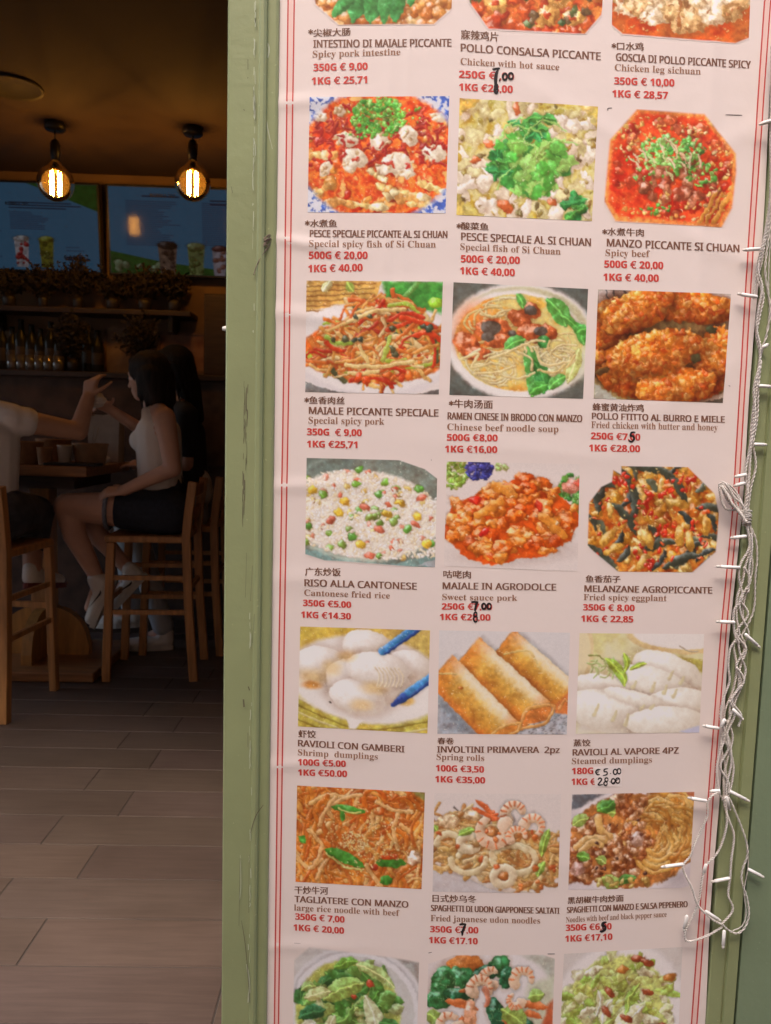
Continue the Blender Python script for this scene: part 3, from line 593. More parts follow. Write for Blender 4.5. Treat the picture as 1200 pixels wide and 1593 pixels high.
def dish_steamed_dumplings():
    p = Pic(.8, 53, (226, 210, 170)); p.marble([(215, 195, 140), (230, 214, 180), (220, 200, 150)], 50); p.fill(p.poly([(0, .45), (1, .4), (1, 1), (0, 1)], 30), (240, 224, 212))
    p.fill(p.ell(.85, -.02, .48, .18), (222, 190, 140)); p.fill(p.ell(.86, -.03, .44, .15), (240, 222, 214)); p.strand([(.8, .12), (.87, .17), (.95, .18)], .005, (190, 170, 150), shadow=0)
    p.fill(p.poly([(.75, .22), (1, .26), (1, .38), (.8, .3)], 4), (185, 165, 90)); p.fill(p.ell(.02, .18, .1, .22), (225, 195, 150)); p.fill(p.ell(.0, .18, .09, .2), (232, 208, 170))
    for x, y, rx, ry, a in [(.72, .36, .3, .13, .35), (.6, .5, .32, .13, .3), (.22, .55, .26, .11, .25), (.8, .72, .3, .14, -.1), (.3, .78, .4, .17, .2), (.5, .66, .3, .06, .3), (.72, .88, .34, .12, .0)]:
        p.blob(x, y, rx, ry, a, (252, 238, 226), dk=.2, hl=.2, edge=.09, tex=.05, shadow=.26)
    for x, y, L in [(.74, .43, .07), (.83, .48, .06), (.6, .55, .07), (.7, .57, .06), (.78, .61, .06), (.15, .78, .1), (.3, .84, .09), (.4, .88, .1), (.52, .74, .03), (.6, .73, .03), (.45, .52, .06)]:
        p.strand([(x+.02, y-L*.8), (x+.004, y), (x-.006, y+L*.3)], .008, (226, 206, 168), shadow=.12, hl=0, w1=.017, dk=.15)
    for _ in range(14): p.strand(wig(p, p.r.uniform(.08, .3), p.r.uniform(.25, .42), .08, p.r.uniform(0, 3), .3), .006, (200, 205, 140), shadow=.05)
    for a in [(.22, .25, .38, .52, .04), (.36, .2, .38, .38, .025), (.42, .36, .54, .3, .02), (.3, .35, .38, .5, .03)]: p.leaf(*a, (165, 185, 75), .1)
    p.strand([(.08, .22), (.15, .22), (.21, .27)], .006, (140, 140, 70), shadow=0); p.fill(p.poly([(.83, .98), (1, .92), (1, 1), (.9, 1)], 4), (200, 190, 205)); p.grain(.015, .015, .3); return p
def dish_rice_noodle():
    p = Pic(.76, 61, (205, 115, 45)); p.marble([(180, 85, 30), (215, 125, 55), (225, 150, 80), (195, 100, 40)], 14)
    for _ in range(300):
        x, y = p.rect(-.05, 1.05, -.05, 1.05)(); p.strand(wig(p, x, y, p.r.uniform(.1, .32), p.r.gauss(1.2 + x*.6, .8), p.r.uniform(-.4, .4)), p.r.uniform(.008, .02), p.r.choice([(222, 135, 60), (210, 110, 45), (230, 160, 85), (195, 90, 35), (235, 180, 115), (215, 120, 50), (190, 100, 45)]), hl=.4)
    for a in [((.25, .22), (.35, .12), (.5, .06)), ((.3, .1), (.22, .25), (.18, .4)), ((.8, .2), (.76, .4), (.8, .6)), ((.55, .78), (.62, .9), (.68, 1)), ((.0, .72), (.1, .85), (.2, .75)), ((.17, .95), (.2, .85), (.25, .75)), ((.62, .12), (.75, .2), (.9, .2)), ((.1, .45), (.2, .6), (.15, .8))]: p.strand(a, .015, (235, 180, 120), hl=.4)
    p.blob(.93, .68, .05, .06, 0, (235, 195, 165), tex=.6, edge=.4); p.fill(p.poly([(.9, 0), (1, 0), (1, .1)], 6), (140, 130, 75))
    for a in [(.27, .2, .53, .24, .03), (.23, .64, .53, .8, .045), (.63, .75, .86, .74, .04), (.35, .22, .36, .34, .02), (.67, .95, .76, .9, .04), (.02, .52, .07, .58, .03)]: p.leaf(*a, (75, 135, 50), .03, False)
    for a in [((.24, .68), (.37, .8), (.52, .83)), ((.33, .21), (.42, .25), (.5, .24))]: p.strand(a, .007, (215, 210, 130))
    p.strand([(.68, .69), (.78, .68)], .02, (215, 85, 40)); p.blob(.62, .8, .03, .02, 0, (205, 65, 40))
    for cx, cy, n in [(.45, .54, 170), (.6, .65, 60), (.65, .38, 50), (.78, .62, 25), (.35, .5, 30), (.5, .8, 20)]: p.dots(n, p.disc(cx, cy, .12, .1), .004, .009, [(245, 220, 160), (240, 205, 130), (250, 230, 185)], shadow=.3, tex=.05)
    p.dots(90, p.rect(0, 1, 0, 1), .003, .008, [(255, 225, 175)], shadow=0); p.grain(wp=0.42); return p
def dish_udon_seafood():
    p = Pic(.78, 62, (228, 206, 198)); p.fill(p.poly([(0, .7), (.3, .82), (.6, .97), (.55, 1), (0, 1)], 3), (205, 186, 182)); p.strand([(0, .72), (.25, .8), (.5, .93), (.8, .99)], .03, (242, 224, 218), shadow=.25)
    pol = [(0, .3), (.1, .2), (.3, .15), (.4, .35), (.7, .35), (.85, .38), (1, .5), (1, .82), (.85, .95), (.7, .97), (.45, .88), (.2, .76), (0, .68)]
    p.fill(p.poly(pol, 3), (205, 150, 95), .4); P = p.poly(pol) > .5
    def heap():
        while True:
            x, y = p.r.random()*.999, p.r.random()*.999
            if P[int(y*p.H), int(x*p.W)]: return x, y
    for _ in range(150):
        x, y = heap(); p.strand(wig(p, x, y, p.r.uniform(.12, .28), p.r.gauss(.15, .6), p.r.uniform(-.4, .4)), p.r.uniform(.011, .02), p.r.choice([(225, 180, 120), (235, 200, 150), (205, 145, 85), (215, 165, 100), (195, 130, 75)]), hl=.35)
    def ringp(cx, cy, rx, ry, w, a0=0, a1=6.3, col=(240, 215, 175)): p.strand([(cx + rx*math.cos(a0+(a1-a0)*k/10), cy + ry*math.sin(a0+(a1-a0)*k/10)) for k in range(11)], w, col, hl=.35)
    ringp(.12, .55, .1, .14, .024, 3.4, 6.9); ringp(.28, .66, .14, .14, .024, .0, 3.1); ringp(.64, .66, .17, .14, .024, .0, 6.3); ringp(.6, .6, .14, .08, .02, 2.5, 6.0)
    ringp(.56, .83, .075, .085, .033, 0, 6.3, (246, 222, 190)); p.blob(.56, .83, .04, .035, 0, (185, 110, 60), shadow=.1); ringp(.28, .5, .07, .07, .034, 0, 6.3, (245, 222, 190)); p.blob(.34, .5, .04, .04, 0, (190, 140, 90), shadow=.1)
    for x, y, r in [(.12, .28, .09), (.3, .22, .07)]: p.blob(x, y, r, r*.6, 0, (240, 205, 165), hl=.4, tex=.4)
    p.dots(14, p.disc(.55, .45, .2, .1), .03, .05, [(225, 160, 105), (215, 140, 85)], hl=.4)
    p.shrimp(.63, .2, .07, 2.4, 6.0, .05, False); p.shrimp(.78, .33, .07, 3.3, 7.2, .045, False); p.shrimp(.47, .37, .105, -.5, 4.1, .062, True); p.shrimp(.66, .43, .06, 2.6, 6.2, .035, False)
    for a in [((.46, .24), (.4, .13), (.33, .07)), ((.47, .25), (.38, .19), (.3, .14))]: p.strand(a, .018, (224, 108, 62), leaf=True, hl=.4)
    for a in [(.86, .62, .91, .36, .035), (.83, .82, .88, .68, .03), (.2, .42, .32, .36, .03), (.0, .33, .03, .38, .03)]: p.leaf(*a, (140, 165, 75), .05)
    p.dots(16, heap, .015, .03, [(215, 120, 65), (205, 100, 55)]); p.strand([(.16, .14), (.19, .17)], .006, (120, 100, 90), shadow=0)
    p.octagon([(0, -.1), (1.1, -.1), (1, .93), (.8, 1.02), (0, 1.1)]); p.grain(wp=0.36); return p
def dish_beef_noodles():
    p = Pic(.78, 63, (222, 200, 198)); p.fill(p.poly([(0, 0), (.35, 0), (.1, .12), (0, .16)], 5), (95, 90, 92)); p.fill(p.poly([(.7, 0), (1, 0), (1, .05)], 4), (165, 95, 65))
    p.fill(p.ell(.5, .5, .56, .43), (236, 215, 212)); p.fill(p.ell(.5, .5, .52, .385, 0, .03, .06), (180, 110, 60), .35)
    for k in range(150):
        x, y = p.disc(.76, .4, .26, .36)(); a = math.atan2((y-.45), x-.62) + 1.57; p.strand(wig(p, x, y, p.r.uniform(.14, .3), a + p.r.gauss(0, .35), .3), .014, p.r.choice([(215, 150, 75), (228, 170, 95), (190, 120, 55), (235, 185, 115), (205, 135, 65)]), hl=.4)
    for r in (.1, .14, .18, .22): p.strand([(.72 + r*math.cos(t), .5 + r*1.5*math.sin(t)) for t in (1.0, 1.6, 2.2, 2.8, 3.3)], .016, (228, 172, 95), hl=.4)
    p.dots(40, p.disc(.15, .55, .18, .35), .02, .05, [(165, 95, 60), (190, 120, 80), (150, 80, 50)], tex=.5, edge=.35, hl=.4)
    for cx, cy, rx, ry in [(.45, .12, .14, .12), (.45, .38, .14, .2), (.58, .52, .1, .14), (.15, .32, .13, .1), (.12, .82, .14, .14), (.45, .75, .12, .12), (.3, .58, .14, .1)]:
        p.dots(24, p.disc(cx, cy, rx, ry), .02, .05, [(178, 108, 66), (196, 134, 92), (150, 82, 46), (206, 150, 112), (182, 105, 58)], tex=.55, edge=.4, hl=.45, gloss=7)
    p.blob(.55, .48, .06, .06, .3, (205, 165, 150), tex=.4, edge=.3, hl=.3); p.blob(.07, .78, .06, .06, .3, (205, 155, 140), tex=.4, edge=.3)
    for a in [((.22, .25), (.25, .38), (.32, .45)), ((.06, .55), (.15, .47), (.28, .48)), ((.1, .6), (.18, .5), (.25, .53))]: p.strand(a, .03, (230, 175, 110), hl=.5)
    for a in [(.02, .32, .14, .25, .05), (.22, .18, .32, .12, .06), (.3, .2, .36, .2, .04), (.06, .65, .16, .67, .04), (.22, .68, .3, .72, .04), (.4, .94, .55, .88, .04), (.28, .88, .4, .98, .06), (.34, .08, .24, .16, .05)]: p.leaf(*a, p.r.choice([(110, 150, 60), (80, 130, 55), (160, 175, 90)]), .1)
    p.dots(14, p.disc(.45, .92, .25, .05), .02, .04, [(215, 190, 120), (200, 160, 90)]); p.dots(12, p.rect(.1, .7, .2, .9), .012, .022, [(85, 50, 40), (110, 60, 45)])
    p.octagon([(0, -.1), (1.1, -.1), (1.1, .94), (.75, 1.05), (.0, 1.05)]); p.grain(wp=0.45); return p
def dish_greens_soup():
    p = Pic(.84, 71, (205, 190, 184)); p.A *= (1 + .06*(p.tex[..., None]-.5)); p.fill(p.poly([(.75, .0), (1, .05), (1, .3)], 16), (165, 150, 142))
    for k, (r, c) in enumerate([(.56, (222, 208, 206)), (.53, (196, 182, 180)), (.51, (230, 216, 214)), (.47, (208, 196, 190))]): p.fill(p.ell(.5, .6, r, r*.93, 0, .02), c)
    p.fill(p.ell(.44, .62, .42, .42, 0, .04), (185, 180, 95), .25)
    for _ in range(90):
        x, y = p.disc(.42, .6, .36, .42)(); b = p.r.uniform(0, 6.28); L = p.r.uniform(.1, .24)
        p.leaf(x, y, x + L*math.cos(b), y + L*math.sin(b), p.r.uniform(.03, .065), p.r.choice([(85, 130, 55), (115, 155, 75), (60, 105, 50), (160, 180, 105), (190, 200, 140), (75, 120, 50)]), p.r.uniform(-.2, .2), p.r.random() < .4)
    for a in [(.25, .5, .55, .33, .08, (165, 190, 100)), (.58, .45, .65, .95, .07, (215, 212, 170)), (.5, .15, .8, .35, .05, (190, 205, 130)), (.1, .5, .3, .42, .05, (205, 205, 140)), (.3, .85, .33, .65, .05, (215, 210, 165)), (.08, .8, .18, .72, .05, (225, 215, 190)), (.42, .82, .5, .75, .04, (230, 225, 195)), (.7, .7, .85, .75, .06, (70, 120, 55)), (.05, .68, .25, .6, .06, (50, 95, 55)), (.33, .2, .5, .12, .04, (110, 150, 60))]: p.leaf(*a[:5], a[5], .08)
    for x, y, r in [(.61, .33, .035), (.48, .46, .025), (.5, .78, .03)]: p.blob(x, y, r, r*.8, .3, (195, 80, 55), hl=.3)
    p.alpha = p.poly([(.12, .02), (.78, .07), (1, .1), (1, 1.2), (0, 1.2), (0, .15)], 6); p.grain(wp=0.5); return p
def dish_shrimp_greens():
    p = Pic(.8, 72, (226, 205, 200)); p.fill(p.poly([(.4, .0), (1, .02), (1, .3), (.6, .2)], 16), (190, 180, 165)); p.fill(p.ell(.55, .75, .56, .62), (234, 216, 212)); p.fill(p.poly([(.8, .3), (1, .2), (1, .9), (.7, .8)], 14), (205, 195, 170)); p.fill(p.poly([(.95, .5), (1, .45), (1, 1), (.85, 1)], 10), (175, 85, 55))
    p.blob(.3, .12, .15, .08, .05, (215, 130, 70), hl=.2)
    for x, y, rx, ry in [(.12, .3, .1, .13), (.28, .25, .14, .08), (.1, .45, .12, .08), (.56, .12, .08, .09), (.45, .2, .1, .06), (.55, .6, .07, .14), (.25, .42, .12, .06), (.62, .24, .06, .09), (.8, .7, .06, .05)]:
        p.blob(x, y, rx, ry, p.r.uniform(-.4, .4), p.r.choice([(45, 95, 60), (60, 115, 65), (40, 85, 55)]), tex=.5, hl=.35, edge=.25, dk=.55)
    for _ in range(90):
        x, y = p.r.choice([p.disc(.3, .28, .25, .1), p.disc(.55, .6, .06, .13), p.disc(.12, .36, .1, .12)])(); p.blob(x, y, .008, .004, p.r.uniform(0, 3), (130, 170, 120), shadow=0)
    for a in [(.15, .48, .4, .55, .05), (.6, .65, .8, .75, .06), (.7, .5, .95, .52, .05), (.75, .58, .9, .62, .04), (.5, .9, .72, .85, .05), (.25, .38, .4, .42, .03), (.8, .8, 1, .78, .07), (.62, .75, .78, .85, .07), (.28, .62, .3, .78, .04)]: p.strand([a[:2], ((a[0]+a[2])/2, (a[1]+a[3])/2 - .02), a[2:4]], a[4]*.7, (215, 115, 65), leaf=True, hl=.3)
    for a in [(.02, .85, .12, .8, .07), (.0, .6, .1, .68, .06), (.6, .55, .78, .7, .08), (.8, .42, .92, .4, .05), (.8, .95, .9, .9, .07)]: p.leaf(*a, (150, 170, 85), .05)
    for x, y, r, a0, a1, w in [(.5, .24, .06, 1.5, 5.2, .05), (.75, .25, .07, 2.6, 6.4, .045), (.42, .35, .07, 2.8, 6.6, .055), (.7, .45, .05, .5, 4, .04), (.18, .7, .07, .2, 5.4, .055), (.4, .93, .08, 2.9, 8, .06), (.13, .96, .06, 3, 6.5, .05), (.7, .96, .06, 2.8, 6.8, .05)]: p.shrimp(x, y, r, a0, a1, w, False)
    p.blob(.345, .62, .05, .14, -.05, (232, 165, 130), hl=.5, edge=.1, tex=.3); p.strand([(.45, .35), (.48, .42), (.47, .5)], .02, (225, 140, 110))
    p.alpha = p.poly([(.0, .12), (.2, .03), (.9, .01), (1, .05), (1, 1.2), (0, 1.2)], 3); p.fill(p.poly([(0, 0), (.02, 0), (0, .02)]), (120, 100, 95)); p.grain(wp=0.5); return p
def dish_cabbage():
    p = Pic(.78, 73, (215, 196, 188)); p.fill(p.ell(.48, .62, .56, .56), (228, 210, 205)); p.fill(p.ell(.48, .62, .54, .53), (240, 222, 216)); p.fill(p.ell(.46, .66, .46, .48, 0, .04, .06), (205, 200, 120), .3)
    for _ in range(190):
        x, y = p.disc(.46, .64, .43, .56)(); b = p.r.uniform(0, 6.28); L = p.r.uniform(.08, .2)
        if y < .08: continue
        p.leaf(x, y, x + L*math.cos(b), y + L*math.sin(b), p.r.uniform(.02, .045), p.r.choice([(225, 220, 165), (195, 200, 105), (165, 185, 85), (238, 228, 195), (210, 210, 130), (185, 195, 100)]), p.r.uniform(-.2, .2), False)
    for a in [(.35, .75, .42, .5, .04), (.5, .9, .68, .6, .1), (.55, .65, .65, .35, .03), (.3, .4, .3, .65, .03)]: p.leaf(*a, p.r.choice([(165, 195, 95), (235, 225, 185)]), .1)
    for x, y, a in [(.4, .42, .8), (.72, .44, .3), (.55, .7, .6), (.38, .62, 1), (.85, .8, .2), (.32, .95, .4), (.62, .1, 0), (.7, .14, .5)]: p.blob(x, y, .06, .025, a, (160, 75, 45), hl=.4)
    for x, y in [(.84, .82), (.5, .2), (.9, .3)]: p.blob(x, y, .05, .03, 0, (205, 130, 65))
    p.fill(p.poly([(.95, 1), (1, .9), (1, 1.1)], 3), (140, 110, 80)); p.grain(wp=0.6); return p
# ------------------------------------------------------------------ the street: ground, unseen opposite house added to block low sky light
rnd = random.Random(5)
m_pave = mat('paving_stone', (0.10, 0.09, 0.08), 0.85, var=0.25, scale=3, bump=0.3, bscale=30)
g = MB(); g.box((-40, -40, -0.30), (40, 40, -0.02)); tag(g.build('pavement', m_pave), kind='structure')
m_plaster = mat('warm_plaster', (0.58, 0.45, 0.36), 0.9, var=0.12, scale=2.0, bump=0.2, bscale=40)
m_dark = mat('dark_gap', (0.012, 0.011, 0.010), 0.8)
m_stone = mat('pale_stone', (0.4, 0.35, 0.28), 0.8, var=0.1, scale=6)
m_glass_dark = mat('window_glass', (0.03, 0.035, 0.04), 0.08)
hs = thing('house', 'warm plastered house across the narrow street behind the viewer', 'house', (0, -2.2, 0))
def local(mb, root):
    mb.v = [tuple(Vector(v) - root.location) for v in mb.v]; return mb
w = MB(); w.box((-14, -4.2, -0.02), (14, -2.2, 5.6)); local(w, hs).build('wall', m_plaster, hs)
w = MB(); w.box((-14.2, -4.4, 5.6), (14.2, -2.1, 5.8)); local(w, hs).build('cornice', m_stone, hs)
for x in (-9, -5.4, -1.8, 1.8, 5.4, 9):
    for z in (1.0, 3.6):
        w = MB(); w.box((x - .55, -2.23, z), (x + .55, -2.185, z + 1.7)); fr = local(w, hs).build('window', m_stone, hs)
        w = MB(); w.box((x - .45, -2.20, z + .1), (x + .45, -2.179, z + 1.6)); local(w, hs).build('pane', m_glass_dark, fr)

# ------------------------------------------------------------------ the shop front: walls, lintel, green posts
def green_mat(name, c, seed):
    M = mat(name, c, 0.42, var=0.06, scale=5, bump=0.08, bscale=60)
    n = M.node_tree.nodes; l = M.node_tree.links; b = n['Principled BSDF']
    src = b.inputs['Base Color'].links[0].from_socket
    tc = n.new('ShaderNodeTexCoord'); mp = n.new('ShaderNodeMapping'); mp.inputs['Scale'].default_value = (60, 60, 2.2); mp.inputs['Location'].default_value = (seed, seed, seed)
    l.new(tc.outputs['Object'], mp.inputs[0])
    nz = n.new('ShaderNodeTexNoise'); nz.inputs['Scale'].default_value = 1.0; nz.inputs['Detail'].default_value = 9; nz.inputs['Roughness'].default_value = .7; l.new(mp.outputs[0], nz.inputs[0])
    cr = n.new('ShaderNodeValToRGB'); cr.color_ramp.elements[0].position = .64; cr.color_ramp.elements[1].position = .74
    cr.color_ramp.elements[0].color = (0, 0, 0, 1); cr.color_ramp.elements[1].color = (.55, .55, .55, 1); l.new(nz.outputs['Fac'], cr.inputs[0])
    mx = n.new('ShaderNodeMixRGB'); l.new(cr.outputs[0], mx.inputs[0]); l.new(src, mx.inputs[1]); mx.inputs[2].default_value = (c[0]*.62, c[1]*.60, c[2]*.6, 1)
    n3 = n.new('ShaderNodeTexNoise'); n3.inputs['Scale'].default_value = 170; n3.inputs['Detail'].default_value = 2; l.new(tc.outputs['Object'], n3.inputs[0])
    c3 = n.new('ShaderNodeValToRGB'); c3.color_ramp.elements[0].position = .70; c3.color_ramp.elements[1].position = .76; c3.color_ramp.elements[0].color = (0, 0, 0, 1); c3.color_ramp.elements[1].color = (.6, .6, .6, 1); l.new(n3.outputs['Fac'], c3.inputs[0])
    m2 = n.new('ShaderNodeMixRGB'); l.new(c3.outputs[0], m2.inputs[0]); l.new(mx.outputs[0], m2.inputs[1]); m2.inputs[2].default_value = (c[0]*1.5, c[1]*1.45, c[2]*1.6, 1)
    l.new(m2.outputs[0], b.inputs['Base Color']); return M
GREEN = (0.262, 0.296, 0.146)
m_green = green_mat('sage_green_paint', GREEN, 0.0)
m_green_b = green_mat('sage_green_panel_paint', (0.195, 0.255, 0.155), 3.0)
m_scrape_hl = mat('scrape_and_highlight_paint', (0.46, 0.50, 0.36), 0.7)
m_scrape_d = mat('dirty_scratch', (0.13, 0.12, 0.07), 0.8)
PY = 1.30                                   # plane of the poster
XL = at(349.5, 797, 1.285).x; XG0 = at(401, 797, 1.285).x; XR = at(425.0, 797, 1.29).x
def extrude_z(mb, outline, z0, z1):
    n = len(outline)
    vs = [(x, y, z0) for x, y in outline] + [(x, y, z1) for x, y in outline]
    mb.add(vs, [(i, (i+1) % n, (i+1) % n + n, i + n) for i in range(n)] + [tuple(range(n))[::-1], tuple(range(n, 2*n))])
post = thing('door_post', 'scratched sage green post between the open doorway and the menu poster', 'post', (XL, 1.285, -0.02))
mb = MB(); extrude_z(mb, [(XL, 1.3365), (XL, 1.2875), (XL + .0025, 1.285), (XG0 - .006, 1.285), (XG0 - .003, 1.2825), (XG0 + .002, 1.282), (XG0 + .006, 1.2845), (XG0 + .0075, 1.2895), (XR - .005, 1.2895), (XR - .0015, 1.291), (XR, 1.294), (XR, 1.3365)], -0.02, 2.25)
local(mb, post).build('post_profile', m_green, post)
def ribbon(mb, pts, wid, Y, off=0.0, ys=None):           # a flat stroke lying on the plane y = Y, traced by (px, py, width factor)
    P = smooth_path([Vector((a[0], a[1], 0)) for a in pts], 5) if len(pts) > 2 else [Vector((a[0], a[1], 0)) for a in pts]
    vs = []; fs = []
    for i, p in enumerate(P):
        t = (P[min(i+1, len(P)-1)] - P[max(i-1, 0)]);
        if t.length < 1e-6: t = Vector((1, 0, 0))
        t.normalize(); nrm = Vector((-t.y, t.x, 0)); k = min(1, .55 + .9*min(i, len(P)-1-i)/max(1, len(P)*.3))
        for s_ in (-.5, .5):
            q = p + nrm * wid * s_ * k; v = at(q.x, q.y, Y); vs.append((v.x, v.y + (off(v.x, v.z) if callable(off) else off), v.z))
    for i in range(len(P) - 1): fs.append((2*i, 2*i+1, 2*i+3, 2*i+2))
    mb.add(vs, fs)
sc = MB()
for pts, w_ in [([(416, 66), (419, 76), (417, 90)], 2.2), ([(412, 88), (409, 110), (410, 150), (415, 190), (421, 220)], 2.0), ([(406, 276), (409, 288), (413, 300)], 1.8), ([(418, 205), (424, 232)], 1.3), ([(371, 455), (368, 480)], .8)]:
    ribbon(sc, pts, w_, 1.2892)
rr = random.Random(3)
for k in range(70):
    y = rr.choice([rr.uniform(0, 230), rr.uniform(0, 560), rr.uniform(900, 1580)]); x = 396.5 - .0063*y + rr.uniform(-1.6, 2.2); L = rr.uniform(3, 26)
    ribbon(sc, [(x, y), (x + rr.uniform(-.6, .6), y + L/2), (x + rr.uniform(-.8, .8), y + L)], rr.uniform(.5, 1.4), 1.2818)  # pale strokes paint the highlight along the ridge
for pts, w_ in [([(384, 1500), (388, 1530), (386, 1560)], 2.5), ([(374, 1330), (375, 1375), (373, 1400)], 1.0)]: ribbon(sc, pts, w_, 1.2818)
local(sc, post).build('scrape_and_highlight', m_scrape_hl, post)
sc = MB()
for k in range(26):
    y = rr.uniform(592, 790); x = 383.5 - .016*(y-592) + rr.uniform(-3.5, 3); L = rr.uniform(8, 40)
    ribbon(sc, [(x, y), (x + rr.uniform(-.7, .7), y + L/2), (x - .3, y + L)], rr.uniform(.5, 1.3), 1.2846)
for pts, w_ in [([(410, 1252), (398, 1270), (390, 1296)], 1.2), ([(376, 1432), (383, 1480), (389, 1560)], 1.0), ([(388, 1330), (387, 1420)], .8), ([(374, 1335), (372, 1440)], .9), ([(386.5, 1068), (388.5, 1074)], 3.2), ([(379, 1088), (380, 1100)], 4.5), ([(384, 860), (382, 930)], .8), ([(393, 880), (390, 935)], .8), ([(396, 955), (393, 1000)], .8), ([(386, 1140), (386, 1162)], 1.2), ([(386, 92), (386, 108)], 1.6), ([(386, 120), (385.5, 122)], 1.6), ([(379, 170), (381, 172)], 2), ([(360, 290), (362, 300)], 1.2)]:
    ribbon(sc, pts, w_, 1.2812)
local(sc, post).build('scratch_mark', m_scrape_d, post)
m_white = mat('white_plastic', (0.75, 0.72, 0.68), 0.4)
kn = at(346.5, 511, 1.30); mb = MB(); mb.lathe([(.002, -.012), (.006, -.010), (.0066, -.004), (.0045, .0), (.003, .006)], (XL - .002, 1.30, kn.z), 14, (-1, 0, 0)); local(mb, post).build('door_stop', m_white, post)
# dark board behind the poster, right hand green frame
xr = [at(x, 1593, 1.292).x for x in (1099, 1122, 1141, 1144.5)]
frame = thing('green_panel', 'sage green panelled frame right of the menu poster behind the string lights', 'panel', (xr[0], 1.29, -0.02))
mb = MB(); extrude_z(mb, [(xr[0], 1.34), (xr[0], 1.293), (xr[0] + .0015, 1.2915), (xr[1] - .003, 1.2915), (xr[1] - .001, 1.2945), (xr[1] + .001, 1.2945), (xr[1] + .003, 1.290), (xr[2] - .001, 1.290), (xr[2], 1.292), (xr[2], 1.34)], -0.02, 2.25)
local(mb, frame).build('stile', m_green, frame)
mb = MB(); mb.box((xr[3], 1.291, -.02), (1.7, 1.34, 2.25)); local(mb, frame).build('panel', m_green_b, frame)
mb = MB(); mb.box((XR + .0005, 1.318, -.02), (xr[0] - .0005, 1.335, 2.25)); mb.box((xr[2] + .0003, 1.315, -.02), (xr[3] - .0003, 1.335, 2.25)); local(mb, frame).build('backing_board', mat('dark_board', (0.05, 0.045, 0.04), .7, var=.3, scale=30), frame)
front = thing('shop_front', 'green fascia and plastered facade above and beside the open shop doorway', 'facade', (0, 1.29, 2.25))
mb = MB(); mb.box((-4.45, 1.283, 2.25), (1.72, 1.44, 2.72)); local(mb, front).build('fascia', m_green_b, front)
mb = MB(); mb.box((-7, 1.30, 2.72), (7, 1.50, 6.5)); mb.box((-7, 1.30, -.02), (-4.45, 1.50, 2.7199)); mb.box((1.72, 1.30, -.02), (7, 1.50, 2.7199)); local(mb, front).build('wall', m_plaster, front)
mb = MB(); mb.box((-4.449, 1.285, -.02), (-4.36, 1.34, 2.2495)); local(mb, front).build('door_jamb', m_green, front)  # jamb set far left, out of view, so more daylight enters the room

# ------------------------------------------------------------------ the menu poster
def wave(x, z):
    """how far the hanging sheet stands off its plane (metres, towards the street)"""
    e = np.exp
    h = 0.0016 * np.sin(2.1*x + 1.3*z + .4) + 0.0008 * np.sin(9*x - 2*z) + 0.0009*np.sin(5.3*z + 2.0*x)
    for (cx, cz, wx, wz, a, sl) in [(-.13, 1.73, .09, .012, .0022, .1), (-.12, 1.51, .07, .010, .0030, -.15), (-.125, 1.395, .12, .014, .0026, -.1), (-.13, 1.11, .10, .013, .0024, .05), (-.12, .95, .10, .020, .0018, 0), (-.13, .62, .12, .012, .0018, .1), (-.12, .28, .12, .014, .0018, 0), (.55, 1.68, .10, .020, .0016, .5), (.58, 1.52, .10, .018, .0015, -.4), (.35, 1.72, .12, .016, .0013, -.5), (.56, 1.30, .10, .02, .0012, .6), (.1, 1.45, .18, .015, .0010, .08), (.3, 1.18, .22, .018, .0009, -.06), (.2, .72, .25, .02, .0009, .05), (.45, .45, .2, .02, .0010, .12)]:
        h = h + .7*a * e(-((x-cx)/wx)**2 - ((z-cz-sl*(x-cx))/wz)**2)
    for (cx, wx, a) in [(.545, .012, .0014), (.02, .010, .0007), (.05, .007, .0006), (.27, .010, .0006), (.19, .008, .0005)]:
        h = h + a * e(-((x-cx)/wx)**2) * (1 / (1 + e(-(z-1.25)*9)))
    return h + .003
def plane_np(PX, PY_, Y=PY):
    PX = np.asarray(PX, float); PY_ = np.asarray(PY_, float)
    a = (PX - PCX)/F_PX; b = -(PY_ - PCY)/F_PX
    d = [RIGHT[i]*a + UP[i]*b + FWD[i] for i in range(3)]
    t = Y / d[1]; return d[0]*t, CAMZ + d[2]*t
def on_sheet(PX, PY_, lift):
    x, z = plane_np(PX, PY_); return np.stack([x, PY - wave(x, z) - lift, z], -1)
X0, X1, Z0, Z1 = at(421.5, 797, PY).x, at(1151, 797, PY).x, 0.06, 2.16
poster = thing('menu_poster', 'tall white food menu poster with red double border and dish pictures', 'menu poster', ((X0 + X1)/2, PY, Z0))
def np_mesh(name, V, F, mats, midx=None, parent=None, colors=None, smooth=False):
    me = bpy.data.meshes.new(name); L0 = parent.location if parent is not None else Vector((0, 0, 0))
    V = np.asarray(V, float) - np.array(L0[:])
    me.from_pydata(V.tolist(), [], F if isinstance(F, list) else F.tolist())
    for M in (mats if isinstance(mats, list) else [mats]): me.materials.append(M)
    if midx is not None: me.polygons.foreach_set('material_index', list(midx))
    if smooth: me.polygons.foreach_set('use_smooth', [True]*len(me.polygons))
    if colors is not None:
        ca = me.color_attributes.new('print', 'FLOAT_COLOR', 'POINT')
        ca.data.foreach_set('color', np.concatenate([colors, np.ones((len(colors), 1))], 1).astype(np.float32).ravel())
    me.update(); return link(bpy.data.objects.new(name, me), parent)
def grid_faces(h, w, keep=None):
    i = np.arange(h*w).reshape(h, w); q = np.stack([i[:-1, :-1], i[1:, :-1], i[1:, 1:], i[:-1, 1:]], -1)
    return q.reshape(-1, 4) if keep is None else q[keep]
PAPER = np.array((0.80, 0.695, 0.655))
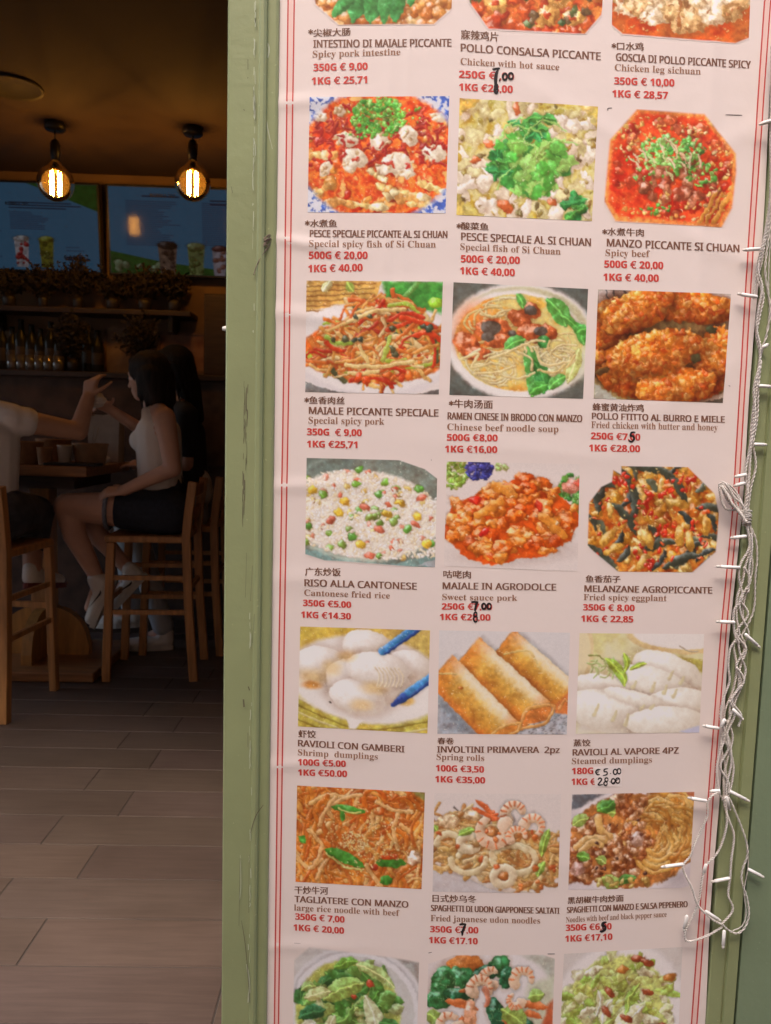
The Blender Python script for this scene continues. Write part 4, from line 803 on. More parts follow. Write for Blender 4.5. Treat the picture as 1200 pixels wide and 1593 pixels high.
def paper_mat():
    M = mat('glossy_paper', tuple(PAPER), 0.30, bump=0.06, bscale=35)
    return M
m_paper = paper_mat()
nx, nz = 220, 640
gx, gz = np.meshgrid(np.linspace(0, 1, nx), np.linspace(Z0, Z1, nz))
GX = X0 + .0012*np.sin(gz*7) + gx*(X1 - X0 - .0012*np.sin(gz*7) + .0016*np.sin(gz*5 + 1) + .002*np.sin(gz*13))
np_mesh('sheet', np.stack([GX, PY - wave(GX, gz), gz], -1).reshape(-1, 3), grid_faces(nz, nx), m_paper, parent=poster, smooth=True)
# double red border lines
m_red = mat('border_red', (0.56, 0.06, 0.05), 0.45); m_pink = mat('border_tint', (0.80, 0.56, 0.51), 0.45)
def strip(mb, path, off_px0, off_px1, lift):
    ys = np.linspace(-160, 1690, 170); px = np.interp(ys, [p[1] for p in path], [p[0] for p in path])
    k0, k1 = np.polyfit([p[1] for p in path], [p[0] for p in path], 1)
    px = np.where((ys < path[0][1]) | (ys > path[-1][1]), k0*ys + k1, px)
    a = on_sheet(px + off_px0, ys, lift); b = on_sheet(px + off_px1, ys, lift); n = len(ys)
    mb.add(np.concatenate([a, b]).tolist(), [(i, i+1, n+i+1, n+i) for i in range(n-1)])
Lp = [(449, 0), (442.6, 560), (435, 1000), (427.5, 1593)]; Lq = [(458.5, 0), (450.6, 560), (442.6, 1000), (433.8, 1593)]
Rp = [(1189, 0), (1161.2, 410), (1138, 800), (1121, 980), (1101, 1240), (1074, 1593)]; Rq = [(1198.4, 0), (1169, 410), (1145.8, 800), (1129, 980), (1108.7, 1240), (1082.4, 1593)]
mb = MB(); strip(mb, Lp, -1.1, 1.1, .00022); strip(mb, Lq, -1.1, 1.1, .00022); strip(mb, Rp, -1.1, 1.1, .00022); strip(mb, Rq, -1.1, 1.1, .00022)
local(mb, poster).build('border_line', m_red, poster)
mb = MB(); strip(mb, Lp, 1.2, 7.4, .00012); strip(mb, Rp, 1.2, 7.2, .00012); local(mb, poster).build('border_band', m_pink, poster)
# pictures
m_print = vcol_mat('printed_picture', 0.38)
def to_reflectance(A):
    c = np.clip(A, 0, 255)/255.
    b = np.pad(c, ((1, 1), (1, 1), (0, 0)), 'edge'); b = (b[:-2] + 2*b[1:-1] + b[2:])/4; b = (b[:, :-2] + 2*b[:, 1:-1] + b[:, 2:])/4
    c = .75*c + .25*b; c = c**.86; g_ = c.mean(-1, keepdims=True); c = np.clip(g_ + (c - g_)*1.24, 0, 1)
    lin = np.where(c <= .04045, c/12.92, ((c+.055)/1.055)**2.4)
    ref = np.array(srgb(240, 214, 204)); return np.clip(lin/ref*PAPER, 0, .9)
def place_picture(p, quad, label):
    H, W_ = p.H, p.W; u = (np.arange(W_)/(W_-1))[None, :]; v = (np.arange(H)/(H-1))[:, None]
    (ax, ay), (bx, by), (cx, cy), (dx, dy) = quad
    PX = (ax*(1-u)+bx*u)*(1-v) + (dx*(1-u)+cx*u)*v; PYY = (ay*(1-u)+by*u)*(1-v) + (dy*(1-u)+cy*u)*v
    al = p.alpha; keep = np.maximum.reduce([al[:-1, :-1], al[1:, :-1], al[1:, 1:], al[:-1, 1:]]) > .02
    C = to_reflectance(p.A); C = C*al[..., None] + PAPER*(1-al[..., None])
    o = np_mesh('food_picture', on_sheet(PX, PYY, .0003).reshape(-1, 3), grid_faces(H, W_, keep), m_print, parent=poster, colors=C.reshape(-1, 3), smooth=True)
    o['label'] = label
PICS = [
 (dish_pepper_intestine, [(488, -112), (706, -116), (702, 40), (484, 42)], 'picture of brown stew with green pepper strips'),
 (dish_hot_sauce_chicken, [(722, -110), (942, -105), (935, 55), (716, 48)], 'picture of chicken in orange hot sauce'),
 (dish_chicken_leg, [(956, -105), (1170, -96), (1164, 70), (951, 58)], 'picture of pale sliced chicken over red sauce'),
 (dish_spicy_fish, [(482.5, 153.7), (699, 150.8), (693, 332.7), (479.3, 332)], 'picture of spicy fish with chopped spring onion in a blue rimmed bowl'),
 (dish_pickled_fish, [(715, 153.7), (930, 166.7), (920, 345), (709.8, 335.4)], 'picture of white fish under green coriander'),
 (dish_spicy_beef, [(945, 168.7), (1152, 177.5), (1144, 356), (938, 345)], 'picture of beef in deep red soup'),
 (dish_shredded_pork, [(477.5, 437.5), (689, 439), (682.5, 613.7), (475.5, 610)], 'picture of shredded pork heaped on a white plate'),
 (dish_noodle_soup, [(705.4, 440), (914, 450.3), (906, 620.4), (699, 614.4)], 'picture of beef noodle soup in a white bowl'),
 (dish_fried_chicken, [(929.5, 451), (1136, 458), (1123, 627), (922.5, 620)], 'picture of golden fried chicken'),
 (dish_fried_rice, [(477.5, 712), (680.7, 717), (676.7, 881.7), (475, 877)], 'picture of fried rice with peas in a dark pan'),
 (dish_sweet_pork, [(695, 717.8), (900.8, 721.7), (897.5, 888.5), (690.6, 880)], 'picture of glossy orange pork'),
 (dish_eggplant, [(913.8, 723.8), (1118.6, 727), (1114.7, 890), (912.7, 888)], 'picture of fried eggplant with red peppers'),
 (dish_shrimp_dumplings, [(467.7, 973.8), (669, 980), (665, 1139.6), (464, 1128.7)], 'picture of dumplings with blue chopsticks'),
 (dish_spring_rolls, [(683.3, 979.8), (886, 983.3), (880.8, 1141), (680.4, 1140)], 'picture of three spring rolls'),
 (dish_steamed_dumplings, [(900.8, 984), (1094.7, 985.6), (1087, 1138.8), (894.8, 1140)], 'picture of pale steamed dumplings'),
 (dish_rice_noodle, [(462.8, 1220.4), (661, 1231), (655.7, 1380.4), (460.4, 1369.5)], 'picture of orange rice noodles with sesame'),
 (dish_udon_seafood, [(675.6, 1232), (872, 1233.3), (867, 1386.7), (672.5, 1384)], 'picture of seafood udon with squid rings'),
 (dish_beef_noodles, [(889, 1234), (1079.6, 1230.7), (1071, 1379.5), (882.7, 1381.4)], 'picture of noodles with beef on a white plate'),
 (dish_greens_soup, [(458.7, 1466), (652.5, 1478), (648, 1638), (455, 1634)], 'picture of leafy greens in a pale bowl'),
 (dish_shrimp_greens, [(666.4, 1477), (862.4, 1480.4), (857, 1640), (662, 1636)], 'picture of shrimps with green vegetables'),
 (dish_cabbage, [(876.4, 1480.6), (1060.6, 1470.7), (1053, 1622), (869, 1630)], 'picture of fried cabbage with red chilli'),
]
for fn, quad, lab in PICS: place_picture(fn(), quad, lab)

# captions: Chinese, Italian, English, two prices; (x0, y0, x1, y1, height) are the ends of the baseline on the sheet
m_ink = [mat('ink_chinese', (0.175, 0.078, 0.044), .45), mat('ink_italian', (0.205, 0.092, 0.058), .45), mat('ink_english', (0.30, 0.145, 0.085), .45), mat('ink_price', (0.62, 0.065, 0.05), .45), mat('marker_black', (0.018, 0.015, 0.016), .4)]
CAP = [
 (480, '尖椒大肠', (488, 545, 46.5, 60, 57.5), ('INTESTINO DI MAIALE PICCANTE', 487.8, 76.5, 701.3, 73.5, 11.8), ('Spicy pork intestine', 487, 91.7, 623, 87.5), ('350G € 9,00', 488, 113, 571.6, 110.5), ('1KG € 25,71', 485.4, 134, 570.8, 131.5)),
 (0, '寐辣鸡片', (717, 774.6, 49, 62, 66), ('POLLO CONSALSA PICCANTE', 716.6, 81, 933.4, 94.3, 12), ('Chicken with hot sauce', 716.3, 101.5, 870, 110), ('250G € ,00', 713.7, 122, 799, 125.5), ('1KG €28,00', 714, 142, 797, 145.5)),
 (951, '口水鸡', (959.5, 1000.4, 66.5, 78.6, 79.8), ('GOSCIA DI POLLO PICCANTE SPICY', 957.7, 95, 1166.5, 107.5, 11.6), ('Chicken leg sichuan', 956, 110.7, 1089.5, 117), ('350G € 10,00', 955, 132, 1048, 135.5), ('1KG € 28,57', 952, 152, 1038, 155)),
 (475, '水煮鱼', (483, 524, 343, 355, 355), ('PESCE SPECIALE PICCANTE AL SI CHUAN', 482.5, 370, 695, 371, 10.8), ('Special spicy fish of Si Chuan', 481.5, 385.5, 678, 386), ('500G € 20,00', 481, 404, 571.6, 403.8), ('1KG € 40,00', 480, 424.7, 563.8, 422.7)),
 (709.8, '酸菜鱼', (717, 759, 347, 358, 359.6), ('PESCE SPECIALE AL SI CHUAN', 717, 374.5, 917.6, 383.7, 11.8), ('Special fish of Si Chuan', 715.8, 389.5, 871.4, 397), ('500G € 20,00', 716.6, 408.8, 807.6, 411.4), ('1KG € 40,00', 715.3, 427.5, 799.8, 430.4)),
 (936, '水煮牛肉', (943.7, 1000, 356, 367, 369), ('MANZO PICCANTE SI CHUAN', 943, 384, 1148, 393.4, 11.8), ('Spicy beef', 941, 399, 1010, 400.8), ('500G € 20,00', 939, 417, 1030, 419.5), ('1KG € 40,00', 937.5, 437.3, 1023, 439.3)),
 (474, '鱼香肉丝', (481.7, 536, 617, 628.6, 629.4), ('MAIALE PICCANTE SPECIALE', 481, 644, 681, 648, 11), ('Special spicy pork', 480.5, 658.7, 598, 660.7), ('350G  € 9,00', 478, 676.7, 562.5, 678.4), ('1KG €25,71', 478, 695.7, 555.7, 697)),
 (698, '牛肉汤面', (706, 765.6, 622, 634.6, 636), ('RAMEN CINESE IN BRODO CON MANZO', 696, 652.3, 903.8, 656.6, 10.8), ('Chinese beef noodle soup', 695.6, 669, 868, 672.4), ('500G €8,00', 695, 685.4, 773, 686.5), ('1KG €16,00', 692, 703.4, 772.5, 704.5)),
 (0, '蜂蜜黄油炸鸡', (920.5, 999.5, 628, 639, 641), ('POLLO FTITTO AL BURRO E MIELE', 919.5, 652, 1125, 657.5, 9.9), ('Fried chicken with butter and honey', 918.7, 665.7, 1115, 670), ('250G €7,00', 918, 683, 994, 685.2), ('1KG €28,00', 915, 701.7, 993.7, 703.2)),
 (0, '广东炒饭', (475, 530, 882.5, 894.8, 895.8), ('RISO ALLA CANTONESE', 474, 910.7, 647.5, 916.7, 10.6), ('Cantonese fried rice', 473.7, 925.7, 606.7, 930.7), ('350G €5.00', 471.7, 941.7, 546, 945), ('1KG €14.30', 468.7, 960, 545.7, 963)),
 (0, '咕咾肉', (689.5, 731.8, 886.8, 898.6, 899.4), ('MAIALE IN AGRODOLCE', 688.4, 915.6, 863.5, 917.8, 10.4), ('Sweet sauce pork', 687.8, 932.5, 804.3, 934), ('250G €7,00', 687, 947.5, 764.7, 948), ('1KG €28,00', 684, 963.7, 762, 964.6)),
 (0, '鱼香茄子', (910, 963.6, 894.3, 905.2, 905.8), ('MELANZANE AGROPICCANTE', 908, 919.6, 1106, 922.7, 10), ('Fried spicy eggplant', 906.8, 932.5, 1036, 934.3), ('350G € 8,00', 906, 948.5, 985.6, 949.8), ('1KG € 22,85', 903, 966, 983.5, 967.4)),
 (0, '虾饺', (464.5, 491.3, 1134.5, 1146, 1147), ('RAVIOLI CON GAMBERI', 464, 1159.4, 628.4, 1169, 10), ('Shrimp  dumplings', 464, 1173.4, 588, 1180), ('100G €5.00', 464, 1188.4, 537.7, 1191.5), ('1KG €50.00', 464, 1204.6, 539.7, 1207.2)),
 (0, '春卷', (680.4, 705.4, 1146, 1156, 1156.4), ('INVOLTINI PRIMAVERA  2pz', 679.8, 1169, 869, 1169.6, 9.7), ('Spring rolls', 679, 1180.4, 753, 1182), ('100G €3,50', 677.7, 1198, 752, 1200), ('1KG €35,00', 676.7, 1215, 753.7, 1216.8)),
 (0, '蒸饺', (891, 917.3, 1148.4, 1159.4, 1159.6), ('RAVIOLI AL VAPORE 4PZ', 889.8, 1173.7, 1054.3, 1171, 9.8), ('Steamed dumplings', 888.7, 1187, 1013.6, 1185), ('180G', 888.7, 1202.6, 921.4, 1202), ('1KG €', 888, 1219, 925, 1219)),
 (0, '干炒牛河', (458.7, 510.4, 1376.7, 1388, 1389.6), ('TAGLIATERE CON MANZO', 458.7, 1401, 634.4, 1409, 9.8), ('large rice noodle with beef', 458, 1414, 621.6, 1422), ('350G € 7,00', 459.7, 1428, 535.8, 1432.8), ('1KG € 20,00', 457, 1445, 535, 1450)),
 (0, '日式炒乌冬', (672.5, 740, 1389, 1400, 1401.4), ('SPAGHETTI DI UDON GIAPPONESE SALTATI', 670, 1413.8, 868.4, 1418.4, 9.3), ('Fried japanese udon noodles', 669.6, 1429.5, 839.5, 1433.6), ('350G €7,00', 668.8, 1446.8, 743, 1448.5), ('1KG €17.10', 667, 1463.6, 742, 1465.5)),
 (0, '黑胡椒牛肉炒面', (882, 968.5, 1391, 1403.4, 1400), ('SPAGHETTI CON MANZO E SALSA PEPENERO', 880.7, 1417.4, 1067.7, 1409, 9.3), ('Noodles with beef and black pepper sauce', 879.3, 1432, 1036, 1424), ('350G €6,00', 879, 1445, 949.8, 1443), ('1KG €17,10', 878, 1462, 951, 1459)),
]
def serif(s): return ''.join(chr(0x1D400 + ord(c) - 65) if 'A' <= c <= 'Z' else chr(0x1D41A + ord(c) - 97) if 'a' <= c <= 'z' else c for c in s)
def sans(s): return ''.join(chr(0x1D5A0 + ord(c) - 65) if 'A' <= c <= 'Z' else chr(0x1D5BA + ord(c) - 97) if 'a' <= c <= 'z' else chr(0x1D7E2 + int(c)) if c.isdigit() else c for c in s)
def sansb(s): return ''.join(chr(0x1D5D4 + ord(c) - 65) if 'A' <= c <= 'Z' else chr(0x1D5EE + ord(c) - 97) if 'a' <= c <= 'z' else chr(0x1D7EC + int(c)) if c.isdigit() else c for c in s)
class Texts:
    """turns strings into flat glyph meshes, all in one go"""
    def __init__(s): s.jobs = []
    def add(s, body, bold=0.0):
        c = bpy.data.curves.new('lettering', 'FONT'); c.body = body; c.offset = bold; c.resolution_u = 3; c.fill_mode = 'FRONT'
        o = bpy.data.objects.new('lettering', c); COL.objects.link(o); s.jobs.append(o); return len(s.jobs) - 1
    def run(s):
        dg = bpy.context.evaluated_depsgraph_get(); out = []
        for o in s.jobs:
            e = o.evaluated_get(dg); me = e.to_mesh(); n = len(me.vertices)
            v = np.zeros(n*3); me.vertices.foreach_get('co', v); out.append((v.reshape(-1, 3)[:, :2].copy(), [tuple(p.vertices) for p in me.polygons])); e.to_mesh_clear()
        for o in s.jobs:
            c = o.data; bpy.data.objects.remove(o); bpy.data.curves.remove(c)
        return out
T = Texts(); jobs = []
for ci, (star, zh, zb, it, en, p1, p2) in enumerate(CAP):
    if star: jobs.append((ci, 0, 'star', (star, zb), T.add('*', .01)))
    jobs.append((ci, 0, 'box', zb, T.add(zh, 0)))
    jobs.append((ci, 1, 'line', it[1:], T.add(sans(it[0]), 0)))
    eh = 10.2 if ci < 9 else (9.4 if ci != 17 else 8.6)
    jobs.append((ci, 2, 'serif', en[1:] + (eh,), T.add(serif(en[0]), 0.0)))
    for pr in (p1, p2): jobs.append((ci, 3, 'line', pr[1:] + (11.2 if ci < 6 else 10.4 if ci < 9 else 9.8,), T.add(sansb(pr[0]), 0)))
jH = T.add(sans('H')); jHs = T.add(serif('H'))
GL = T.run(); capH = GL[jH][0][:, 1].max(); capS = GL[jHs][0][:, 1].max()
acc = [([], [], []) for _ in CAP]
for ci, mi, mode, geo, j in jobs:
    v, f = GL[j]
    if not len(v): continue
    x0, x1 = v[:, 0].min(), v[:, 0].max(); y0, y1 = v[:, 1].min(), v[:, 1].max()
    if mode == 'line' or mode == 'serif':
        ax, ay, bx, by, h = geo; u = (v[:, 0]-x0)/(x1-x0); PX = ax + (bx-ax)*u; PYY = ay + (by-ay)*u - v[:, 1]/(capH if mode == 'line' else capS)*h
    elif mode == 'box':
        ax, bx, top, bl, br = geo; u = (v[:, 0]-x0)/(x1-x0); hgt = (bl+br)/2 - top; PX = ax + (bx-ax)*u; PYY = bl + (br-bl)*u - (v[:, 1]-y0)/(y1-y0)*hgt
    else:
        sx, (ax, bx, top, bl, br) = geo; k = 7.0/(x1-x0); PX = sx + (v[:, 0]-x0)*k; PYY = top + 1.5 + (y1 - v[:, 1])*k
    V, Fc, MI = acc[ci]
    for k_ in range((2, 3, 1, 2)[mi]):        # struck twice, a hair apart, for the heavier weight of the print
        o = sum(len(q) for q in V); V.append(on_sheet(PX + (.75, .55, 0, .8)[mi]*k_, PYY, .0004 + .00006*k_)); Fc += [tuple(i + o for i in q) for q in f]; MI += [mi]*len(f)
caps = []
for (V, Fc, MI) in acc: caps.append(np_mesh('dish_caption', np.concatenate(V), Fc, m_ink, MI, poster))
# marker corrections and stray printed lines
def sheet_off(lift): return lambda x, z: -(float(wave(x, z)) + lift)
def ring(cx, cy, rx, ry, n=12): return [(cx + rx*math.cos(2*math.pi*k/n), cy + ry*math.sin(2*math.pi*k/n)) for k in range(n+1)]
def hand(ci, strokes, wid, lift=.0007):
    mb = MB()
    for s_ in strokes: ribbon(mb, s_, wid, PY, sheet_off(lift))
    o = mb; o.v = [tuple(Vector(v) - poster.location) for v in o.v]
    ob = o.build('handwritten_price', m_ink[4], caps[ci]); return ob
hand(1, [[(766, 109), (771.5, 108.3), (777.5, 107.5)], [(775, 108), (772.5, 118), (771.5, 132), (771, 146)], [(772, 112), (770, 124), (770.5, 140)], ring(771.8, 136.5, 2.2, 4), ring(771.6, 142, 2.6, 4), ring(785.3, 120.5, 3.2, 4.8), ring(794.5, 119.5, 3.6, 4.6), [(777.5, 124), (776.5, 128)]], 3.3)
hand(8, [[(987, 672.5), (981, 673), (979.5, 678), (983.5, 678.5), (985, 683), (981, 687), (976.5, 685)], [(981, 673), (980, 679)]], 3.0)
hand(10, [[(732.5, 936), (738, 935.5), (744, 936)], [(743, 936), (740, 943), (738.5, 950)], [(740, 937), (738, 948)], ring(752.3, 942.3, 2.8, 4.2), ring(760.5, 942.3, 3, 4.2)], 3.0)
hand(10, [ring(739.5, 955, 2.4, 3.4), ring(739.5, 962, 3, 4.5)], 2.4)
hand(16, [[(714, 1435), (719, 1434), (725, 1434.5)], [(724, 1434.5), (720, 1443), (718.5, 1452)], [(721, 1437), (717.5, 1448)], [(716, 1446), (723, 1443)]], 3.2)
hand(17, [[(942.5, 1431.5), (937, 1433), (936, 1437), (940, 1438), (940, 1443), (935, 1446), (932, 1445)], [(938, 1434), (936.5, 1443)]], 3.8)
mb = MB(); q = on_sheet(np.array([922, 967, 966, 924.5]), np.array([1191, 1190, 1222, 1222]), .0006); mb.add(q.tolist(), [(0, 1, 2, 3)]); mb.v = [tuple(Vector(v) - poster.location) for v in mb.v]
mb.build('correction_patch', mat('correction_tape', (0.84, 0.75, 0.72), .5), caps[14])
hand(14, [[(933, 1195.5), (928.5, 1195.5), (926, 1199), (928, 1203), (932, 1203)], [(924.5, 1198), (931, 1197.5)], [(924.5, 1200.5), (930, 1200)], [(945, 1194), (939.5, 1195), (939, 1198.5), (943, 1199), (943, 1203), (937, 1204.5)], [(948, 1201), (949.5, 1202)], ring(956, 1199, 2.8, 4), ring(962, 1198, 2.8, 4),
          [(929, 1211), (932, 1208.5), (935, 1211), (929.5, 1219), (937, 1218.5)], ring(942.5, 1211, 2.4, 2.8), ring(941, 1217, 2.6, 3), [(947.5, 1214), (949, 1215)], ring(953, 1213.5, 2.8, 4), ring(960, 1212.5, 3.2, 4), [(951, 1217), (963, 1209)]], 2.1, .0009)
mb = MB()
for pts, w_ in [([(1128, 179.3), (1141, 179.8), (1154, 180.2)], 1.3), ([(945, 173), (945.5, 169.5), (952, 169)], 1.2), ([(458.5, 1464.2), (468, 1464.6)], .7), ([(666.5, 1479), (671.5, 1477.8)], 1.8), ([(851, 1480.5), (862, 1480.5)], 2.0), ([(670.5, 714), (671.5, 716.5)], .8), ([(1132, 600), (1134.5, 601)], 1.3)]: ribbon(mb, pts, w_, PY, sheet_off(.0004))
local(mb, poster).build('stray_line', mat('stray_grey', (.12, .09, .085), .5), poster)
# frayed threads along the left edge of the sheet, and the frayed tie caught under it
m_thread = mat('dark_thread', (0.06, 0.05, 0.045), .8)
mb = MB(); rr = random.Random(8)
for k in range(150):
    y = rr.choice([rr.uniform(175, 360), rr.uniform(175, 580), rr.uniform(-50, 1100)]); x = 425.5 - .0085*max(0, y - 300) + rr.uniform(-1.5, 1); a = rr.uniform(.5, 1.3); L = rr.uniform(5, 13)
    p0 = at(x - L*.28*math.cos(a), y + L*math.sin(a)*.7, 1.297); p1 = at(x + 1.5, y - L*.5, 1.2985); mid = (p0 + p1)/2 + Vector((rr.uniform(-.0008, .0008), -.0006, 0))
    mb.tube([p0, mid, p1], rr.uniform(.0003, .0007), 5)
local(mb, poster).build('frayed_edge', m_thread, poster)
m_tie = mat('frayed_string', (0.20, 0.155, 0.115), .9, var=.3, scale=200)
tie = thing('string_tie', 'frayed brown string tie at the left edge of the menu poster', 'string', tuple(at(424, 372, 1.285)))
mb = MB()
for k in range(13):
    a = at(424 + rr.uniform(-1, 2), 366 + rr.uniform(-4, 10), 1.293); b = at(rr.uniform(404, 412), rr.uniform(374, 388), 1.284); c = (a + b)/2 + Vector((0, -.003, rr.uniform(-.003, .003)))
    mb.tube(smooth_path([a, c, b], 4), rr.uniform(.0004, .0008), 5)
mb.tube(smooth_path([at(422, 378, 1.291), at(409, 396, 1.284), at(400, 412, 1.282), at(395, 428, 1.2805)], 4), .0009, 6)
local(mb, tie).build('fibre', m_tie, tie)
# ------------------------------------------------------------------ string lights hanging beside the poster
m_cable = mat('clear_white_cable', (0.62, 0.57, 0.52), .35, var=.15, scale=120)
m_led = mat('white_led_sleeve', (0.80, 0.77, 0.73), .25)
m_ledtip = mat('clear_led_tip', (0.62, 0.58, 0.52), .12)
string = thing('string_lights', 'bundle of white twisted string lights hanging along the right edge of the poster', 'string lights', tuple(at(1165, 800, 1.283)))
mb = MB(); rr = random.Random(21)
def cable(pts, Y=1.2845, r=.00105, hel=.0013, pitch=.010, ph=0.0, two=True, plane=False):
    P = smooth_path([at(p[0], p[1], Y + (p[2] if len(p) > 2 else 0)) for p in pts], 8)
    # resample evenly
    out = [P[0]]; acc_ = 0
    for a, b in zip(P[:-1], P[1:]):
        L = (b-a).length; n = max(1, int(L/.0016))
        out += [a + (b-a)*((k+1)/n) for k in range(n)]
    for w_ in ((0, math.pi) if two else (0,)):
        q = []; s_ = 0; x = None
        for i, p in enumerate(out):
            t = (out[min(i+1, len(out)-1)] - out[max(i-1, 0)]).normalized()
            if i: s_ += (p - out[i-1]).length
            x = Vector((0, -1, 0)) if x is None else x
            x = (x - t*x.dot(t)).normalized(); y = t.cross(x); a = 2*math.pi*s_/pitch + w_ + ph
            q.append(p + (x*math.cos(a) + y*math.sin(a))*(hel if two else .0002))
        mb.tube(q, r, 6)
MAIN = [(1203, 60), (1199, 200), (1199, 300), (1189, 370), (1179, 415), (1186, 447), (1180, 480), (1177, 510), (1183, 545), (1177, 600), (1172, 655), (1168, 700), (1164, 745), (1159, 790), (1160, 806)]
cable(MAIN); cable([(p[0] + rr.uniform(-3, 3), p[1] + 12) for p in MAIN], 1.2865, ph=1.2, pitch=.014)
cable([(1205, 90), (1204, 250), (1199, 340), (1192, 400), (1191, 430), (1198, 478), (1193, 520), (1184, 548), (1178, 590)], 1.287, two=True, hel=.0012, r=.0009, pitch=.03)
cable([(1206, 240), (1202, 330), (1197, 400), (1196, 455), (1199, 490), (1190, 530), (1183, 560)], 1.288, two=False, r=.0009)
cable([(1184, 560), (1180, 600), (1178, 650), (1172, 690), (1176, 725), (1168, 760), (1163, 800)], 1.2855, ph=.5, pitch=.016)
cable([(1182, 570), (1173, 605), (1175, 650), (1166, 700), (1160, 735), (1163, 770), (1158, 805)], 1.283, ph=2.5, pitch=.013)
cable([(1200, 310), (1187, 400), (1176, 440), (1172, 465)], 1.290, r=.0009, hel=.001)
# the plaited loop and the knot
for k, (a, b) in enumerate([((1119, 757), (1128, 790)), ((1122, 753), (1140, 772)), ((1124, 760), (1134, 782))]):
    cable([(1163, 812), (1150, 795), b, a, (1128, 752), (1143, 762 + 6*k), (1155, 785), (1164, 806)], 1.281 - .001*k, pitch=.009, ph=k)
cable([(1122, 756, -.003), (1130, 768, -.005), (1139, 784, -.005), (1152, 800, -.004), (1160, 812, -.004)], 1.281, r=.0016, hel=.0018, pitch=.010)
for k in range(7):
    y = 796 + 3.2*k; cable([(1152 + .6*k, y + rr.uniform(-2, 2)), (1160, y - 2, -.005), (1170 - .3*k, y + rr.uniform(-2, 2)), (1163, y + 2, .004), (1152 + .6*k, y + 2)], 1.283, two=False, r=.0013)
cable([(1164, 815), (1170, 832), (1167, 855), (1160, 880), (1155, 905), (1147, 930), (1146, 960), (1150, 985), (1145, 1000)])
cable([(1166, 815), (1176, 840), (1178, 870), (1175, 900), (1174, 940), (1168, 962), (1156, 985), (1150, 1000)], 1.286, ph=1, hel=.0011, r=.0009, pitch=.02)
cable([(1162, 815), (1166, 850), (1152, 878), (1150, 900), (1155, 930), (1142, 950), (1143, 985), (1150, 1000)], 1.283, ph=2)
cable([(1162, 820), (1169, 860), (1170, 890), (1158, 935), (1157, 965), (1165, 985), (1155, 1005)], 1.287, ph=.3, r=.0009, hel=.001)
cable([(1145, 995), (1136, 1010), (1133, 1035), (1135, 1060), (1126, 1085), (1121, 1110), (1123, 1130)])
cable([(1148, 995), (1152, 1020), (1160, 1040), (1155, 1065), (1146, 1085), (1140, 1105), (1132, 1125)], ph=1.5)
cable([(1146, 992), (1158, 1010), (1150, 1045), (1148, 1075), (1136, 1100), (1137, 1130)], 1.287, ph=.8)
cable([(1140, 1000), (1146, 1040), (1140, 1075), (1128, 1105), (1126, 1135)], 1.2875, ph=2.8)
cable([(1122, 1120), (1128, 1145), (1120, 1170), (1115, 1195), (1117, 1220), (1121, 1240)])
cable([(1134, 1120), (1126, 1145), (1134, 1165), (1141, 1190), (1139, 1215), (1133, 1240)], ph=.9)
cable([(1130, 1120), (1140, 1145), (1132, 1180), (1126, 1210), (1127, 1240)], 1.287, ph=2.2)
cable([(1126, 1128), (1122, 1160), (1128, 1190), (1130, 1215), (1124, 1245)], 1.288, ph=1.1)
cable([(1124, 1130), (1134, 1150), (1138, 1185), (1130, 1225), (1132, 1250)], 1.2835, ph=.2)
for k in range(7):                                     # loose turns that bunch up along the middle of the drop
    y0 = 830 + 52*k; cx_ = np.interp(y0, [820, 960, 1040, 1120, 1230], [1166, 1150, 1146, 1130, 1126])
    cable([(cx_ + rr.uniform(-5, 5), y0), (cx_ + rr.uniform(4, 13), y0 + 22), (cx_ + rr.uniform(-10, 2), y0 + 50), (cx_ + rr.uniform(-6, 8), y0 + 74), (cx_ + rr.uniform(-6, 4), y0 + 92)], 1.282 + .001*(k % 4), ph=k)
# the free tail
cable([(1121, 1232), (1108, 1238), (1101, 1250), (1101, 1268), (1092, 1290), (1081, 1312), (1074, 1332), (1064, 1344), (1064, 1356), (1076, 1380), (1084, 1404), (1094, 1418), (1108, 1430), (1122, 1438)], 1.280)
cable([(1130, 1238), (1127, 1250), (1134, 1275), (1142, 1300), (1138, 1335), (1136, 1365), (1133, 1392), (1140, 1410), (1137, 1422), (1124, 1436)], 1.283, ph=.6)
cable([(1128, 1240), (1131, 1280), (1122, 1315), (1112, 1332), (1101, 1344), (1093, 1365), (1089, 1395), (1084, 1412), (1076, 1430), (1067, 1448), (1067, 1462), (1076, 1464), (1100, 1456), (1124, 1442)], 1.282, ph=1.7)
cable([(1134, 1240), (1147, 1270), (1160, 1305), (1163, 1330), (1156, 1350), (1154, 1370), (1163, 1400), (1165, 1425), (1158, 1444), (1146, 1452), (1132, 1446), (1122, 1436)], 1.281, ph=2.3, r=.0009, hel=.0012, pitch=.02)
cable([(1163, 1320), (1164, 1350), (1158, 1385), (1161, 1420), (1155, 1440), (1140, 1448)], 1.282, ph=.4, r=.0009, two=False)
mb.v = [tuple(Vector(v) - string.location) for v in mb.v]
mb.build('cable', m_cable, string)
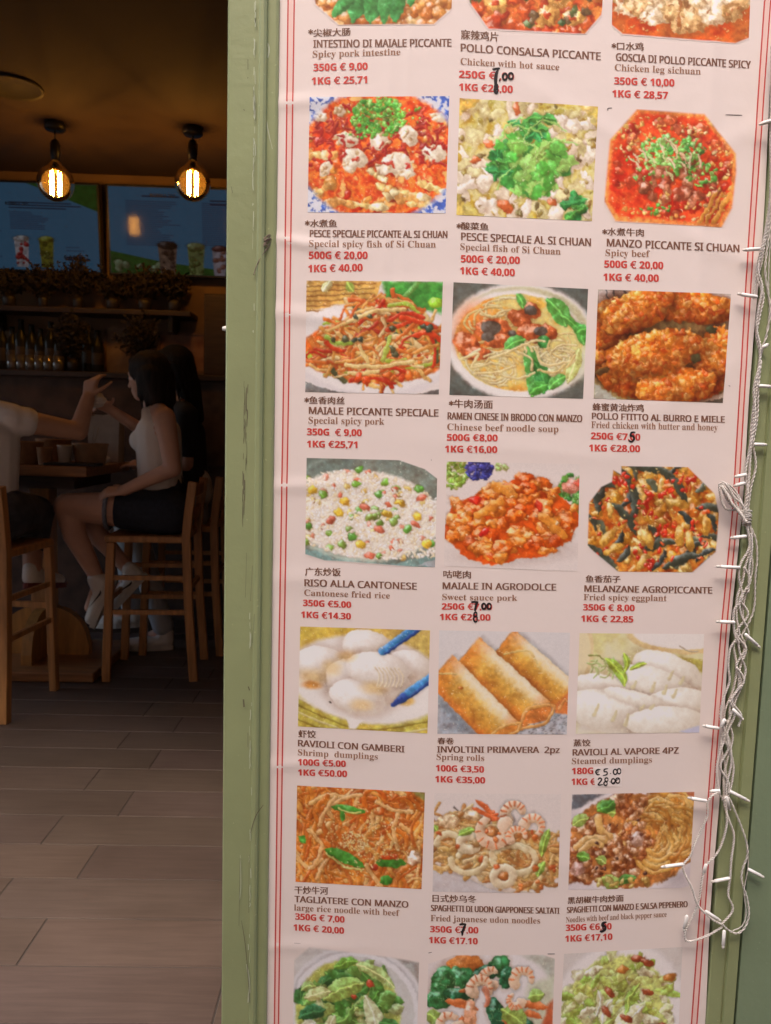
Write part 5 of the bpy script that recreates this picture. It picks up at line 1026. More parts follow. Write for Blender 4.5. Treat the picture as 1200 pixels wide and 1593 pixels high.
LEDS = [(1202, 187, 1181, 194), (1183, 387, 1156, 389), (1179, 462, 1147, 457), (1186, 541, 1196, 535), (1181, 600, 1203, 602), (1174, 691, 1193, 692), (1162, 738, 1143, 742), (1160, 751, 1142, 756), (1162, 834, 1136, 837), (1152, 883, 1114, 881), (1144, 968, 1114, 967), (1159, 986, 1183, 1008), (1140, 1103, 1157, 1120), (1119, 1133, 1093, 1129), (1121, 1230, 1104, 1231), (1100, 1246, 1070, 1241), (1136, 1231, 1167, 1247), (1130, 1239, 1136, 1261), (1064, 1344, 1028, 1349), (1099, 1344, 1094, 1360), (1136, 1366, 1106, 1372), (1164, 1352, 1189, 1365), (1097, 1417, 1122, 1433), (1069, 1424, 1064, 1449), (1127, 1447, 1125, 1476), (1128, 1118, 1122, 1132)]
for i, (ax, ay, bx, by) in enumerate(LEDS):
    p = at(ax, ay, 1.281); q = at(bx, by, 1.279 + .003*(i % 3)); d = (q - p); L = d.length; d.normalize(); b = MB()
    b.lathe([(.0016, 0), (.0030, .002), (.0031, L*.78), (.0024, L*.80)], p - string.location, 12, d); o = b.build('led_bulb', m_led, string)
    b = MB(); b.lathe([(.0023, L*.80), (.0024, L*.93), (.0016, L*.99), (.0004, L)], p - string.location, 12, d); b.build('clear_tip', m_ledtip, o)

# ------------------------------------------------------------------ the room behind the doorway
CEIL, BACK = 2.69, 4.74
m_tile = None
def tile_floor():
    M = bpy.data.materials.new('wood_look_tile'); M.use_nodes = True; n = M.node_tree.nodes; l = M.node_tree.links; b = n['Principled BSDF']
    a = n.new('ShaderNodeVertexColor'); a.layer_name = 'print'; tc = n.new('ShaderNodeTexCoord'); mp = n.new('ShaderNodeMapping'); mp.inputs['Scale'].default_value = (3, 40, 1); l.new(tc.outputs['Object'], mp.inputs[0])
    nz = n.new('ShaderNodeTexNoise'); nz.inputs['Scale'].default_value = 1.6; nz.inputs['Detail'].default_value = 8; nz.inputs['Roughness'].default_value = .65; nz.inputs['Distortion'].default_value = .6; l.new(mp.outputs[0], nz.inputs[0])
    cr = n.new('ShaderNodeValToRGB'); cr.color_ramp.elements[0].position = .3; cr.color_ramp.elements[1].position = .7; cr.color_ramp.elements[0].color = (.78, .76, .74, 1); cr.color_ramp.elements[1].color = (1.08, 1.07, 1.05, 1); l.new(nz.outputs['Fac'], cr.inputs[0])
    mx = n.new('ShaderNodeMixRGB'); mx.blend_type = 'MULTIPLY'; mx.inputs[0].default_value = 1; l.new(a.outputs[0], mx.inputs[1]); l.new(cr.outputs[0], mx.inputs[2]); v = n.new('ShaderNodeTexVoronoi'); v.inputs['Scale'].default_value = 5.5; l.new(tc.outputs['Object'], v.inputs['Vector'])
    vr = n.new('ShaderNodeValToRGB'); vr.color_ramp.elements[0].position = .018; vr.color_ramp.elements[1].position = .03; vr.color_ramp.elements[0].color = (.35, .32, .3, 1); vr.color_ramp.elements[1].color = (1, 1, 1, 1); l.new(v.outputs['Distance'], vr.inputs[0])
    n5 = n.new('ShaderNodeTexNoise'); n5.inputs['Scale'].default_value = 2.3; n5.inputs['Detail'].default_value = 7; l.new(tc.outputs['Object'], n5.inputs[0])
    r5 = n.new('ShaderNodeValToRGB'); r5.color_ramp.elements[0].position = .36; r5.color_ramp.elements[1].position = .62; r5.color_ramp.elements[0].color = (.84, .82, .80, 1); r5.color_ramp.elements[1].color = (1.06, 1.05, 1.05, 1); l.new(n5.outputs['Fac'], r5.inputs[0])
    q1 = n.new('ShaderNodeMixRGB'); q1.blend_type = 'MULTIPLY'; q1.inputs[0].default_value = 1; l.new(mx.outputs[0], q1.inputs[1]); l.new(vr.outputs[0], q1.inputs[2])
    q2 = n.new('ShaderNodeMixRGB'); q2.blend_type = 'MULTIPLY'; q2.inputs[0].default_value = 1; l.new(q1.outputs[0], q2.inputs[1]); l.new(r5.outputs[0], q2.inputs[2]); l.new(q2.outputs[0], b.inputs['Base Color'])
    n4 = n.new('ShaderNodeTexNoise'); n4.inputs['Scale'].default_value = 4; n4.inputs['Detail'].default_value = 4; l.new(tc.outputs['Object'], n4.inputs[0])
    mr = n.new('ShaderNodeMapRange'); mr.inputs[3].default_value = .38; mr.inputs[4].default_value = .6; l.new(n4.outputs['Fac'], mr.inputs[0]); l.new(mr.outputs[0], b.inputs['Roughness'])
    return M
rr = random.Random(4); V = []; Fq = []; Cq = []
y = 1.617 - .1685*2; k = 0
while y < 5.0:
    j = {0: -.287, 1: -.287, 2: -.756}.get(k, (-.915, -.748)[(k - 3) % 2] if k > 2 else -.287)
    if k == 2: j = -.756
    x = j - 4.0
    while x < 1.9:
        g_ = .0014; dx = (x + g_, x + 1.0 - g_); dy = (y + g_, y + .1685 - g_); o = len(V); t = rr.uniform(.9, 1.08); c = (.134*t, .096*t*rr.uniform(.98, 1.02), .076*t*rr.uniform(.96, 1.03))
        e = .0012
        V += [(dx[0]+e, dy[0]+e, 0), (dx[1]-e, dy[0]+e, 0), (dx[1]-e, dy[1]-e, 0), (dx[0]+e, dy[1]-e, 0), (dx[0], dy[0], -.0025), (dx[1], dy[0], -.0025), (dx[1], dy[1], -.0025), (dx[0], dy[1], -.0025)]
        Fq += [(o, o+1, o+2, o+3), (o+4, o+5, o+1, o), (o+5, o+6, o+2, o+1), (o+6, o+7, o+3, o+2), (o+7, o+4, o, o+3)]; Cq += [c]*8; x += 1.0
    y += .1685; k += 1
np_mesh('floor', np.array(V), Fq, tile_floor(), colors=np.array(Cq)); tag(bpy.data.objects['floor'], kind='structure')
gr = MB(); gr.box((-4.5, 1.34, -.05), (2.2, 5.0, -.002)); tag(gr.build('floor_grout', mat('grout', (.08, .065, .055), .9)), kind='structure')
m_ceil = mat('warm_ceiling_paint', (.052, .029, .018), .85, var=.06, scale=2); m_wall = mat('ochre_wall_paint', (.19, .115, .06), .85, var=.08, scale=3)
b = MB(); b.box((-4.5, 1.50, CEIL), (2.2, 5.0, CEIL + .2)); tag(b.build('ceiling', m_ceil), kind='structure')
b = MB(); b.box((-4.5, BACK, -.05), (2.2, BACK + .25, CEIL)); tag(b.build('back_wall', m_wall), kind='structure')
b = MB(); b.box((-4.6, 1.50, -.05), (-4.5, 1.9, CEIL + .2)); b.box((-4.6, 4.3, -.05), (-4.5, 5.0, CEIL + .2)); b.box((-4.6, 1.9001, 2.35), (-4.5, 4.2999, CEIL + .2)); b.box((2.2, 1.50, -.05), (2.3, 5.0, CEIL + .2)); tag(b.build('side_wall', mat('pale_wall_paint', (.62, .50, .40), .85)), kind='structure')  # unseen left wall has a gap added to let daylight in
b = MB(); b.box((-.20, 1.342, -.05), (2.2, 1.50, CEIL)); b.box((-4.5, 1.50, 2.2502), (-.20, 1.52, CEIL)); tag(b.build('front_wall', mat('pale_inner_paint', (.62, .50, .40), .85)), kind='structure')
dl = at(20, 134, 3.1); kz = CEIL
d = ray(20, 134); dl = CAMP + d*((CEIL - CAMZ)/d.z)
b = MB(); b.lathe([(.02, -.002), (.115, -.004), (.125, -.012), (.128, -.0005)], (0, 0, 0), 28); o = b.build('ceiling_vent', mat('brown_vent', (.022, .014, .009), .6)); o.location = dl; tag(o, 'round brown ceiling vent near the left edge', 'vent')
# pendant lamps
m_black = mat('black_metal', (.015, .013, .012), .4, metal=.3); m_brass = mat('aged_brass', (.25, .14, .05), .35, metal=1.0)
def amber_glass():
    M = bpy.data.materials.new('amber_bulb_glass'); M.use_nodes = True; n = M.node_tree.nodes; l = M.node_tree.links; n.remove(n['Principled BSDF'])
    t = n.new('ShaderNodeBsdfTransparent'); t.inputs[0].default_value = (.90, .60, .24, 1); g_ = n.new('ShaderNodeBsdfGlossy'); g_.inputs['Roughness'].default_value = .05; g_.inputs[0].default_value = (1, .85, .6, 1)
    df = n.new('ShaderNodeBsdfTranslucent'); df.inputs[0].default_value = (.85, .45, .12, 1); m0 = n.new('ShaderNodeMixShader'); m0.inputs[0].default_value = .025; l.new(t.outputs[0], m0.inputs[1]); l.new(df.outputs[0], m0.inputs[2])
    lw = n.new('ShaderNodeLayerWeight'); lw.inputs[0].default_value = .25; mx = n.new('ShaderNodeMixShader'); l.new(lw.outputs['Fresnel'], mx.inputs[0]); l.new(m0.outputs[0], mx.inputs[1]); l.new(g_.outputs[0], mx.inputs[2]); l.new(mx.outputs[0], n['Material Output'].inputs[0]); return M
m_amber = amber_glass()
m_fil = mat('glowing_filament', (1, .6, .2), .5, emit=(1.0, .62, .20), estr=85.0)
def pendant(label, px):
    p = at(px, 285, 3.98); t = thing('pendant_lamp', label, 'lamp', (p.x, p.y, CEIL), group='globe bulb pendants under the ceiling')
    zc = p.z - CEIL; b = MB(); b.lathe([(.01, -.001), (.047, -.001), (.050, -.01), (.050, -.03), (.044, -.037), (.008, -.04)], n=28); b.build('canopy', m_black, t)
    b = MB(); b.tube([(0, 0, -.035), (0, 0, zc + .205)], .004, 8); b.build('cord', m_black, t)
    b = MB(); b.lathe([(.006, zc + .21), (.018, zc + .20), (.020, zc + .19), (.024, zc + .186), (.024, zc + .135), (.021, zc + .13), (.020, zc + .105)], n=20); b.build('socket', m_black, t)
    R_ = .088; prof = [(.018, .118), (.020, .105), (.032, .088)] + [(R_*math.cos(rad(a)), R_*math.sin(rad(a))) for a in range(62, -91, -8)] ; prof[-1] = (.001, -R_)
    b = MB(); b.lathe([(r, z + zc) for r, z in prof], n=32); bl = b.build('bulb', m_amber, t)
    b = MB(); b.lathe([(.016, zc + .1), (.014, zc + .075), (.004, zc + .06), (.003, zc + .05)], n=12); b.build('stem', m_brass, bl)
    b = MB()
    for k in range(6):
        a = 2*math.pi*k/6 + .3; c, s_ = math.cos(a), math.sin(a); b.tube([(.024*c, .024*s_, zc + .055), (.026*c, .026*s_, zc + .0), (.024*c, .024*s_, zc - .058)], .0014, 6)
    b.build('filament', m_fil, bl); return t
pendant('lit amber globe bulb pendant, the one further left', 87); pendant('lit amber globe bulb pendant beside the green post', 300)

# menu screens on the back wall
m_bezel = mat('black_bezel', (.012, .012, .014), .3)
def screen_pic(kind):
    p = Pic(.56, 90 + kind, (100, 158, 206), w=330); p.A *= (1 + .05*(p.tex[..., None] - .5)); r = p.r
    g = (70, 120, 50)
    def lines(x0, x1, y0, y1, n, c=(78, 98, 140), t=.0026):
        for i in range(n):
            y = y0 + (y1-y0)*i/max(1, n-1); p.strand([(x0, y), (x0 + (x1-x0)*r.uniform(.55, 1), y)], t, c, shadow=0, hl=0, dk=0, tex=0)
    def cup(x, y, w, h, c, c2, top):
        p.fill(p.poly([(x-w, y-h), (x+w, y-h), (x+w*.75, y+h), (x-w*.75, y+h)]), c, .3)
        p.dots(14, p.rect(x-w*.7, x+w*.7, y-h*.8, y+h*.9), .008, .018, [c2], hl=.2); p.blob(x, y-h, w*1.05, w*.45, 0, top, tex=.3)
    if kind == 0:
        p.fill(p.poly([(.58, 0), (1, 0), (1, .3)]), g, .2); lines(.72, .85, .06, .14, 3, (170, 200, 160), .004)
        lines(.02, .42, .2, .94, 26); lines(.47, .7, .33, .52, 10); lines(.47, .95, .22, .28, 3, (60, 75, 110), .004); lines(.03, .4, .42, .48, 2, (60, 75, 110), .005); lines(.05, .3, .1, .1, 1, (60, 75, 110), .005)
        cup(.53, .8, .045, .165, (215, 205, 215), (200, 60, 60), (225, 220, 230)); cup(.68, .8, .045, .165, (150, 145, 50), (120, 120, 40), (170, 170, 70)); lines(.8, .92, .72, .76, 2); lines(.8, .95, .84, .86, 2, (50, 60, 90), .008); lines(.8, .9, .93, .96, 2)
    else:
        p.fill(p.poly([(0, .74), (.3, .85), (.65, .93), (1, 1.0), (0, 1)]), g, .25); p.fill(p.poly([(.6, .95), (1, .88), (1, 1), (.6, 1)]), (75, 130, 55), .2); p.dots(8, p.rect(.02, .3, .85, .95), .02, .03, [(170, 190, 150)], hl=.1)
        lines(.1, .42, .16, .66, 22); lines(.55, .86, .16, .64, 22); lines(.2, .45, .1, .1, 1, (60, 75, 110), .005); lines(.6, .9, .13, .17, 2, (60, 75, 110), .005)
        cup(.34, .83, .058, .17, (150, 120, 105), (90, 65, 60), (70, 55, 55)); cup(.51, .83, .052, .17, (150, 160, 100), (120, 135, 70), (175, 185, 130)); cup(.65, .84, .045, .16, (205, 190, 205), (190, 130, 120), (120, 70, 70))
    return p
m_scr = vcol_mat('lit_screen', .10, emit=.022); m_scr.node_tree.nodes['Principled BSDF'].inputs['Specular IOR Level'].default_value = .09
TT = Texts(); th = [TT.add(sansb(s), .01) for s in ('BUBBLE TEA', '€ 4.00')]; TG = TT.run()
m_scrink = mat('screen_ink', (.01, .01, .015), .3)
def screen(label, x0, x1, kind):
    a = at(x0, 300, BACK); bq = at(x1, 309, BACK); z0, z1 = 2.10, 2.605; xa, xb = a.x, bq.x; xc = (xa+xb)/2
    t = thing('menu_screen', label, 'screen', (xc, BACK - .06, z0), group='menu screens on the back wall')
    M = Matrix.Translation((0, 0, 0)) @ Matrix.Rotation(rad(6), 4, 'X'); L = .02; w2 = (xb-xa)/2; h = z1 - z0
    b = MB(); b.box((-w2, -.02, 0), (w2, .03, h), M, .004); b.build('bezel', m_bezel, t)
    p = screen_pic(kind); H, W_ = p.H, p.W; u = np.arange(W_)/(W_-1); v = np.arange(H)/(H-1); U, Vv = np.meshgrid(u, v); m_ = .014
    X = -w2 + m_ + U*(2*w2 - 2*m_); Z = h - m_ - Vv*(h - 2*m_); P = np.stack([X, np.full_like(X, -.0215), Z], -1).reshape(-1, 3); P = np.array([tuple(M @ Vector(q)) for q in P])
    c = np.clip(p.A/255., 0, 1)**2.2
    o = np_mesh('display', P, grid_faces(H, W_), m_scr, colors=c.reshape(-1, 3)); o.parent = t
    for k, (tx, ty, th_) in enumerate([(-.05, .205, .016), (.27, .08, .022)] if kind == 0 else [(-.25, h - .065, .018)]):
        v, f = TG[k]; s_ = th_/capH; q = [tuple(M @ Vector((tx + a_[0]*s_, -.0225, ty + (h-.34 if kind == 0 and k == 0 else 0) + a_[1]*s_))) for a_ in v]; bb = MB(); bb.add(q, f); bb.build('screen_lettering', m_scrink, o)
    b = MB(); b.box((-.12, .03, .12), (.12, .061, .34)); b.build('bracket', m_black, t); return t
screen('wall menu screen at the far left with a green corner and two drinks', -95, 166, 0)
screen('wall menu screen next to the green post, green wave along its bottom', 176, 440, 1)

# back bar: panelled lower wall with ledge, shelf, things on them
m_wood_d = mat('dark_wood', (.040, .022, .012), .55, var=.3, scale=6, stretch=(1, 1, 12)); m_brick = mat('brown_wall_cladding', (.075, .042, .028), .8, var=.35, scale=9, bump=.3, bscale=14)
LEDGE = 1.515; SHELF = 1.885
bar = thing('back_bar', 'dark clad back bar with ledge along the rear wall', 'bar counter', (-1.6, 4.50, 0))
b = MB(); b.box((-4.45, 4.46, 0.0), (2.15, BACK - .003, LEDGE - .035)); local(b, bar).build('cladding', m_brick, bar)
b = MB(); b.box((-4.45, 4.43, LEDGE - .0345), (2.15, BACK - .003, LEDGE), None, .006); local(b, bar).build('ledge', m_wood_d, bar)
b = MB(); b.box((-4.45, 4.447, 0.001), (2.15, 4.459, .09)); b.box((-4.45, 4.45, .98), (2.15, 4.459, 1.0)); local(b, bar).build('skirting', m_wood_d, bar)
sx = at(300, 500, 4.6).x
shelf = thing('wall_shelf', 'dark wooden wall shelf under the screens carrying dried plants', 'shelf', (-1.9, 4.6, SHELF))
b = MB(); b.box((-4.4, 4.54, SHELF - .03), (sx, BACK - .003, SHELF), None, .004); local(b, shelf).build('board', m_wood_d, shelf)
for x in (-3.2, -2.2, sx - .12): b = MB(); b.box((x - .012, 4.56, SHELF - .12), (x + .012, BACK - .003, SHELF - .0305)); local(b, shelf).build('bracket', m_black, shelf)
m_leafd = mat('dried_leaves', (.026, .019, .009), .8, var=.5, scale=30); m_pot = mat('dark_pot', (.022, .015, .011), .5, var=.2, scale=20)
def dried_plant(px, w, h, label, z, Y=4.62, n=60, seed=0):
    r = random.Random(seed); p = at(px, 480, Y); t = thing('dried_plant', label, 'plant', (p.x, Y, z), group='dried plants above the bar')
    b = MB(); k_ = r.uniform(.55, .95); b.lathe([(.03*k_, 0.0), (.045*k_, .01), (.05*k_, .05), (.042*k_, .075), (.038*k_, .07), (.01*k_, .068)], n=16); b.build('pot', m_pot, t)
    st = MB(); lv = MB()
    for k in range(n):
        a = r.uniform(0, 6.28); e = r.uniform(.2, 1); tip = Vector((math.cos(a)*w*e, math.sin(a)*min(w, .09)*e, .07 + h*r.uniform(.35, 1)*(1 - .4*e*e))); mid = Vector((tip.x*.35, tip.y*.35, .05 + (tip.z-.07)*.6)); base = Vector((r.uniform(-.015, .015), r.uniform(-.015, .015), .06))
        P = smooth_path([base, mid, tip], 3); st.tube(P, .0018, 4)
        for q in P[2:]:
            for s_ in range(2):
                d = Vector((r.uniform(-1, 1), r.uniform(-1, 1), r.uniform(-.6, .8))).normalized(); L = r.uniform(.015, .04); o = d.orthogonal().normalized()*L*.28; c = q + d*L*.5
                lv.add([q, c + o, q + d*L, c - o], [(0, 1, 2, 3)])
    st.build('stem', m_wood_d, t); lv.build('foliage', m_leafd, t)
for i, (px, w, h, z, lab) in enumerate([(15, .10, .17, SHELF, 'low dried plant at the left end of the wall shelf'), (68, .13, .19, SHELF, 'bushy dried plant on the shelf below the first screen'), (122, .17, .25, SHELF, 'tallest dried plant on the shelf, reaching the first screen'), (176, .10, .14, SHELF, 'small dried plant on the shelf below the gap between screens'), (226, .15, .20, SHELF, 'spreading dried plant on the shelf with drooping leaves'), (272, .10, .19, SHELF, 'spiky dried plant near the right end of the shelf'), (112, .11, .28, LEDGE, 'dark dried bouquet on the ledge in front of the bottles'), (218, .14, .30, LEDGE, 'dried bouquet on the ledge beside the framed picture')]):
    dried_plant(px, w, h, lab, z + .001, 4.62 if z == SHELF else 4.52, 84, i + 30)
m_bottle = mat('dark_bottle_glass', (.02, .018, .012), .3, spec=.2); m_clear = mat('drinking_glass', (.10, .085, .07), .06, spec=.8); m_label = mat('bottle_label', (.05, .032, .018), .6)
BT = None
for i, px in enumerate([4, 20, 34, 50, 64, 80, 94, 138, 152]):
    p = at(px, 560, 4.66); s_ = (1.0, .92, 1.08, .98, .9, 1.05, .95, 1.0, .9)[i]
    if BT is None:
        t = thing('bottle', 'dark bottle at the left end of the ledge', 'bottle', (p.x, 4.66, LEDGE + .001), group='bottles on the ledge'); BT = t
        b = MB(); b.lathe([(.002, 0), (.036, 0), (.038, .006), (.038, .17), (.034, .19), (.016, .225), (.014, .27), (.016, .272), (.016, .285), (.002, .286)], n=18); b.build('body', m_bottle, t)
        b = MB(); b.lathe([(.0384, .06), (.0387, .061), (.0387, .135), (.0384, .136)], n=18); b.build('label', m_label, t)
    else:
        t = copy_tree(BT); t.location = (p.x, 4.66, LEDGE + .001); t['label'] = ['', 'second dark bottle from the left end of the ledge', 'tallest dark bottle near the left end of the ledge', 'dark bottle behind the row of glasses, middle of the ledge', 'shortest dark bottle behind the row of glasses', 'dark bottle just left of the dried bouquet', 'dark bottle right beside the dried bouquet, left of it', 'dark bottle just right of the dark dried bouquet', 'dark bottle left of the pale notice board'][i]
    t.scale = (1, 1, s_)
GT = None
for i, px in enumerate([20, 34, 48, 62, 76, 91]):
    p = at(px, 575, 4.50); 
    if GT is None:
        b = MB(); b.lathe([(.002, .0), (.026, .0), (.03, .004), (.034, .085), (.031, .085), (.027, .01), (.002, .008)], n=18); GT = b.build('glass', m_clear); o = GT
    else: o = GT.copy(); COL.objects.link(o)
    o.location = (p.x, 4.50, LEDGE + .001); tag(o, ['leftmost upside glass in the row on the ledge', 'second glass from the left in the ledge row', 'third glass from the left in the ledge row', 'fourth glass from the left in the ledge row', 'fifth glass from the left in the ledge row', 'rightmost glass of the ledge row, near the raised hand'][i], 'glass', 'glasses on the ledge')
    if i == 0: o['label'] = 'leftmost small glass in the row on the ledge'
m_frame = mat('wood_frame', (.16, .085, .04), .5, var=.2, scale=20)
def framed(name, label, cat, px0, px1, py0, py1, Y, c1, c2, seed):
    a = at(px0, py0, Y); c = at(px1, py1, Y); w2 = (c.x - a.x)/2; h = a.z - c.z; t = thing(name, label, cat, ((a.x+c.x)/2, Y, c.z))
    b = MB(); f = .018; b.box((-w2, -.012, 0), (w2, .012, f)); b.box((-w2, -.012, h-f), (w2, .012, h)); b.box((-w2, -.0118, f), (-w2+f, .0118, h-f)); b.box((w2-f, -.0118, f), (w2, .0118, h-f)); b.build('frame', m_frame, t)
    M = mat('painted_scene', c1, .5, scale=9, col2=c2); b = MB(); b.box((-w2+f, -.006, f), (w2-f, .010, h-f)); b.build('picture', M, t)
framed('framed_picture', 'framed reddish picture on the back wall right of the dried bouquet', 'picture', 246, 322, 516, 582, 4.70, (.16, .06, .03), (.30, .15, .07), 1)
framed('notice_board', 'pale ochre framed notice board behind the raised hand', 'board', 162, 206, 506, 586, 4.71, (.26, .17, .09), (.15, .09, .05), 2)
pc = at(322, 460, 4.68); b = MB(); x0, x1, z1 = pc.x, pc.x + .75, pc.z
cab = thing('tall_cabinet', 'dark cabinet on the ledge at the right end of the back wall', 'cabinet', ((x0+x1)/2, 4.6, LEDGE)); b.box((x0, 4.605, LEDGE + .001), (x1, BACK - .002, z1)); local(b, cab).build('carcass', m_wood_d, cab); b = MB(); b.box((x0 + .012, 4.588, LEDGE + .012), (x0 + .36, 4.604, z1 - .012), None, .003); b.box((x0 + .372, 4.588, LEDGE + .012), (x1 - .012, 4.604, z1 - .012), None, .003); local(b, cab).build('door', m_wood_d, cab)
# ------------------------------------------------------------------ table and chairs
m_wood = mat('honey_wood', (.46, .215, .070), .45, var=.22, scale=4, stretch=(14, 14, 1.2)); m_wood_t = mat('table_wood', (.30, .135, .050), .4, var=.25, scale=4, stretch=(1.2, 14, 14)); m_ochre = mat('ochre_wood', (.42, .20, .045), .5, var=.2, scale=5, stretch=(8, 8, 1.5))
SEAT = .70
def build_chair():
    t = thing('chair', '', 'chair', (0, 0, 0), group='tall wooden chairs at the table'); hw = .175
    b = MB(); b.box((-.195, -.19, SEAT - .032), (.175, .19, SEAT), None, .008); b.build('seat', m_wood, t)
    for s_ in (-1, 1):
        b = MB(); b.bar((-.195, s_*.178, 0), (-.168, s_*hw, SEAT - .0325), .038, .034, bev=.004); b.build('leg', m_wood, t)
        b = MB(); P = [(.215, s_*.180, 0), (.190, s_*.178, .35), (.178, s_*.176, SEAT), (.190, s_*.176, .82), (.208, s_*.176, .955)]
        for p, q in zip(P[:-1], P[1:]):
            b.bar(p, (Vector(q) + (Vector(q)-Vector(p)).normalized()*.004), .040, .032, bev=.003)
        b.build('leg', m_wood, t)
        b = MB(); b.bar((-.17, s_*.176, .50), (.172, s_*.176, .50), .022, .016); b.build('stretcher', m_wood, t)
        b = MB(); b.bar((-.175, s_*.177, .335), (.18, s_*.177, .335), .022, .016); b.build('stretcher', m_wood, t)
    b = MB(); b.bar((-.178, -.165, .40), (-.178, .165, .40), .018, .026, ref=(0, 0, 1)); b.build('stretcher', m_wood, t); b = MB(); b.bar((.183, -.165, .44), (.183, .165, .44), .018, .024, ref=(0, 0, 1)); b.build('stretcher', m_wood, t)
    for z, x in ((.80, .187), (.915, .203)):
        b = MB(); n = 8; pts = [(x + .012*math.sin(math.pi*k/n), -.162 + .324*k/n) for k in range(n+1)]
        vs = []
        for (xx, yy) in pts: vs += [(xx-.007, yy, z-.026), (xx+.007, yy, z-.026), (xx+.007, yy, z+.026), (xx-.007, yy, z+.026)]
        fs = [(4*i+a, 4*i+(a+1) % 4, 4*i+4+(a+1) % 4, 4*i+4+a) for i in range(n) for a in range(4)] + [(0, 1, 2, 3)[::-1], tuple(4*n+a for a in range(4))]
        b.add(vs, fs); b.build('back_slat', m_wood, t)
    return t
c1 = build_chair(); c1['label'] = 'wooden chair under the woman in dark shorts'; c1.location = (-1.035, 3.765, 0); c1.rotation_euler = (0, 0, rad(4))
c2 = copy_tree(c1); c2['label'] = 'wooden chair under the person in the white tee'; c2.location = (-1.598, 3.255, 0); c2.rotation_euler = (0, 0, rad(-95))
c3 = copy_tree(c1); c3['label'] = 'wooden chair under the person in black behind the woman'; c3.location = (-.985, 4.20, 0); c3.rotation_euler = (0, 0, rad(2))
TZ = at(90, 725, 3.56).z; tx1 = at(134, 735, 3.55).x
tb = thing('table', 'square wooden bar table on a pedestal with food boxes on it', 'table', (tx1 - .40, 3.86, 0))
b = MB(); b.box((tx1 - .80, 3.55, TZ - .048), (tx1, 4.20, TZ), None, .006); local(b, tb).build('tabletop', m_wood_t, tb)
b = MB(); b.box((tx1 - .72, 3.62, TZ - .11), (tx1 - .08, 4.13, TZ - .0485)); local(b, tb).build('apron', m_wood_d, tb)
cxp = at(66, 760, 3.84).x; b = MB(); b.box((cxp - .05, 3.80, .055), (cxp + .05, 3.90, TZ - .111), None, .006); local(b, tb).build('pedestal', m_wood, tb)
b = MB(); b.box((cxp - .42, 3.53, .004), (tx1 + .03, 4.12, .05), None, .006); local(b, tb).build('base', m_wood_t, tb)
for k in range(4):
    b = MB(); M = Matrix.Translation((cxp, 3.85, .0505)) @ Matrix.Rotation(k*math.pi/2, 4, 'Z')
    pts = [(.0505, 0), (.225, 0), (.226, .05)] + [(.0505 + .17*math.cos(rad(a)), .05 + .19*math.sin(rad(a))) for a in range(10, 91, 10)]
    b.prism(pts, .05, M @ Matrix.Translation((0, -.025, 0))); local(b, tb).build('foot', m_ochre, tb)
# what stands on the table
m_kraft = mat('kraft_card', (.30, .16, .075), .7, var=.12, scale=30); m_cup = mat('pale_card', (.46, .38, .30), .6); m_in = mat('dark_broth', (.05, .025, .012), .2)
def bowl(name, label, px, Y, r, h, m, inner, cat='bowl'):
    p = at(px, 700, Y); t = thing(name, label, cat, (p.x, Y, TZ + .0005)); b = MB()
    b.lathe([(.002, 0), (r*.80, 0), (r*.82, .004), (r, h), (r*1.03, h + .002), (r*1.03, h + .007), (r*.97, h + .006), (r*.80, .012), (.002, .010)], n=28); b.build('wall', m, t)
    b = MB(); b.lathe([(.001, h*.8), (r*.93, h*.8), (r*.93, h*.805), (.001, h*.81)], n=24); b.build('filling', inner, t); return t
t = bowl('paper_bowl', 'round kraft paper bowl with chopsticks near the table corner', 141, 3.72, .082, .098, m_kraft, m_in)
b = MB(); b.tube([(-.01, .02, .07), (.02, .0, .185)], .0035, 6); b.tube([(.0, .02, .07), (.035, .01, .18)], .0035, 6); b.build('chopstick', m_cup, t)
bowl('paper_bowl', 'kraft paper bowl beside the white tee, left on the table', 42, 3.68, .075, .10, m_kraft, m_in)
bowl('paper_bowl', 'shallow paper bowl with dark rim behind the cups', 84, 3.98, .085, .11, m_kraft, m_in)
bowl('paper_cup', 'pale paper cup between the two kraft bowls', 101, 3.66, .034, .088, m_cup, m_in, 'cup')
bowl('paper_cup', 'small brown paper cup in front of the left bowl', 70, 3.64, .036, .075, m_kraft, m_in, 'cup')
p = at(118, 715, 3.64); b = MB(); b.box((-.12, -.055, 0), (.12, .055, .014), None, .005); o = b.build('tray', m_black); o.location = (p.x, 3.615, TZ + .0005); tag(o, 'low black tray at the front edge of the table', 'tray')
def crumple(name, c, r, label, cat, seed, m, sx=(1, 1, 1)):
    rr = random.Random(seed); bm = bmesh.new(); bmesh.ops.create_icosphere(bm, subdivisions=4, radius=1)
    ks = [(Vector((rr.uniform(-1, 1), rr.uniform(-1, 1), rr.uniform(-1, 1))).normalized(), rr.uniform(3, 9), rr.uniform(0, 6)) for _ in range(9)]
    for v in bm.verts:
        d = v.co.copy(); h = 1 + sum(.06*abs(math.sin(k*d.dot(a) + ph)) for a, k, ph in ks) - .25; v.co = Vector((d.x*sx[0], d.y*sx[1], d.z*sx[2]))*h*r
    me = bpy.data.meshes.new(name); bm.to_mesh(me); bm.free(); me.materials.append(m); o = link(bpy.data.objects.new(name, me)); o.location = c; return tag(o, label, cat)
m_nap = mat('white_napkin', (.72, .66, .60), .8)
crumple('napkin', at(146, 622, 3.585), .043, 'crumpled white napkin held between the two raised hands', 'napkin', 3, m_nap, (1.1, .9, .8))
crumple('napkin', Vector((at(176, 712, 3.9).x - .05, 3.9, TZ + .022)), .028, 'small crumpled napkin lying on the table by the bowl', 'napkin', 6, m_nap, (1.2, 1, .7))
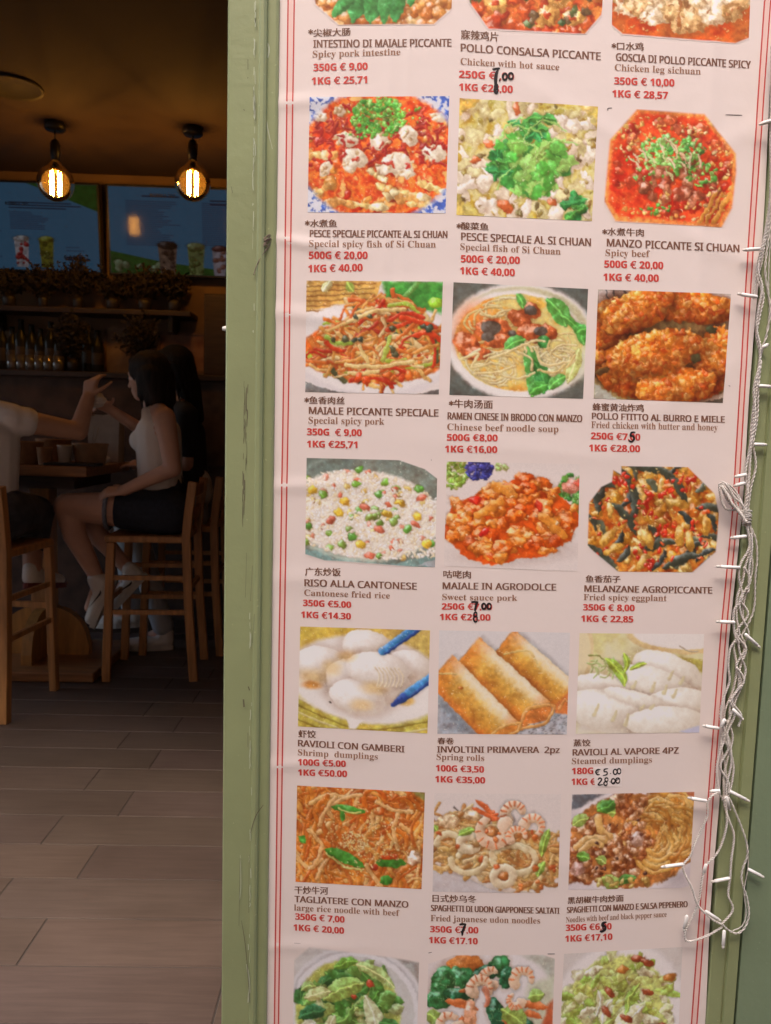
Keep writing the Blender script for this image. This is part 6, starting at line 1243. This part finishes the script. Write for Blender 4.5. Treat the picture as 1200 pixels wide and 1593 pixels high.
# white carrier bag standing on the table
bg_ = at(188, 700, 4.10); bag = MB(); w2, d2, h = .075, .05, .26; tp = TZ + .0005
vs = [(-w2, -d2, 0), (w2, -d2, 0), (w2, d2, 0), (-w2, d2, 0), (-w2*1.12, -d2, h*.9), (w2*1.1, -d2*.9, h), (w2*1.08, d2, h*.93), (-w2*1.1, d2, h*.97), (-w2*.96, -d2*.9, .012), (w2*.96, -d2*.9, .012), (w2*.96, d2*.9, .012), (-w2*.96, d2*.9, .012)]
bag.add(vs, [(3, 2, 1, 0), (0, 1, 5, 4), (1, 2, 6, 5), (2, 3, 7, 6), (3, 0, 4, 7), (8, 9, 10, 11)]); o = bag.build('paper_bag', mat('white_paper', (.42, .36, .30), .8, var=.1, scale=20)); o.location = (min(bg_.x, tx1 - .09), 4.10, tp); tag(o, 'open white paper bag at the far side of the table', 'bag')

# ------------------------------------------------------------------ people
def grown(mb, name, mats, voxel=.007, smooth=6, parent=None, origin=None):
    """one continuous surface round the collected limbs"""
    me = mb.mesh(name + '_raw', mats); o = bpy.data.objects.new(name + '_raw', me); COL.objects.link(o)
    r = o.modifiers.new('r', 'REMESH'); r.mode = 'VOXEL'; r.voxel_size = voxel; r.use_smooth_shade = True
    s_ = o.modifiers.new('s', 'SMOOTH'); s_.factor = .5; s_.iterations = smooth
    dg = bpy.context.evaluated_depsgraph_get(); dg.update(); out = bpy.data.meshes.new_from_object(o.evaluated_get(dg)); out.name = name
    bpy.data.objects.remove(o); bpy.data.meshes.remove(me)
    og = Vector(origin) if origin is not None else (parent.location if parent is not None else Vector((0, 0, 0)))
    out.transform(Matrix.Translation(-og)); out.polygons.foreach_set('use_smooth', [True]*len(out.polygons)); out.update()
    ob = link(bpy.data.objects.new(name, out), parent)
    if parent is None: ob.location = og
    return ob
def hand_parts(mb, wrist, d, palm, side, curl=.5, s=1.0):
    """palm and five separate fingers; d along the hand, palm = way the palm faces, side = thumb side"""
    w = Vector(wrist); d = Vector(d).normalized(); palm = Vector(palm); palm = (palm - d*palm.dot(d)).normalized(); side = palm.cross(d) * (1 if palm.cross(d).dot(Vector(side)) > 0 else -1)
    for k, o in enumerate((.028, .010, -.010, -.027)): mb.cone(w + side*o*.55*s, .013*s, w + d*(.085 - .004*abs(k - 1))*s + side*o*s, .0115*s, 8)
    for k, (o, L) in enumerate(((.030, .070), (.010, .080), (-.010, .075), (-.029, .058))):
        p = w + d*(.086 - .004*abs(k - 1))*s + side*o*s; a = curl*(.75 + .12*k); dd = d; r = .0088
        for j, fr in enumerate((.45, .32, .23)):
            dd = (dd*math.cos(a) + palm*math.sin(a)).normalized() if j == 0 else (dd + palm*a*.75).normalized()
            q = p + dd*L*fr*s; mb.cone(p, r*s, q, (r - .0009)*s, 8); p = q; r -= .0009
    p = w + d*.022*s + side*.024*s; dd = (d*.55 + side*.7 + palm*.25).normalized()
    for L, r in ((.040, .0105), (.030, .0092), (.022, .008)):
        q = p + dd*L*s; mb.cone(p, r*s, q, (r - .001)*s, 8); p = q; dd = (dd + palm*.25*curl + d*.35).normalized()
def head_parts(mb, c, f, up, s=1.0):
    """head with jaw, nose, lips and ears, facing f"""
    c = Vector(c); f = Vector(f).normalized(); up = Vector(up); up = (up - f*up.dot(f)).normalized(); r = f.cross(up); R_ = Matrix((f, r, up)).transposed()
    P = lambda x, y, z: c + (f*x + r*y + up*z)*s
    mb.ball(P(-.008, 0, .025), .095*s, .076*s, .090*s, R_, 20, 12); mb.cone(P(.030, 0, -.01), .066*s, P(.045, 0, -.072), .036*s); mb.cone(P(.052, 0, -.078), .024*s, P(.066, 0, -.082), .017*s)
    mb.cone(P(.080, 0, .012), .010*s, P(.104, 0, -.028), .0125*s, 8); mb.cone(P(.075, -.02, -.055), .009*s, P(.075, .02, -.055), .009*s, 8); mb.cone(P(.074, -.018, -.066), .009*s, P(.074, .018, -.066), .009*s, 8); mb.cone(P(.078, -.03, .028), .012*s, P(.078, .03, .028), .012*s, 8)
    for q in (-1, 1): mb.ball(P(-.005, q*.077, -.012), .020*s, .008*s, .030*s, R_, 10, 6)
    return P, R_
m_eye = mat('eye', (.03, .02, .015), .15); m_lip = mat('lip', (.26, .09, .07), .5)
def eyes(P, parent, s=1.0):
    for q in (-1, 1):
        b = MB(); b.ball(P(.080, q*.031, .006) - parent.location, .011*s, n=10, k=7); b.build('eye', m_eye, parent)
def shoe(parent, heel, toe, upv, name, m_up, m_sole, mark=None, side=None, s=1.0):
    heel = Vector(heel); x = (Vector(toe) - heel).normalized(); z = Vector(upv); z = (z - x*z.dot(x)).normalized(); y = z.cross(x)
    T_ = lambda a, b_, c: heel + (x*a + y*b_ + z*c)*s
    b = MB(); b.cone(T_(.035, 0, .048), .036*s, T_(.11, 0, .044), .036*s); b.cone(T_(.11, .0, .044), .036*s, T_(.215, 0, .036), .030*s); b.cone(T_(.12, -.014, .034), .030*s, T_(.20, -.012, .032), .026*s); b.cone(T_(.12, .014, .034), .030*s, T_(.20, .010, .032), .026*s); b.cone(T_(.028, 0, .05), .036*s, T_(.028, 0, .092), .036*s); b.cone(T_(.06, 0, .07), .034*s, T_(.03, 0, .098), .034*s)
    o = grown(b, name, m_up, .006, 4, parent)
    b = MB(); out = []
    for k in range(20):
        a = 2*math.pi*k/20; xx = .125 + .132*math.cos(a); ww = (.036 if xx < .1 else .044) * (abs(math.sin(a))**.75) * (1 if math.sin(a) >= 0 else -1); out.append((xx, ww))
    vs = [T_(a, b_, 0) for a, b_ in out] + [T_(a, b_, .026) for a, b_ in out]; n = len(out)
    b.add(vs, [(i, (i+1) % n, (i+1) % n + n, i + n) for i in range(n)] + [tuple(range(n))[::-1], tuple(range(n, 2*n))]); b.v = [tuple(Vector(v) - parent.location) for v in b.v]
    so = b.build('sole', m_sole, parent); so.parent = o
    b = MB()
    for k in range(4): b.tube([T_(.10 + .02*k, -.02, .072 - .006*k), T_(.105 + .02*k, 0, .080 - .006*k), T_(.10 + .02*k, .02, .072 - .006*k)], .003*s, 6)
    b.v = [tuple(Vector(v) - parent.location) for v in b.v]; la = b.build('lace', m_up if mark is None else mark, parent); la.parent = o
    if mark is not None:
        for sg in (-1, 1):
            b = MB(); C = [(.060, .046), (.066, .036), (.080, .034), (.10, .040), (.13, .050), (.165, .062)]; C2 = [(.060, .046), (.070, .043), (.082, .044), (.10, .047), (.13, .053), (.165, .062)]
            vs = []; e = .0425
            for (a, c), (a2, c2) in zip(C, C2): vs += [T_(a, sg*(e if a < .12 else e + .004), c), T_(a2, sg*(e if a2 < .12 else e + .004), c2)]
            b.add(vs, [(2*i, 2*i+1, 2*i+3, 2*i+2) for i in range(len(C)-1)]); b.v = [tuple(Vector(v) - parent.location) for v in b.v]; k_ = b.build('side_mark', mark, parent); k_.parent = o
    return o
m_skin = mat('skin', (.62, .36, .255), .55, var=.06, scale=12); m_skin2 = mat('skin_tan', (.52, .29, .19), .55, var=.06, scale=12)
def hair_mat(nm, c): return mat(nm, c, .6, spec=.2, var=.5, scale=14, stretch=(6, 6, .8), bump=.6, bscale=60)
m_hair = hair_mat('dark_brown_hair', (.022, .013, .009)); m_hair2 = hair_mat('black_hair', (.012, .010, .009))
m_tank = mat('white_cotton', (.74, .68, .62), .85, bump=.15, bscale=25); m_navy = mat('navy_denim', (.020, .022, .034), .85, var=.2, scale=60, bump=.2, bscale=40); m_cuff = mat('denim_cuff', (.19, .21, .26), .85, var=.2, scale=80)
m_tee = mat('white_tee', (.84, .78, .73), .85, bump=.25, bscale=14); m_jean = mat('dark_jeans', (.060, .062, .075), .85, var=.35, scale=18, bump=.3, bscale=20); m_blk = mat('black_top', (.016, .015, .016), .85, bump=.2, bscale=20); m_grey = mat('pale_blue_trousers', (.40, .42, .44), .85, bump=.25, bscale=14)
m_shoe = mat('white_leather', (.70, .66, .60), .45); m_solew = mat('white_rubber', (.62, .58, .52), .6); m_mark = mat('black_leather', (.012, .012, .014), .4); m_soler = mat('dark_red_rubber', (.14, .02, .015), .6)

# the woman in the white top and dark shorts
og = Vector((-1.10, 3.77, 0)); b = MB()
hipN, hipF = at(258, 797, 3.69), at(256, 797, 3.86); knN, knF = at(106, 788, 3.66), at(118, 786, 3.83)
waist = at(250, 735, 3.775); chest = at(247, 676, 3.775); neck = at(238, 628, 3.775); head = at(229, 589, 3.775); shN, shF = at(256, 650, 3.625), at(236, 648, 3.925)
b.cone(hipN, .105, hipF, .105); b.cone((hipN+hipF)/2, .115, waist, .100); b.cone(waist + Vector((0, -.03, 0)), .092, chest + Vector((0, -.055, 0)), .092); b.cone(waist + Vector((0, .03, 0)), .092, chest + Vector((0, .055, 0)), .092); b.cone(chest, .085, neck + Vector((.01, 0, -.02)), .055); b.cone(shN, .046, neck, .040); b.cone(shF, .046, neck, .040); b.cone(neck - Vector((0, 0, .03)), .046, head + Vector((.015, 0, -.06)), .044)
for q in (-.06, .06): b.ball(chest + Vector((-.065, q, -.03)), .050)
elN, wrN = at(269, 729, 3.60), at(193, 763, 3.60); b.cone(shN, .052, elN, .040); b.cone(elN, .040, wrN, .027); hand_parts(b, wrN, (-1, .12, -.12), (0, .55, -.8), (-.2, .8, .4), .55, 1.0)
elF, wrF = at(226, 672, 3.98), at(170, 636, 3.72); b.cone(shF, .044, elF, .035); b.cone(elF, .034, wrF, .024); hand_parts(b, wrF, at(146, 622, 3.62) - wrF, (0, -1, -.2), (0, 0, 1), .8, .95)
b.cone(hipN, .104, knN, .066); b.cone(hipF, .100, knF, .064)
clN, anN = at(117, 832, 3.67), at(155, 905, 3.69); b.cone(knN, .063, clN, .056); b.cone(clN, .056, anN, .033)
clF, anF = at(152, 832, 3.83), at(204, 890, 3.84); b.cone(knF, .057, clF, .052); b.cone(clF, .052, anF, .031)
ftN = at(140, 945, 3.68); b.cone(anN, .031, ftN, .026); ftF = at(186, 922, 3.83); b.cone(anF, .031, ftF, .026)
Pf, Rf = head_parts(b, head, (-.93, .36, -.08), (0, 0, 1), .98)
wom = grown(b, 'person', m_skin, .0062, 4, None, og); tag(wom, 'woman in a white sleeveless top and dark shorts sitting legs crossed at the table', 'person'); eyes(Pf, wom)
b = MB(); b.cone(hipN + Vector((.02, 0, .0)), .112, hipF + Vector((.02, 0, 0)), .112); b.cone((hipN+hipF)/2, .122, waist - Vector((0, 0, .03)), .106)
hmN = hipN.lerp(knN, .40); hmF = hipN.lerp(knF, .40); hmF = hipF.lerp(knF, .40); b.cone(hipN, .116, hmN, .097); b.cone(hipF, .112, hmF, .094); grown(b, 'shorts', m_navy, .007, 5, wom)
for h_, k_ in ((hmN, knN), (hmF, knF)):
    d_ = (k_-h_).normalized(); b = MB(); c = h_ + d_*.074; prof = [(.088, 0), (.099, 0), (.100, .016), (.089, .017)]; b.lathe(prof, c - wom.location, 24, d_); b.build('cuff', m_cuff, wom)
b = MB(); b.cone(waist + Vector((0, -.03, -.03)), .100, chest + Vector((0, -.05, .0)), .098); b.cone(waist + Vector((0, .03, -.03)), .100, chest + Vector((0, .05, 0)), .098); b.cone(waist - Vector((0, 0, .02)), .106, waist - Vector((0, 0, .05)), .112); b.cone(chest + Vector((0, -.07, .02)), .075, neck + Vector((.0, -.075, -.045)), .034); b.cone(chest + Vector((0, .07, .02)), .075, neck + Vector((0, .075, -.045)), .034)
for q in (-.06, .06): b.ball(chest + Vector((-.068, q, -.03)), .056)
grown(b, 'top', m_tank, .007, 5, wom)
b = MB(); b.ball(Pf(-.022, 0, .042), .105, .092, .096, Rf, 20, 12); b.cone(Pf(-.05, -.03, .0), .078, Pf(-.075, -.04, -.10), .052); b.cone(Pf(-.05, .03, .0), .078, Pf(-.075, .04, -.10), .050); b.cone(Pf(-.03, -.066, .02), .034, Pf(-.02, -.072, -.085), .024); b.cone(Pf(-.03, .066, .02), .034, Pf(-.02, .072, -.085), .024); b.cone(Pf(-.02, 0, .09), .05, Pf(.055, -.02, .088), .026); b.cone(Pf(-.07, 0, -.06), .07, Pf(-.10, 0, -.16), .035)
for k in range(22):
    a = -1.9 + 3.8*k/21; b.cone(Pf(-.03 - .075*math.cos(a), .085*math.sin(a), .02), .016, Pf(-.045 - .08*math.cos(a), .082*math.sin(a), -.115 - .03*math.cos(3*k)), .007, 6)
grown(b, 'hair', m_hair, .006, 2, wom)
shoe(wom, anN + Vector((.082, -.004, .006)), ftN + Vector((.035, -.01, -.085)), (-.80, -.05, .45), 'shoe', m_shoe, m_solew, m_mark)
shoe(wom, anF + Vector((.085, 0, -.02)), ftF + Vector((.0, -.01, -.075)), (-.55, -.08, .80), 'shoe', m_shoe, m_solew, m_mark)

# the person in the white tee, seen from behind at the left edge
og = Vector((-1.63, 3.30, 0)); b = MB()
hL, hR = at(-62, 800, 3.22), at(2, 800, 3.24); hip = (hL+hR)/2; chest = at(-32, 690, 3.27); neck = at(-34, 630, 3.30); head = at(-46, 585, 3.34); shR, shL = at(18, 652, 3.30), at(-82, 648, 3.30)
b.cone(hL, .11, hR, .11); b.cone(hip, .115, chest, .10); b.cone(chest + Vector((-.05, 0, 0)), .10, chest + Vector((.05, 0, .0)), .10); b.cone(shL, .055, neck, .05); b.cone(shR, .055, neck, .05); b.cone(neck - Vector((0, 0, .03)), .055, head - Vector((0, .015, .05)), .052)
elR, wrR = at(122, 671, 3.46), at(137, 620, 3.52); b.cone(shR, .055, elR, .041); b.cone(elR, .042, wrR, .030); hand_parts(b, wrR, at(144, 585, 3.56) - wrR, (.35, .9, -.1), (.9, -.3, .2), .75, 1.05)
elL, wrL = at(-110, 715, 3.36), at(-60, 728, 3.60); b.cone(shL, .055, elL, .042); b.cone(elL, .042, wrL, .03); hand_parts(b, wrL, (.5, .8, 0), (0, 0, -1), (1, 0, 0), .4, 1.05)
kR, kL = at(56, 798, 3.62), at(-30, 796, 3.62); aR, aL = at(50, 884, 3.50), at(-28, 890, 3.5); b.cone(hR, .10, kR, .07); b.cone(hL, .10, kL, .07); b.cone(kR, .065, aR, .04); b.cone(kL, .065, aL, .04); b.cone(aR, .04, aR + Vector((0, .10, -.06)), .03); b.cone(aL, .04, aL + Vector((0, .10, -.06)), .03)
Pm, Rm = head_parts(b, head, (.35, .93, -.05), (0, 0, 1), 1.04)
man = grown(b, 'person', m_skin2, .0065, 4, None, og); tag(man, 'person in a white tee at the left edge raising a bent arm over the table', 'person'); eyes(Pm, man)
b = MB(); lo = at(-34, 768, 3.24); b.cone(lo + Vector((-.06, 0, 0)), .108, chest + Vector((-.05, 0, 0)), .115); b.cone(lo + Vector((.05, 0, 0)), .108, chest + Vector((.05, 0, 0)), .112); b.cone(chest, .12, neck - Vector((0, 0, .03)), .07); b.cone(shR, .068, neck - Vector((0, 0, .015)), .056); b.cone(shL, .068, neck - Vector((0, 0, .015)), .056); se = shR.lerp(elR, .20); b.cone(shR + Vector((-.02, 0, -.01)), .068, se, .064); sl = shL.lerp(elL, .3); b.cone(shL, .066, sl, .062); grown(b, 'tee', m_tee, .007, 5, man)
b = MB(); b.cone(hL, .122, hR, .122); b.cone(hR, .114, kR, .083); b.cone(hL, .114, kL, .083); b.cone(kR, .080, kR.lerp(aR, .55), .066); b.cone(kL, .080, kL.lerp(aL, .55), .066); grown(b, 'jeans', m_jean, .007, 5, man)
b = MB(); b.ball(Pm(-.02, 0, .045), .104, .092, .088, Rm, 20, 12); b.cone(Pm(-.06, 0, .0), .07, Pm(-.07, 0, -.05), .05)
for k in range(16): a = -1.6 + 3.2*k/15; b.cone(Pm(-.03 - .07*math.cos(a), .082*math.sin(a), .03), .016, Pm(-.035 - .068*math.cos(a), .078*math.sin(a), -.06), .008, 6)
grown(b, 'hair', m_hair2, .006, 2, man)
shoe(man, aR + Vector((-.01, -.05, -.085)), aR + Vector((.06, .16, -.12)), (0, .15, 1), 'shoe', m_shoe, m_soler); shoe(man, aL + Vector((0, -.05, -.085)), aL + Vector((.0, .16, -.12)), (0, .15, 1), 'shoe', m_shoe, m_soler)

# the person in black behind the woman
og = Vector((-1.0, 4.20, 0)); b = MB()
hN, hF = at(292, 800, 4.12), at(290, 800, 4.28); hip = (hN+hF)/2; waist = at(292, 740, 4.2); chest = at(287, 676, 4.2); neck = at(280, 624, 4.2); head = at(269, 576, 4.2); sN, sF = at(292, 646, 4.05), at(276, 644, 4.35)
b.cone(hN, .105, hF, .105); b.cone(hip, .115, waist, .10); b.cone(waist + Vector((0, -.03, 0)), .095, chest + Vector((0, -.055, 0)), .095); b.cone(waist + Vector((0, .03, 0)), .095, chest + Vector((0, .055, 0)), .095); b.cone(sN, .048, neck, .042); b.cone(sF, .048, neck, .042); b.cone(chest, .085, neck, .055); b.cone(neck - Vector((0, 0, .03)), .046, head + Vector((.012, 0, -.06)), .044)
eN, wN = at(290, 722, 4.04), at(222, 724, 4.06); b.cone(sN, .046, eN, .037); b.cone(eN, .037, wN, .026); hand_parts(b, wN, (-1, .1, 0), (0, 0, -1), (0, 1, 0), .4, 1.0)
eF, wF = at(262, 718, 4.38), at(210, 722, 4.3); b.cone(sF, .046, eF, .037); b.cone(eF, .037, wF, .026); hand_parts(b, wF, (-1, -.1, 0), (0, 0, -1), (0, -1, 0), .4, 1.0)
kN, kF = at(200, 796, 4.12), at(196, 796, 4.28); aN, aF = at(254, 982, 4.12), at(205, 950, 4.28); b.cone(hN, .095, kN, .062); b.cone(hF, .095, kF, .062); b.cone(kN, .06, aN, .034); b.cone(kF, .06, aF, .034); b.cone(aN, .033, aN + Vector((-.09, 0, -.04)), .026); b.cone(aF, .033, aF + Vector((-.09, 0, -.04)), .026)
Pb, Rb = head_parts(b, head, (-.96, .25, -.1), (0, 0, 1), .98)
bk = grown(b, 'person', m_skin, .0065, 4, None, og); tag(bk, 'dark haired person in a black top seated behind the woman in shorts', 'person'); eyes(Pb, bk)
b = MB(); b.cone(waist + Vector((0, -.03, -.04)), .104, chest + Vector((0, -.055, 0)), .104); b.cone(waist + Vector((0, .03, -.04)), .104, chest + Vector((0, .055, 0)), .104); b.cone(sN, .058, neck - Vector((0, 0, .02)), .05); b.cone(sF, .058, neck - Vector((0, 0, .02)), .05); b.cone(sN, .058, sN.lerp(eN, .75), .048); b.cone(sF, .058, sF.lerp(eF, .75), .048); b.cone(chest, .098, neck - Vector((0, 0, .04)), .06); grown(b, 'top', m_blk, .007, 5, bk)
b = MB(); b.cone(waist - Vector((-.02, 0, .05)), .112, waist - Vector((-.02, 0, .085)), .118); grown(b, 'shirt_hem', m_tank, .007, 3, bk)
b = MB(); b.cone(hN, .114, hF, .114); b.cone(hN, .104, kN, .074); b.cone(hF, .104, kF, .074); b.cone(kN, .072, aN + Vector((0, 0, .03)), .058); b.cone(kF, .072, aF + Vector((0, 0, .03)), .058); grown(b, 'trousers', m_grey, .007, 5, bk)
b = MB(); b.ball(Pb(-.022, 0, .042), .105, .092, .096, Rb, 20, 12); b.cone(Pb(-.05, 0, .0), .085, Pb(-.085, 0, -.12), .06); b.cone(Pb(-.08, 0, -.08), .07, Pb(-.13, -.01, -.27), .035); b.cone(Pb(-.02, 0, .09), .05, Pb(.05, -.02, .088), .026)
for k in range(20): a = -1.8 + 3.6*k/19; b.cone(Pb(-.03 - .075*math.cos(a), .085*math.sin(a), .02), .016, Pb(-.055 - .085*math.cos(a), .08*math.sin(a), -.14 - .04*math.cos(3*k)), .007, 6)
grown(b, 'hair', m_hair2, .006, 2, bk)
shoe(bk, Vector((aN.x + .05, aN.y, .004)), Vector((aN.x - .2, aN.y - .03, .004)), (0, 0, 1), 'shoe', m_shoe, m_solew); shoe(bk, aF + Vector((.05, 0, -.09)), aF + Vector((-.2, 0, -.10)), (0, 0, 1), 'shoe', m_shoe, m_solew)
